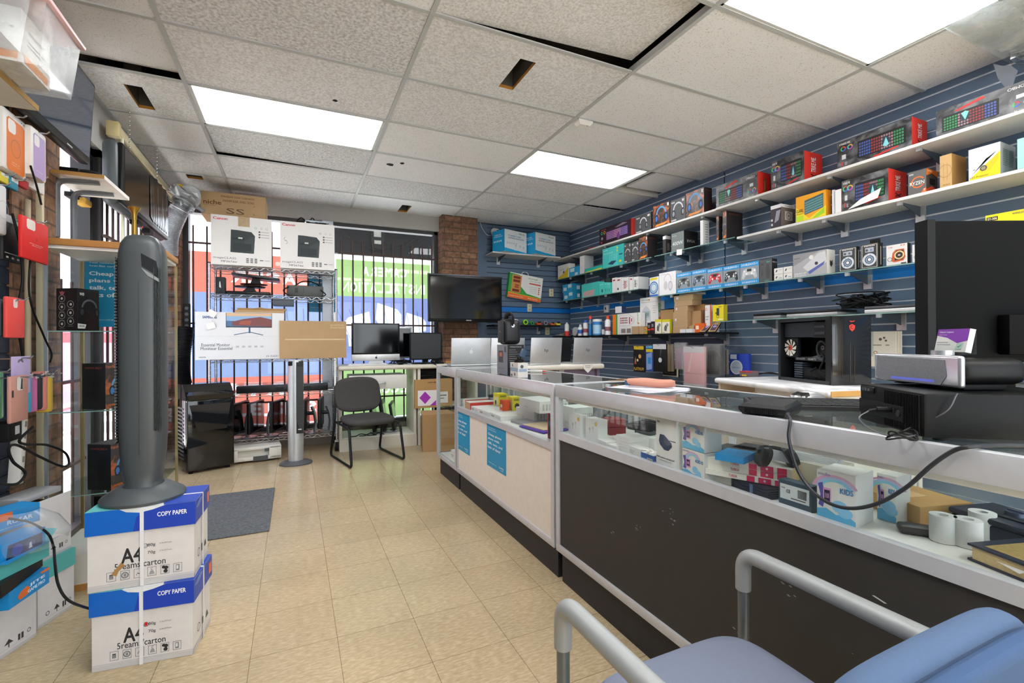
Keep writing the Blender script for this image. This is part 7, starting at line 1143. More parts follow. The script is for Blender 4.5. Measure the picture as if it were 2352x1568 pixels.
# ================================================================ WORK BENCH AND OPEN COMPUTER
BZ = .924; BA = math.atan2(1.455 - 2.33, 2.41 - 2.60)
BN = thing('work_bench', 'marble patterned work bench holding the open black computer', 'work bench', (2.505, 1.893, 0), BA)
b = MB(); b.box(-.45, 0, BZ - .035, .45, .62, BZ, marble_(), .015, seg=3); b.box(.449, .01, BZ - .032, .452, .61, BZ - .004, mat('#c99a58', .6)); b.build('benchtop', BN)
b = MB(); b.box(-.44, .03, 0, -.42, .6, BZ - .035, mat('#d9c6b4', .6)); b.box(.42, .03, 0, .44, .6, BZ - .035, mat('#e0dbd0', .6)); b.box(-.44, .56, 0, .44, .58, BZ - .035, mat('#d2bba6', .6)); b.box(-.12, .05, BZ - .16, .42, .07, BZ - .035, mat('#e2ddd6', .6)); b.build('frame', BN)
b = MB(); b.tube([(.0 + .03 * math.cos(t), 0, .03 * math.sin(t)) for t in [PI * .5 + PI * k / 10 for k in range(11)]], .008, mat('#c79a5a', .6)); o = b.build('drawer_pull', BN); o.location = (-.1, .04, BZ - .1)
pa = math.atan2(1.618 - 2.03, 2.70 - 2.84); PCX = thing('open_computer', 'open black desktop computer with its side panel off, on the work bench', 'computer', (2.77, 1.824, BZ + .001), pa); w, d, h = .435, .235, .385; CB = mat('#16181b', .4)
b = MB(); th = .012
b.box(-w / 2, 0, 0, w / 2, d, th, CB); b.box(-w / 2, 0, h - th, w / 2, d, h, CB); b.box(-w / 2, d - th, th, w / 2, d, h - th, CB); b.box(-w / 2, 0, th, -w / 2 + th, d, h - th, CB); b.box(w / 2 - .04, 0, th, w / 2, d, h - th, CB); b.box(-w / 2, -.001, 0, -w / 2 + .02, .004, h, mat('#26282b', .35)); b.box(-w / 2, -.001, 0, w / 2 - .01, .004, .02, mat('#2f3134', .35)); b.box(-w / 2, -.001, h - .02, w / 2 - .01, .004, h, mat('#26282b', .35)); b.build('chassis', PCX)
b = MB(); b.box(w / 2, -.002, 0, w / 2 + .012, d, h, mat('#08080a', .12, spec=.7), .003); q = (Vector((w / 2 + .0125, 0, 0)), Vector((0, d, 0)), Vector((0, 0, h)), Vector((1, 0, 0)))
b.pr(q, [('p', [(.42, .86), (.5, .885), (.58, .86), (.565, .81), (.5, .775), (.435, .81)], '#c83a2e'), ('o', .5, .835, .025, .009, '#2a0c0a', 60, 330), ('p', [(.43, .93), (.5, .925), (.58, .935), (.54, .915), (.46, .912)], '#c83a2e'), ('r', .24, .1, .25, .9, '#3f3428'), ('r', .44, .04, .452, .62, '#4a3c2a'), ('r', .55, .04, .558, .55, '#4a3c2a'), ('r', .08, .2, .085, .85, '#332c24')]); b.build('front_bezel', PCX)
b = MB(); b.box(-w / 2 + .02, .03, h - .115, w / 2 - .14, .12, h - .025, mat('#2c3036', .4)); b.box(w / 2 - .14, .01, h - .12, w / 2 - .045, .16, h - .03, mat('#17181a', .4)); b.box(w / 2 - .13, .004, h - .062, w / 2 - .05, .01, h - .05, mat('#3a3c40', .4)); b.box(w / 2 - .13, .004, h - .1, w / 2 - .05, .01, h - .085, mat('#3a3c40', .4)); b.build('drive_bay', PCX)
b = MB(); b.box(-w / 2 + .12, d - .03, .07, w / 2 - .1, d - .02, h - .125, mat('#3a4046', .5))
r2 = random.Random(5)
for k in range(90):
    x, z = r2.uniform(-w / 2 + .125, w / 2 - .11), r2.uniform(.075, h - .135); s = r2.uniform(.003, .012); b.box(x, d - .034 - s * .6, z, x + s * 1.5, d - .03, z + s, mat(('#8a9098', '#3a3d42', '#55595f', '#c9ccd0', '#2a3a34')[k % 5], .4))
for k in range(4): b.box(.045 + .013 * k, d - .065, .15, .05 + .013 * k, d - .03, .26, mat('#2f3236' if k % 2 else '#9aa0a6', .4))
b.build('motherboard', PCX)
def fan(cx, cz, r, y, bl, hub, n=9):
    b = MB(); b.box(cx - r - .004, y + .006, cz - r - .004, cx + r + .004, y + .024, cz + r + .004, CB)
    b.cyl((cx, y + .002, cz), (cx, y + .0055, cz), r * .98, mat('#0c0d0e', .6), 28)
    for k in range(n):
        t = 6.2832 * k / n; c, s = math.cos(t), math.sin(t); c2, s2 = math.cos(t + .5), math.sin(t + .5); c3, s3 = math.cos(t + .95), math.sin(t + .95)
        b.add([(cx + r * .28 * c, y, cz + r * .28 * s), (cx + r * .95 * c2, y - .003, cz + r * .95 * s2), (cx + r * .95 * c3, y + .001, cz + r * .95 * s3), (cx + r * .28 * c2, y + .001, cz + r * .28 * s2)], [(0, 1, 2, 3)], bl)
    b.cyl((cx, y + .002, cz), (cx, y - .004, cz), r * .3, hub, 20); b.cyl((cx, y - .0041, cz), (cx, y - .005, cz), r * .1, mat('#2a1414'), 12); return b
fan(-w / 2 + .072, .205, .056, .03, mat('#d9d6c9', .5), mat('#b8503a', .5)).build('case_fan', PCX); fan(-.02, .205, .046, d - .085, mat('#34373b', .45), mat('#9a9ea4', .3), 11).build('cpu_cooler', PCX)
b = MB(); b.box(-w / 2 + .07, .06, .125, w / 2 - .1, .17, .15, mat('#2a2b2e', .4), .004); b.pr((Vector((-w / 2 + .07, .0595, .125)), Vector((.24, 0, 0)), Vector((0, 0, .025)), Vector((0, -1, 0))), [('t', .22, .5, .32, .5, 'GEFORCE RTX', '#c9ccd0', dict(bold=.03)), ('t', .62, .5, .28, .5, 'GIGABYTE', '#b9bcc0', dict(bold=.03))]); b.prism([(.0, .15), (.06, .165), (.14, .15), (.1, .125)], .058, .16, mat('#5a5f64', .35, .4)); b.build('graphics_card', PCX)
b = MB()
for k in range(7): b.box(-w / 2 + .08, .05, .022 + .014 * k, -w / 2 + .15, .12, .031 + .014 * k, mat('#5b6672', .35, .5))
b.box(-w / 2 + .16, .05, .012, w / 2 - .06, .18, .08, mat('#15171a', .4), .004); b.build('power_supply', PCX)
b = MB(); b.tube(spline([(.1, .06, .25), (.06, .05, .2), (.12, .04, .15), (.1, .03, .08), (.13, .04, .05)]), .006, BLKM); b.tube(spline([(.05, .05, .09), (.02, .03, .06), (.07, .03, .03)]), .005, BLKM); b.tube([(.10 + .035 * math.cos(t), .04, .2 + .045 * math.sin(t)) for t in [.5 + 4.2 * k / 14 for k in range(15)]], .006, mat('#2a2c30'), 8); b.build('wiring', PCX)
b = MB(); b.box(w / 2 + .0, d, .16, w / 2 + .012, d + .012, h - .01, glass('acrylic', (.8, .86, .88, 1))); b.build('acrylic_trim', PCX)
p = A(1712, 864, Z=BZ); carton('small_gadget_box', 'small red and grey box with a yellow corner on the work bench', 'box', (p.x, p.y, BZ + .001), .1, .07, .035, BA + .15, '#6f6468', dict(T='#b04a48'), dict(F=[('r', .2, 0, .6, .3, '#d8b82a'), ('r', 0, .7, 1, 1, '#a83c3c')]))
b = MB(); p = A(1762, 862, Z=BZ); b.tube(spline([p + Vector((-.06, .05, .004)), p + Vector((-.0, .02, .015)), p + Vector((.05, -.03, .012)), p + Vector((.1, -.05, .004))]), .004, BLKM, 6); b.tube(spline([p + Vector((-.03, .08, .004)), p + Vector((.03, .0, .02)), p + Vector((.08, -.06, .004))]), .004, BLKM, 6); tag(b.build('loose_cable'), 'loose black cable on the work bench left of the open computer', 'cable')
p = A(1690, 905, Z=.6); carton('cardboard_box', 'pale cardboard box standing below the hanging packs, left of the bench', 'cardboard box', (3.05, 2.62, .0), .4, .4, .78, -PI / 2 - .1, '#cbb294', None, dict(F=[('t', .75, .9, .2, .03, 'LOGIC', '#6a5a44')]))
# ================================================================ LEFT SIDE
WOOD = mat('#b9854a', .5, var=.15, scale=14); CREAM = mat('#c9c0a4', .5)
# --- glass display tower
GX0, GX1, GY0, GY1 = -1.055, -.62, 2.90, 3.32
TW = thing('display_tower', 'tall glass display tower with a wood top behind the grey tower fan', 'display case', (GX0, GY0, 0)); w, d = GX1 - GX0, GY1 - GY0
b = MB(); b.box(-.005, -.01, 1.64, w + .005, d, 1.672, WOOD, .004); b.box(.005, .005, 1.625, w - .005, d - .005, 1.64, WHT); b.build('wood_top', TW)
b = MB(); b.box(0, 0, .03, w, d, .17, mat('#dedad2', .5)); b.box(-.003, -.004, .0, w + .003, d, .03, WOOD); b.build('base', TW)
TG = glass('tower_glass', (.98, .988, .984, 1), .25)
for nm, q in (('glass_panel', (.006, .0, w - .006, .005)), ('glass_panel', (0, .006, .005, d - .006)), ('glass_panel', (w - .005, .006, w, d - .006)), ('glass_panel', (.006, d - .006, w - .006, d - .001))):
    b = MB(); b.box(q[0], q[1], .17, q[2], q[3], 1.625, TG); b.build(nm, TW)
for x, y, m in ((-.002, -.002, mat('#a9b2ba', .3, .6)), (w - .008, -.002, ALU), (0, d - .012, mat('#b0a070', .35, .6)), (w - .012, d - .012, mat('#b0a070', .35, .6))): b = MB(); b.box(x, y, .17, x + .012, y + .012, 1.625, m); b.build('corner_post', TW)
TZ = (1.238, .852, .452)
for z in TZ: b = MB(); b.box(.008, .008, z - .006, w - .008, d - .016, z, SHF); b.box(.0078, .0075, z - .0055, w - .008, .008, z - .0005, SHE); b.build('glass_shelf', TW)
p = A(192, 590, Y=3.305); poster('phone_plan_poster', 'blue phone plan poster inside the glass display tower', (p.x + .0, 3.31, p.z - .38), (.31, 0, 0), (0, 0, .38), (0, -1, 0))
ICON = []
for i in range(2):
    for j in range(4 if i == 0 else 3):
        x, y = .28 + .42 * i, .16 + .2 * j + .06 * i; ICON += [('o', x, y, .085, .008, '#c9c9c9'), ('c', x, y, .03, '#d8d8d8'), ('r', x - .14, y - .12, x + .14, y - .11, '#8a8a8a')]
ICON.append(('p', [(.14, .93), (.2, .86), (.28, .84), (.36, .86), (.42, .93), (.34, .91), (.28, .94), (.22, .91)], '#b8606a'))
def tower_box(lab, x, y, z, h, w, rot, kind):
    if kind == 0: D = dict(F=[('hs', .55, .5, .36, '#55565c', '#0e0f10', '#3a3b40'), ('t', .2, .87, .2, .07, 'VH3', '#e6e6e6', dict(bold=.05)), ('p', [(.02, .05), (.34, .05), (.4, .15), (.02, .17)], '#d8d8d8'), ('t', .2, .11, .26, .03, 'GAMING HEADSET', '#1c1c1e')], L=ICON); base, mats = mat('#1b191b', .3), dict(L='#201417')
    else: D = dict(F=[('hs', .62, .45, .34, '#5a9ad0', '#20242c', '#3f78b8'), ('t', .35, .92, .5, .05, 'HUNTER BEECH', '#c8745a'), ('t', .3, .08, .4, .05, 'WH0200', '#e0762e', dict(bold=.05))], L=[('t', .5, .9, .7, .04, 'HUNTER BEECH', '#a84a42', dict(bold=.04)), ('p', [(.42, .2), (.72, .2), (.8, .7), (.6, .78), (.45, .6)], '#18181c')]); base, mats = fire(), dict(L='#1f2124', T='#2a2a2c', R='#1f2124')
    return carton('headset_box', lab, 'headset box', (x, y, z + .001), w, w, h, rot, base, mats, D, 'gaming headset boxes')
tower_box('black headset box with round icons, left one on the upper tower shelf', -.922, 2.985, TZ[0], .205, .11, 1.05, 0); tower_box('black headset box with round icons, right one on the upper tower shelf', -.70, 2.985, TZ[0], .20, .11, 1.05, 0)
tower_box('ember printed headset box on the middle shelf of the glass tower', -.81, 2.985, TZ[1], .225, .125, 1.05, 1); tower_box('ember printed headset box on the lowest shelf of the glass tower', -.79, 2.985, TZ[2], .225, .125, 1.05, 1)
# --- big grey tower fan on paper cartons
A4 = [('t', .40, .42, .2, .2, 'A4', '#2c2c2e', dict(bold=.05)), ('t', .48, .29, .48, .085, '5reams/carton', '#3a3a3c', dict(bold=.02)), ('o', .525, .52, .03, .006, '#4a4a4a'), ('t', .585, .52, .075, .05, '80g', '#4a4a4a'), ('t', .72, .53, .12, .02, '210x297mm', '#8a8a8c'), ('t', .585, .42, .075, .05, '70g', '#4a4a4a'), ('t', .72, .43, .12, .02, '210x297mm', '#8a8a8c'), ('r', 0, .075, 1, .08, '#a9a9aa'), ('r', 0, 0, 1, .065, '#c3c1c0')]
for k in range(6):
    x = .17 + .125 * k; A4 += [('r', x, .11, x + .085, .115, '#6a6a6c'), ('r', x, .225, x + .085, .23, '#6a6a6c'), ('r', x, .11, x + .004, .23, '#6a6a6c'), ('r', x + .081, .11, x + .085, .23, '#6a6a6c')]
    A4 += ([('r', x + .025, .14, x + .06, .2, '#55565a'), ('r', x + .03, .15, x + .055, .155, '#e6e6e6'), ('r', x + .03, .17, x + .055, .175, '#e6e6e6')], [('o', x + .042, .17, .04, .01, '#55565a'), ('r', x + .03, .15, x + .055, .19, '#8a8a8c')], [('p', [(x + .02, .15), (x + .035, .18), (x + .05, .165), (x + .07, .2), (x + .07, .19), (x + .05, .155), (x + .035, .17), (x + .02, .14)], '#3a3a3c')], [('p', [(x + .03, .18), (x + .055, .18), (x + .07, .13), (x + .015, .13)], '#9a9a9c'), ('t', x + .042, .2, .02, .03, 'C', '#3a3a3c')], [('c', x + .03, .2, .02, '#2f2f31'), ('c', x + .055, .19, .025, '#2f2f31'), ('c', x + .05, .145, .025, '#2f2f31')], [('r', x + .025, .13, x + .06, .21, '#77787a'), ('r', x + .03, .15, x + .05, .2, '#dcdcda')])[k]
def paper_carton(lab, a, c, z, d, h, mark, rot=0, teal=False, torn=False):
    p, q = A(*a, Z=z), A(*c, Z=z); w = (q - p).length; an = math.atan2(q.y - p.y, q.x - p.x) + rot; m = (p + q) / 2
    T = thing('copy_paper_carton', lab, 'paper box', (m.x, m.y, z + .001), an, 'copy paper cartons'); b = MB(); b.box(-w / 2, 0, 0, w / 2, d, h - .012, mat('#d9d5d3', .75)); fr = frames(w, d, h - .012)
    D = list(A4); D.append(('r', .51, .505, .54, .555, '#c8202a') if mark else ('o', .525, .53, .02, .004, '#6a6a6a'))
    if torn: D.append(('p', [(.21, .2), (.26, .17), (.28, .23), (.34, .3), (.3, .34), (.25, .26)], mat('#a8804f', .9)))
    b.pr(fr['F'], D); b.pr(fr['R'], [('r', 0, 0, 1, .065, '#c3c1c0'), ('o', .3, .25, .06, .012, '#55565a'), ('r', .5, .2, .56, .3, '#55565a'), ('p', [(.7, .2), (.78, .3), (.86, .2)], '#55565a')]); b.build('carton_body', T)
    b = MB(); o = .006; lh = .085; BL1 = mat('#0b63c4', .4); b.box(-w / 2 - o, -o, h - lh, w / 2 + o, d + o, h, BL1, mats=dict(T=mat('#dfe3e4', .5), R=mat('#2448a8', .4)))
    fr = (Vector((-w / 2 - o, -o, h - lh)), Vector((w + 2 * o, 0, 0)), Vector((0, 0, lh)), Vector((0, -1, 0)))
    b.pr(fr, [('p', [(.42, 0), (1, 0), (1, 1), (.6, 1), (.45, .6)], '#1a3fb0'), ('p', [(.3, 1), (.36, .86), (.48, .78), (.6, .86), (.72, 1)], '#dfe3e4'), ('t', .78, .62, .28, .2, 'COPY PAPER', '#f0f2f6', dict(bold=.06))])
    fr = (Vector((w / 2 + o, -o, h - lh)), Vector((0, d + 2 * o, 0)), Vector((0, 0, lh)), Vector((1, 0, 0))); b.pr(fr, [('r', .8, .25, .95, .75, '#e0764a'), ('p', [(.0, .7), (.3, .95), (.5, .85), (.2, .6)], '#6a84c8')])
    fr = (Vector((-w / 2 - o, -o, h)), Vector((w + 2 * o, 0, 0)), Vector((0, d + 2 * o, 0)), Vector((0, 0, 1))); b.pr(fr, [('p', [(0, 0), (.3, 0), (.5, .4), (.3, 1), (0, 1)], '#6ac4c4'), ('p', [(.7, 0), (1, 0), (1, 1), (.75, 1), (.62, .5)], '#2a4cb4')]); b.build('lid', T)
    b = MB(); s = .006; x = .0 if not mark else -.005; st = mat('#e4e4e6', .25, spec=.5)
    b.box(x - s, -o - .0015, 0.001, x + s, -o - .0005, h, st); b.box(x - s, -o, h + .0005, x + s, d + o, h + .0015, st); b.box(w / 2 + o + .0006, d * .5 - s, 0.001, w / 2 + o + .0014, d * .5 + s, h, st); b.box(-w / 2, d * .5 - s, h + .0006, w / 2 + o, d * .5 + s, h + .0014, st); b.build('strap', T); return T
paper_carton('copy paper carton on the floor with a red checked box, under another carton', (211, 1545), (443, 1503), 0, .215, .283, True)
paper_carton('copy paper carton with a torn front, carrying the grey tower fan', (201, 1364), (446, 1325), .285, .215, .288, False, torn=True)
FZ = .5755; fc = A(331, 1142, Z=FZ); TF = thing('tower_fan', 'tall dark grey tower fan standing on the copy paper cartons', 'fan', (fc.x, fc.y, FZ), .0); TF.scale = (.71, .71, .887); FG = mat('#42474a', .38, spec=.5, var=.03); FGD = mat('#34383a', .4)
b = MB(); b.lathe([(0, 0), (.188, 0), (.192, .012), (.185, .022), (.125, .055), (.115, .06), (0, .06)], mat('#4f5457', .45), 40, sy=.98); b.build('base', TF)
def rr_(z, a, c, ox=0, n=28, ex=.55): sg = lambda v: math.copysign(abs(v) ** ex, v); return [(ox + a * sg(math.cos(6.2832 * i / n)), c * sg(math.sin(6.2832 * i / n)), z) for i in range(n)]
b = MB(); b.loft([rr_(.05, .095, .095, 0, ex=.8), rr_(.075, .083, .083, 0, ex=.8), rr_(.12, .087, .085), rr_(.2, .098, .09), rr_(.32, .104, .094), rr_(.98, .104, .094), rr_(1.06, .102, .092), rr_(1.105, .092, .084), rr_(1.135, .07, .068), rr_(1.145, .045, .045)], FG); b.build('body', TF)
b = MB()
for k in range(6): b.box(.066 + .006 * k, -.097 + .004 * k * .6, .3, .0695 + .006 * k, -.08, 1.0, FGD, .001)
b.build('outlet_slats', TF)
b = MB(); b.loft([[(x_ + .001, y_, z) for x_, y_ in ((-.098, -.085), (-.108, -.06), (-.108, .06), (-.098, .085))] for z in (.25, 1.04)], mat('#1b1c1d', .5), closed=False, caps=False)
for k in range(60): b.box(-.1085, -.066, .26 + k * .013, -.100, -.050, .267 + k * .013, mat('#8f9496', .35, .4))
b.build('rear_grille', TF)
b = MB(); b.box(-.03, -.0965, .1, .055, -.085, .62, mat('#595f62', .35), .004) if False else None; b.box(.0, -.0962, .94, .003, -.09, .2, FGD); b.prism([(.012, 1.06), (.075, 1.03), (.085, .985), (.085, .965), (.015, 1.005)], -.0965, -.08, mat('#14171c', .35)); b.prism([(.012, .998), (.088, .955), (.09, .94), (.04, .965)], -.0968, -.085, mat('#8d9294', .35, .2)); b.build('carry_handle', TF)
b = MB(); b.tube(spline([A(124, 1258, Z=.42), A(127, 1300, X=-.72), A(135, 1345, X=-.68), A(160, 1380, X=-.66), (-.675, 2.22, .195)], 8), .004, BLKM, 8); b.tube(spline([A(20, 1190, X=-.95), A(70, 1200, X=-.9), A(110, 1225, X=-.8), A(124, 1258, Z=.42)], 8), .004, BLKM, 8); tag(b.build('fan_power_cable'), 'black power cable running from the cartons to the floor stack', 'cable')
# --- floor mat
MTM = mat('#686b6e', .95, var=.6, scale=70, bump=.8, spec=.1); b = MB(); b.box(-.80, 3.30, .0005, -.145, 4.26, .009, MTM, .004); tag(b.build('floor_mat'), 'dark grey ribbed floor mat by the glass display tower', 'mat')
# --- cartons and gadgets in the lower left corner
TEAL = mat('#58b4b4', .6); p, q = A(87, 1446, Z=0), A(170, 1391, Z=0); an = math.atan2(q.y - p.y, q.x - p.x); e = Vector((math.cos(an), math.sin(an), 0)); L_ = (q - p).length
SYM = [('o', .25, .16, .035, .01, '#3c3c3e'), ('p', [(.42, .15), (.5, .22), (.58, .15)], '#3c3c3e'), ('r', .49, .1, .51, .16, '#3c3c3e'), ('r', .66, .11, .7, .2, '#3c3c3e'), ('r', .72, .11, .76, .2, '#3c3c3e'), ('o', .86, .17, .03, .008, '#3c3c3e'), ('r', 0, 0, 1, .05, '#bfbfc2'), ('r', .2, .09, .9, .093, '#9a9a9c')]
def carton2(lab, c, z, h, ln, lid, opened=False):
    T = thing('white_carton', lab, 'paper box', (c.x, c.y, z + .001), an, 'white cartons by the left wall'); b = MB(); w = ln; d = .16; b.box(-w / 2, 0, 0, w / 2, d, h if opened else h - .005, mat('#d6d5d8', .75), mats=dict(T=mat('#6b5040', .9))); b.pr(frames(w, d, h)['F'], SYM); b.build('carton_body', T)
    b = MB()
    if opened:
        b.box(-w / 2, .0, h, w / 2, .004, h + .035, mat('#d6d5d8', .75)); b.box(-w / 2, 0, h, -w / 2 + .004, d, h + .03, mat('#cfced2', .75)); b.box(-w / 2 - .01, .05, h + .03, w / 2 + .015, d, h + .055, mat('#b9bcc0', .3, .2), .004); b.build('flaps', T)
    else: b.box(-w / 2 - .004, -.004, h - .075, w / 2 + .004, d, h, TEAL); b.build('lid', T)
carton2('white carton with a teal lid on the floor against the glass tower', (p + q) / 2, 0, .262, L_, True); carton2('open white carton stacked on the teal lidded one against the glass tower', (p + q) / 2 + Vector((-.01, .0, 0)), .263, .22, L_, False, True)
p2 = A(86, 1458, Z=0); cN = p2 - e * .118 + Vector((.0, -.0, 0)); carton2('near white carton with a torn corner under the bright blue gadget boxes', cN, 0, .262, .225, True)
BX = '#1688cc'; nrm = Vector((math.sin(an), -math.cos(an), 0))
def gadget(name, lab, u0, v0, u1, v1, Z, d, h, base, deco, mats=None, ext=0, rot=0):
    a, c = A(u0, v0, Z=Z), A(u1, v1, Z=Z); w = (c - a).length; an_ = math.atan2(c.y - a.y, c.x - a.x) + rot; m = (a + c) / 2; return carton(name, lab, 'box', (m.x, m.y, Z + .0015), w, d, h, an_, base, mats, deco)
g1 = gadget('gadget_box', 'bright blue box with orange splashes leaning on the near white carton', 20, 1402, 113, 1338, .265, .07, .06, BX, dict(F=[('p', [(.25, .15), (.45, .2), (.5, .55), (.42, .7), (.28, .6), (.2, .4)], '#e0702e'), ('t', .68, .62, .4, .2, 'JITE', '#e4f2fa', dict(bold=.06)), ('t', .66, .34, .44, .2, 'GAME PRO', '#e4f2fa', dict(bold=.06)), ('p', [(.75, 1), (1, 1), (1, .82), (.8, .86)], '#e0702e')]))
g2 = gadget('flat_black_box', 'long black box lying on the blue gadget box in the corner', 2, 1376, 98, 1300, .327, .12, .045, '#141416', {}, dict(T='#1c1c1e'))
OB = thing('open_gadget_box', 'open teal and blue box of wireless gadgets on the long black box', 'box', (g2.location.x - .0, g2.location.y, .374), an); b = MB()
for q_ in ((-.1, 0, -.096, .14), (.096, 0, .1, .14), (-.1, .136, .1, .14)): b.box(q_[0], q_[1], 0, q_[2], q_[3], .055, mat('#8a6c4c', .8))
b.box(-.1, 0, 0, .1, .14, .004, mat('#8a6c4c', .8)); b.box(-.1, -.003, 0, .1, .0, .055, TEAL); b.add([(.1, 0, .055), (.1, .14, .055), (.14, .14, .09), (.14, 0, .09)], [(0, 1, 2, 3)], TEAL); b.add([(-.1, -.002, .055), (.1, -.002, .055), (.11, -.04, .075), (-.1, -.04, .06)], [(0, 1, 2, 3)], mat(BX, .5)); b.build('box_body', OB)
WBX = carton('wireless_headset_box', 'blue windowed box reading WIRELESS inside the open teal box', 'box', (OB.location.x - .005, OB.location.y + .02, .379), .17, .08, .105, an, BX, None, dict(F=[('p', [(.1, .35), (.92, .4), (.92, .85), (.15, .9)], mat('#1f2a5a', .2, spec=.6)), ('c', .35, .62, .2, '#27389a'), ('c', .65, .6, .17, '#1a2470'), ('r', .2, .08, .85, .3, '#dfe3e6'), ('t', .58, .23, .5, .11, 'WIRELESS', '#14161a', dict(bold=.06)), ('r', .05, .05, .3, .25, '#d8582e'), ('p', [(.6, .5), (.68, .5), (.66, .7), (.62, .68)], '#d8d8e0')]))
carton('gadget_box', 'bright blue box with an orange corner, topmost in the lower left corner', 'box', (WBX.location.x - .06, WBX.location.y + .09, .489 + .0), .16, .09, .07, an - .25, BX, dict(T='#1a94da'), dict(F=[('r', 0, .55, .45, .95, '#d8692e'), ('t', .6, .4, .5, .22, 'ROSAR', '#e4f2fa', dict(bold=.03)), ('t', .5, .15, .6, .06, 'wireless controller', '#bfe0f0')]))
b = MB(); b.loft([[(OB.location.x + s * .13 * math.cos(t) - .03, OB.location.y + .06 + s * .11 * math.sin(t), z) for t in [6.2832 * k / 16 for k in range(16)]] for s, z in ((1.0, .435), (1.08, .47), (.8, .53), (.4, .565))], BAG, caps=False); tag(b.build('clear_bag'), 'crumpled clear plastic bag over the open gadget box', 'plastic bag')
# --- upper left: shelf board with storage bins
SBD = thing('bin_shelf', 'white chipboard shelf with storage bins at the top left', 'shelf', (0, 0, 0)); b = MB(); b.box(-1.16, .9, 1.935, -.757, 2.04, 1.952, mat('#dcd8cf', .6)); b.box(-.757, .9, 1.935, -.755, 2.04, 1.952, mat('#b08a4e', .8, var=.3, scale=200)); b.box(-1.16, 2.04, 1.935, -.755, 2.042, 1.952, mat('#b08a4e', .8, var=.3, scale=200)); b.build('board', SBD)
for y in (1.25, 1.9): b = MB(); b.box(-1.16, y - .02, 1.9, -.85, y + .02, 1.93, mat('#9a9da0', .4, .4)); b.box(-1.158, y - .02, 1.6, -1.14, y + .02, 1.93, mat('#9a9da0', .4, .4)); b.build('bracket', SBD)
BINP = glass('bin_plastic', (.94, .95, .96, 1), .35, .25, .45)
def bin_(lab, x0, x1, y0, y1, h):
    z = 1.9535; T = thing('storage_bin', lab, 'storage bin', ((x0 + x1) / 2, (y0 + y1) / 2, z), 0, 'clear storage bins'); w, d = (x1 - x0) / 2, (y1 - y0) / 2; b = MB()
    b.loft([[(-w * s, -d * s, zz), (w * s, -d * s, zz), (w * s, d * s, zz), (-w * s, d * s, zz)] for s, zz in ((.9, 0), (1, h))], BINP, smooth=False); b.build('tub', T)
    b = MB(); b.box(-w - .012, -d - .012, h, w + .012, d + .012, h + .014, mat('#d9b3b8', .35), .005); b.box(-w - .008, -d - .008, h - .02, w + .008, d + .008, h, mat('#c9a0a8', .4)) if False else None; b.build('lid', T)
    return T, w, d
T, w, d = bin_('clear storage bin with a pink lid, nearest on the high left shelf', -1.0, -.645, 1.32, 1.71, .19)
for k, (x, c, lab) in enumerate(((.08, '#d8d6d2', 'white packaged pack with a black printed label'), (-.02, '#c8747c', 'pink packet'))):
    carton('stored_pack', lab + ' inside the nearest storage bin', 'pack', (T.location.x + x - .0, T.location.y - .14, 1.96), .09, .25, .165, .0 if k else 0, c, None, dict(F=[('r', .1, .3, .9, .9, '#e6e6e6'), ('r', .15, .75, .6, .8, '#4a4a4a'), ('r', .15, .62, .7, .66, '#4a4a4a'), ('r', .15, .02, .9, .14, '#e0862e')], R=[('r', .05, .1, .95, .95, '#e2e2e2'), ('t', .5, .6, .5, .05, 'EXCLUSIVE', '#3a3a3c'), ('r', .15, .42, .8, .45, '#4a4a4a'), ('r', .15, .34, .7, .37, '#4a4a4a'), ('r', .15, .12, .9, .26, '#e0862e'), ('t', .5, .19, .4, .08, '28', '#f4e8d8')]))
T, w, d = bin_('clear storage bin with a pink lid, overhanging the far end of the high left shelf', -1.02, -.625, 1.735, 1.965, .175)
carton('stored_pack', 'tan wrapped pack inside the overhanging storage bin', 'pack', (T.location.x - .02, T.location.y - .09, 1.96), .14, .16, .13, 0, '#c9b07c'); carton('stored_pack', 'white pack with an orange stripe inside the overhanging storage bin', 'pack', (T.location.x + .1, T.location.y - .09, 1.96), .07, .17, .15, 0, '#dcdad6', None, dict(F=[('r', .1, .05, .9, .2, '#e0862e'), ('r', .2, .6, .8, .65, '#4a4a4a')], R=[('r', .1, .05, .9, .2, '#e0862e'), ('t', .5, .7, .5, .06, 'EXCLUSIVE', '#3a3a3c'), ('r', .2, .5, .8, .53, '#4a4a4a'), ('r', .2, .42, .7, .45, '#4a4a4a')]))
# --- wall television, its little shelf
TL = thing('wall_television', 'flat black television tilted high on the left wall', 'television', (-1.015, 2.875, 2.135), (0, .06, 0)); b = MB(); b.box(-.03, -.375, 0, .02, .375, .44, BLK, .012); b.pr((Vector((.0205, -.375, 0)), Vector((0, .75, 0)), Vector((0, 0, .44)), Vector((1, 0, 0))), [('r', .62, .02, .7, .035, '#b9bcc0')]); b.build('bezel', TL)
b = MB(); b.box(.018, -.352, .035, .0215, .352, .418, mat('#3c4658', .06, spec=.8)); b.build('screen', TL); b = MB(); b.box(-.145, -.08, .12, -.03, .08, .3, BLKM); b.build('wall_bracket', TL)
S = thing('television_shelf', 'small white shelf with a wood edge on grey brackets under the television', 'shelf', (0, 0, 0)); b = MB(); b.box(-1.168, 3.235, 2.068, -.93, 3.66, 2.088, mat('#ddd9d4', .5)); b.box(-1.168, 3.230, 2.068, -.93, 3.235, 2.088, mat('#b98d52', .6)); b.build('board', S)
for y in (3.30, 3.52): b = MB(); b.tube(poly_arc([(-.97, y, 2.06), (-1.15, y, 2.05), (-1.15, y, 1.75)], .04), .008, mat('#6f7378', .4, .3), 8, ry=.016); b.build('bracket', S)
b = MB()
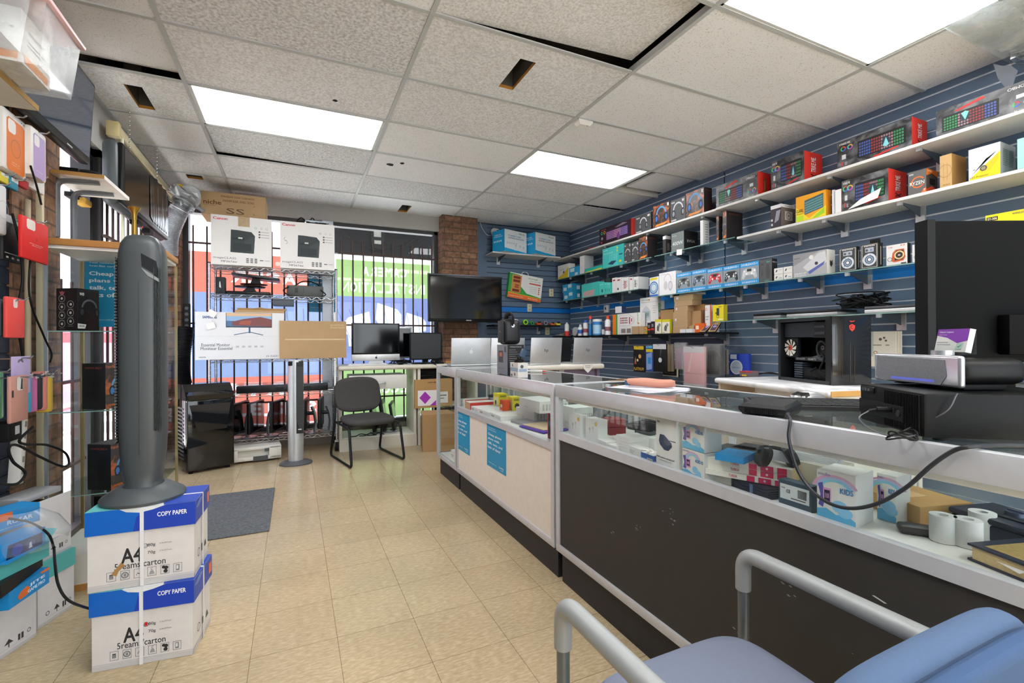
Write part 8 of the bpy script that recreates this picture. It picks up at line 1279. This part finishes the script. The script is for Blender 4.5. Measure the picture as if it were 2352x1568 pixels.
for k in range(4): b.tube(spline([(-1.1, 3.26 + .02 * k, 2.094), (-1.02, 3.3 + .02 * k, 2.12), (-.96, 3.36 + .03 * k, 2.11), (-.97, 3.45, 2.094)], 8), .006, BLKM, 8)
b.box(-1.13, 3.27, 2.09, -1.05, 3.33, 2.12, BLKM, .004); tag(b.build('shelf_cables'), 'coiled black cables and plug on the television shelf', 'cables')
b = MB(); b.box(-.04, -.05, 0, .03, .07, .02, mat('#d8a41e', .5), .003); b.box(-.04, -.02, .02, .02, .03, .021, mat('#3a3020')); tag(b.build('yellow_pack', loc=(-.98, 3.47, 2.0895)), 'flat yellow pack on the television shelf', 'pack')
# --- second television hanging by the corner, curtain rail
HT = thing('hanging_television', 'large black television hung on chains before the left window', 'television', (-1.04, 4.37, 2.06)); b = MB(); b.box(-.06, -.62, 0, .03, .62, .42, mat('#4a4f52', .4), .04, seg=3); b.build('rear_shell', HT); b = MB(); b.box(.02, -.6, .015, .05, .6, .405, BLK, .01); b.build('bezel', HT); b = MB(); b.box(.048, -.57, .04, .052, .57, .385, mat('#0b0c0f', .15)); b.build('screen', HT)
b = MB()
for y in (-.35, .35):
    for k in range(20): b.lathe([(.0035, -.001), (.006, 0), (.0035, .001)], CHR, 8, T=Matrix.Translation((.02, y, .42 + .015 * k)) @ Matrix.Rotation(PI / 2, 4, 'X' if k % 2 else 'Y'))
b.build('hanging_chain', HT); b = MB()
for k in range(7): y = .1 + .07 * k; b.add([(.054, y - .1, .40), (.056 + .01 * (k % 2), y, .41), (.055, y + .02, .05), (.057, y - .09, .08)], [(0, 1, 2, 3)], mat('#1a1b1e', .18, spec=.8))
b.build('plastic_cover', HT); 
for y in (-.15, .15): b = MB(); b.box(-.02, y - .05, -.03, .03, y + .05, .002, BLKM); b.build('foot_bracket', HT)
b = MB(); b.box(.0, -.04, -.012, .01, -.0, -.002, mat('#e0402a', .4, em=.6)); b.build('indicator', HT)
CRL = thing('curtain_rail', 'cream curtain rail along the top of the left shop window', 'curtain rail', (0, 0, 0)); b = MB(); b.box(-1.13, 4.0, 2.60, -1.07, 5.66, 2.66, mat('#cfc4a2', .5), .006); b.box(-1.11, 4.02, 2.585, -1.09, 5.64, 2.6, mat('#8f8668', .5)); b.build('rail', CRL); b = MB(); b.box(-1.135, 3.97, 2.57, -1.065, 4.03, 2.67, mat('#c9b98a', .5), .006); b.build('end_cap', CRL); b = MB(); b.cyl((-1.07, 4.06, 2.59), (-1.07, 4.06, 1.72), .009, mat('#d8d4b8', .4), 10); b.build('wand', CRL)
b = MB(); b.lathe([(0, 0), (.012, 0), (.009, .13), (.012, .17), (.028, .2), (0, .2)], mat('#b08d3c', .3, .7), 18); p = A(310, 540, X=-.98); tag(b.build('brass_horn', loc=(-.742, 3.0, 1.6735)), 'slender brass horn shaped rod standing on the glass tower top', 'ornament')
# --- pegged phone cases on the near left wall
def case(name, lab, u0, u1, v0, v1, X, base, deco=None, t=.02, mats=None, group='phone cases on the left wall', face='R', tilt=0):
    """a pack on a peg with its face to the room (+X): y from the columns, z from the rows"""
    um, vm = (u0 + u1) / 2, (v0 + v1) / 2; ya, yb = A(u0, vm, X=X).y, A(u1, vm, X=X).y; zt, zb = A(um, v0, X=X).z, A(um, v1, X=X).z; w, h = yb - ya, zt - zb
    T = thing(name, lab, 'phone case', (X, (ya + yb) / 2, zb), PI / 2 + tilt, group); b = MB(); b.box(-w / 2, 0, 0, w / 2, t, h, mm(base), min(.012, t * .4), mats=None); b.pr(frames(w, t, h)['F'], deco or []); b.build('pack', T)
    q = MB(); q.tube([(0, X - WL - .01, h - .01), (0, -.025, h - .008), (0, -.035, h + .002)], .0035, CHR, 6); q.build('peg_hook', T); return T
def cpic(c, cam, ring=None):
    return [('p', [(.12, .06), (.2, .02), (.8, .02), (.88, .06), (.88, .84), (.8, .88), (.2, .88), (.12, .84)], c), ('p', [(.18, .68), (.22, .64), (.44, .64), (.5, .68), (.5, .82), (.44, .86), (.22, .86), (.18, .82)], cam)] + ([('o', .5, .42, .15, .015, ring, 0, 360), ('t', .5, .17, .3, .015, 'for iP 15', '#f4e0c8'), ('t', .5, .13, .36, .012, 'magnetic case', '#f4e0c8')] if ring else [('t', .5, .15, .4, .012, 'silicone case', '#e4d8f0')])
case('phone_case_box', 'white box showing a bright orange phone case, uppermost at the left edge', 8, 62, 262, 400, -1.04, '#e0ddda', cpic('#d96d04', '#e4e0dc', '#a85a10') + [('t', .8, .92, .16, .03, 'P 15', '#55565a')], .05)
case('phone_case_box', 'white box showing a lilac phone case, right of the orange one', 72, 108, 300, 412, -1.02, '#dedcda', cpic('#b09ac8', '#e4e0e4'), .055)
case('phone_case_box', 'plain white phone box edge at the left frame border', -25, 18, 418, 535, -1.05, '#d9dadb', [('o', .75, .5, .18, .01, '#b9babc')], .03)
for k, (u0, u1, v0, v1, c, lab) in enumerate(((0, 22, 396, 420, '#d8c83a', 'yellow and white small pack below the orange case box'), (24, 44, 408, 436, '#2f8aa8', 'teal small pack below the orange case box'), (46, 68, 402, 432, '#b8262e', 'red glittery small pack below the lilac case box'), (70, 104, 404, 440, '#e0dedc', 'white card pack below the lilac case box'))): case('accessory_pack', lab, u0, u1, v0, v1, -1.06, c, [('r', .1, .6, .9, .9, '#dcdcda')], .02)
case('accessory_pack', 'black pack in a clear bag with white pictograms, beside the red case', 8, 52, 498, 602, -1.07, '#1c1c1e', [('r', 0, .84, 1, 1, '#a9acb0'), ('r', .12, .06, .24, .1, '#d0d0d0'), ('r', .4, .06, .52, .1, '#d0d0d0'), ('r', .68, .06, .8, .1, '#d0d0d0'), ('r', .05, .16, .8, .175, '#c0c0c0')])
CRED = [('p', [(.14, .76), (.18, .72), (.42, .72), (.46, .76), (.46, .93), (.42, .96), (.18, .96), (.14, .93)], '#e4dcd4'), ('c', .5, .52, .035, '#a8181e', .95), ('t', .5, .40, .5, .018, 'iPhone 13 Pro Max', '#f0d8d4'), ('t', .5, .36, .34, .018, 'Silicone Case', '#f0d8d4')]
case('phone_case', 'bright red phone case on a peg, right of the black pack', 52, 112, 506, 600, -1.0, '#d4201f', CRED, .016); case('phone_case', 'coral phone case on a peg below the red one', 18, 58, 683, 776, -1.0, '#e8504c', [('p', [(.3, .78), (.34, .74), (.5, .74), (.54, .78), (.54, .92), (.5, .95), (.34, .95), (.3, .92)], '#e8dcd8')], .016); case('phone_case', 'dark clear-backed case behind the coral one', 4, 20, 688, 772, -1.03, '#33404a', None, .016)
CC_ = ((-12, 3, 848, 972, '#e07a2a', 'orange phone case at the left edge of the lower peg row'), (3, 13, 850, 962, '#6fb28a', 'mint green phone case in the lower peg row'), (14, 27, 856, 962, '#22365e', 'navy phone case in the lower peg row'), (68, 76, 858, 948, '#3a94c0', 'sky blue phone case in the lower peg row'), (81, 89, 860, 946, '#c06a9a', 'pink phone case in the lower peg row'), (94, 101, 858, 940, '#2c2a2e', 'black phone case in the lower peg row'), (103, 112, 852, 942, '#d88a82', 'coral phone case in the lower peg row'), (113, 124, 858, 946, '#d8b84a', 'yellow phone case at the right end of the lower peg row'))
for u0, u1, v0, v1, c, lab in CC_: case('phone_case', lab, u0, u1, v0, v1, -1.0, c, [('r', .1, .05, .3, .95, '#dcdcda')] if u0 < 30 else [('r', .0, .9, 1, 1, '#cfd2d4')], .05)
case('phone_case', 'dusty rose phone case with a camera cutout in front of the lower row', 26, 66, 862, 968, -.93, '#b8877c', [('p', [(.3, .72), (.36, .68), (.6, .68), (.66, .72), (.66, .94), (.6, .97), (.36, .97), (.3, .94)], '#d9d6d2'), ('r', .03, .55, .12, .7, '#2a2624'), ('p', [(.5, .7), (.64, .7), (.64, .94), (.55, .95)], '#3a3634')], .014)
case('hang_card', 'lilac hang card with a slot above the dusty rose case', 27, 70, 818, 905, -.96, '#b8a8d4', [('o', .45, .84, .09, .05, '#6a6a70', 0, 180, 1.6)], .003)
b = MB(); b.box(-.02, -.02, 0, .02, .02, .28, mat('#d9d7d2', .5), .006, T=Matrix.Rotation(-.15, 4, 'X'))
for k in range(5): b.box(.0195, -.008, .04 + .05 * k, .021, .008, .065 + .05 * k, mat('#8a8884'), T=Matrix.Rotation(-.15, 4, 'X'))
p = A(35, 1112, X=-1.08); tag(b.build('white_power_strip', loc=p), 'white power strip hanging on the left wall under the phone cases', 'power strip')
b = MB(); p = A(15, 990, X=-1.09); b.box(-.03, -.05, -.04, .03, .05, .04, BLKM, .006); b.box(.0305, -.01, -.015, .031, .025, .02, mat('#c9c9c9')); tag(b.build('power_adapter', loc=p), 'black power adapter on the left wall above the white power strip', 'adapter')
for k, (pts, r, lab) in enumerate((([(75, 980), (45, 1010), (60, 1020), (110, 1022), (150, 1040), (158, 1065), (140, 1070), (90, 1048), (40, 1022), (20, 1030), (30, 1060), (58, 1085), (40, 1110), (0, 1112)], .005, 'black cable in a wide loop left of the glass tower'), ([(70, 380), (85, 430), (95, 470)], .004, 'thin black cable behind the lilac case box'), ([(28, 490), (45, 560), (52, 640), (40, 720), (48, 790), (55, 830)], .005, 'black cable hanging past the red phone case'), ([(72, 560), (68, 680), (100, 770), (118, 810), (115, 832)], .004, 'black cable hanging down to the yellow phone case'))):
    b = MB(); b.tube(spline([A(u, v, X=-.97 if k == 0 else -1.02) for u, v in pts], 8), r, BLKM, 8); tag(b.build('wall_cable'), lab, 'cable', 'cables on the left wall')
b = MB(); y = A(94, 700, X=-1.12).y; b.box(-1.135, y - .012, .2, -1.11, y + .012, 2.0, CREAM, .003); struct(b, 'trim_3')
b = MB(); y = A(70, 600, X=-1.12).y; b.cyl((-1.13, y, .9), (-1.13, y, 1.85), .012, mat('#b9ad92', .5), 10); struct(b, 'trim_4')
p = A(190, 464, X=-1.2); b = MB(); b.box(-.03, -.05, -.02, .03, .06, .02, mat('#d8a84a', .5), .01); b.box(-.05, -.12, .0, .0, .05, .03, BLKM, .004); tag(b.build('door_closer', loc=p), 'black door closer with a yellow cover above the glazed door', 'door closer')
# ================================================================ FOREGROUND CHAIR AND CEILING CORNER
BF = mat('#767d90', .95, spec=.1, var=.06, scale=200, bump=.35); BF2 = mat('#566986', .95, spec=.1, var=.06, scale=200, bump=.35); AM = mat('#9fa2a2', .45, .2, var=.05); PM = mat('#6f7376', .35, .5)
AC_ = thing('armchair', 'blue fabric armchair with grey tubular arms in the foreground', 'chair', (.765, .60, 0)); 
def pad(b, w, d, t, m, T, ex=.35, dome=.012, n=32):
    sg = lambda v: math.copysign(abs(v) ** ex, v); rings = []
    for z, s in ((-.5, .90), (-.46, .96), (-.25, 1.0), (.2, 1.0), (.42, .965), (.5, .90), (.5 + dome / t * .7, .6), (.5 + dome / t, .25)): rings.append([(w / 2 * s * sg(math.cos(6.2832 * i / n)), d / 2 * s * sg(math.sin(6.2832 * i / n)), t * z) for i in range(n)])
    b.loft(rings, m, T=T)
b = MB(); pad(b, .47, .48, .07, BF, Matrix.Translation((0, .0, .425)) @ Matrix.Rotation(.03, 4, 'X')); b.build('seat', AC_, sub=1)
TB = Matrix.Translation((0, -.265, .615)) @ Matrix.Rotation(-PI / 2 + .16, 4, 'X')
b = MB(); pad(b, .50, .33, .05, BF2, TB @ Matrix.Translation((0, 0, .016)), .42, .01); b.build('backrest_cushion', AC_, sub=1)
b = MB(); pad(b, .508, .335, .028, mat('#455a7c', .95, spec=.1, var=.06, scale=200, bump=.35), TB @ Matrix.Translation((0, 0, -.022)), .42, .004); b.build('backrest_shell', AC_, sub=1)
for s in (-1, 1):
    x = .265 * s
    b = MB(); b.tube(poly_arc([(x, .235, 0), (x, .235, .56)], .02), .0135, PM, 14); b.build('front_leg', AC_)
    b = MB(); b.tube(poly_arc([(x, .235, .56), (x, .235, .638), (x, -.30, .632)], .06, 10), [.0155] * 4 + [.0195] * 20, AM, 16) if False else b.tube(poly_arc([(x, .235, .545), (x, .235, .638), (x, -.29, .635)], .07, 10), .0195, AM, 18, ry=.0185); b.build('armrest', AC_)
    b = MB(); b.tube([(x, -.33, 0), (x, -.27, .42), (x, -.285, .64)], .0135, PM, 14); b.build('rear_leg', AC_)
b = MB(); b.tube([(-.265, .235, .375), (.265, .235, .375)], .011, PM); b.tube([(-.265, -.2, .375), (.265, -.2, .375)], .012, PM); b.tube([(-.265, -.275, .5), (.265, -.275, .5)], .010, PM); b.build('cross_bar', AC_)
# glass shelf stored high on a chrome bracket, with a grey paper strip on its corner
GZ = 2.70; p = A(2318, 145, Z=GZ); HG = thing('high_glass_shelf', 'smudged glass shelf mounted high in the near right ceiling corner', 'shelf', (0, 0, 0))
b = MB(); b.box(2.62, -.3, GZ, min(p.x + .02, WR - .02), p.y, GZ + .01, glass('dusty_glass', (.86, .89, .89, 1), 1.0, .08, .45)); b.build('pane', HG)
b = MB(); b.box(p.x - .10, p.y - .06, GZ - .028, min(p.x + .02, WR - .015), p.y - .035, GZ - .001, CHR, .004); b.box(p.x - .02, p.y - .4, GZ - .02, min(p.x + .02, WR - .015), p.y - .03, GZ - .001, CHR, .003); b.build('chrome_bracket', HG)
b = MB(); q = [A(u, v, X=p.x - .02) for u, v in ((2281, 146), (2300, 151), (2322, 150), (2338, 162), (2328, 190), (2319, 216), (2308, 200), (2292, 180))]; b.add(q, [tuple(range(8))], mat('#8a909a', .8)); b.add([v + Vector((.0008, 0, 0)) for v in q], [tuple(reversed(range(8)))], mat('#8a909a', .8)); tag(b.build('grey_paper_strip'), 'torn grey paper strip hanging from the high glass shelf corner', 'paper')
SD = thing('smoke_detector', 'small white detector clipped to the ceiling grid', 'smoke detector', A(1340, 280, Z=CZ - .004)); b = MB(); b.loft([[(-.06 * s, -.035 * s, z), (.06 * s, -.035 * s, z), (.06 * s, .035 * s, z), (-.06 * s, .035 * s, z)] for s, z in ((1, 0), (1, -.012), (.7, -.032))], WHT, smooth=False); b.build('housing', SD); b = MB(); b.cyl((.02, -.02, -.033), (.02, -.02, -.034), .004, BLKM, 8); b.build('sensor', SD)
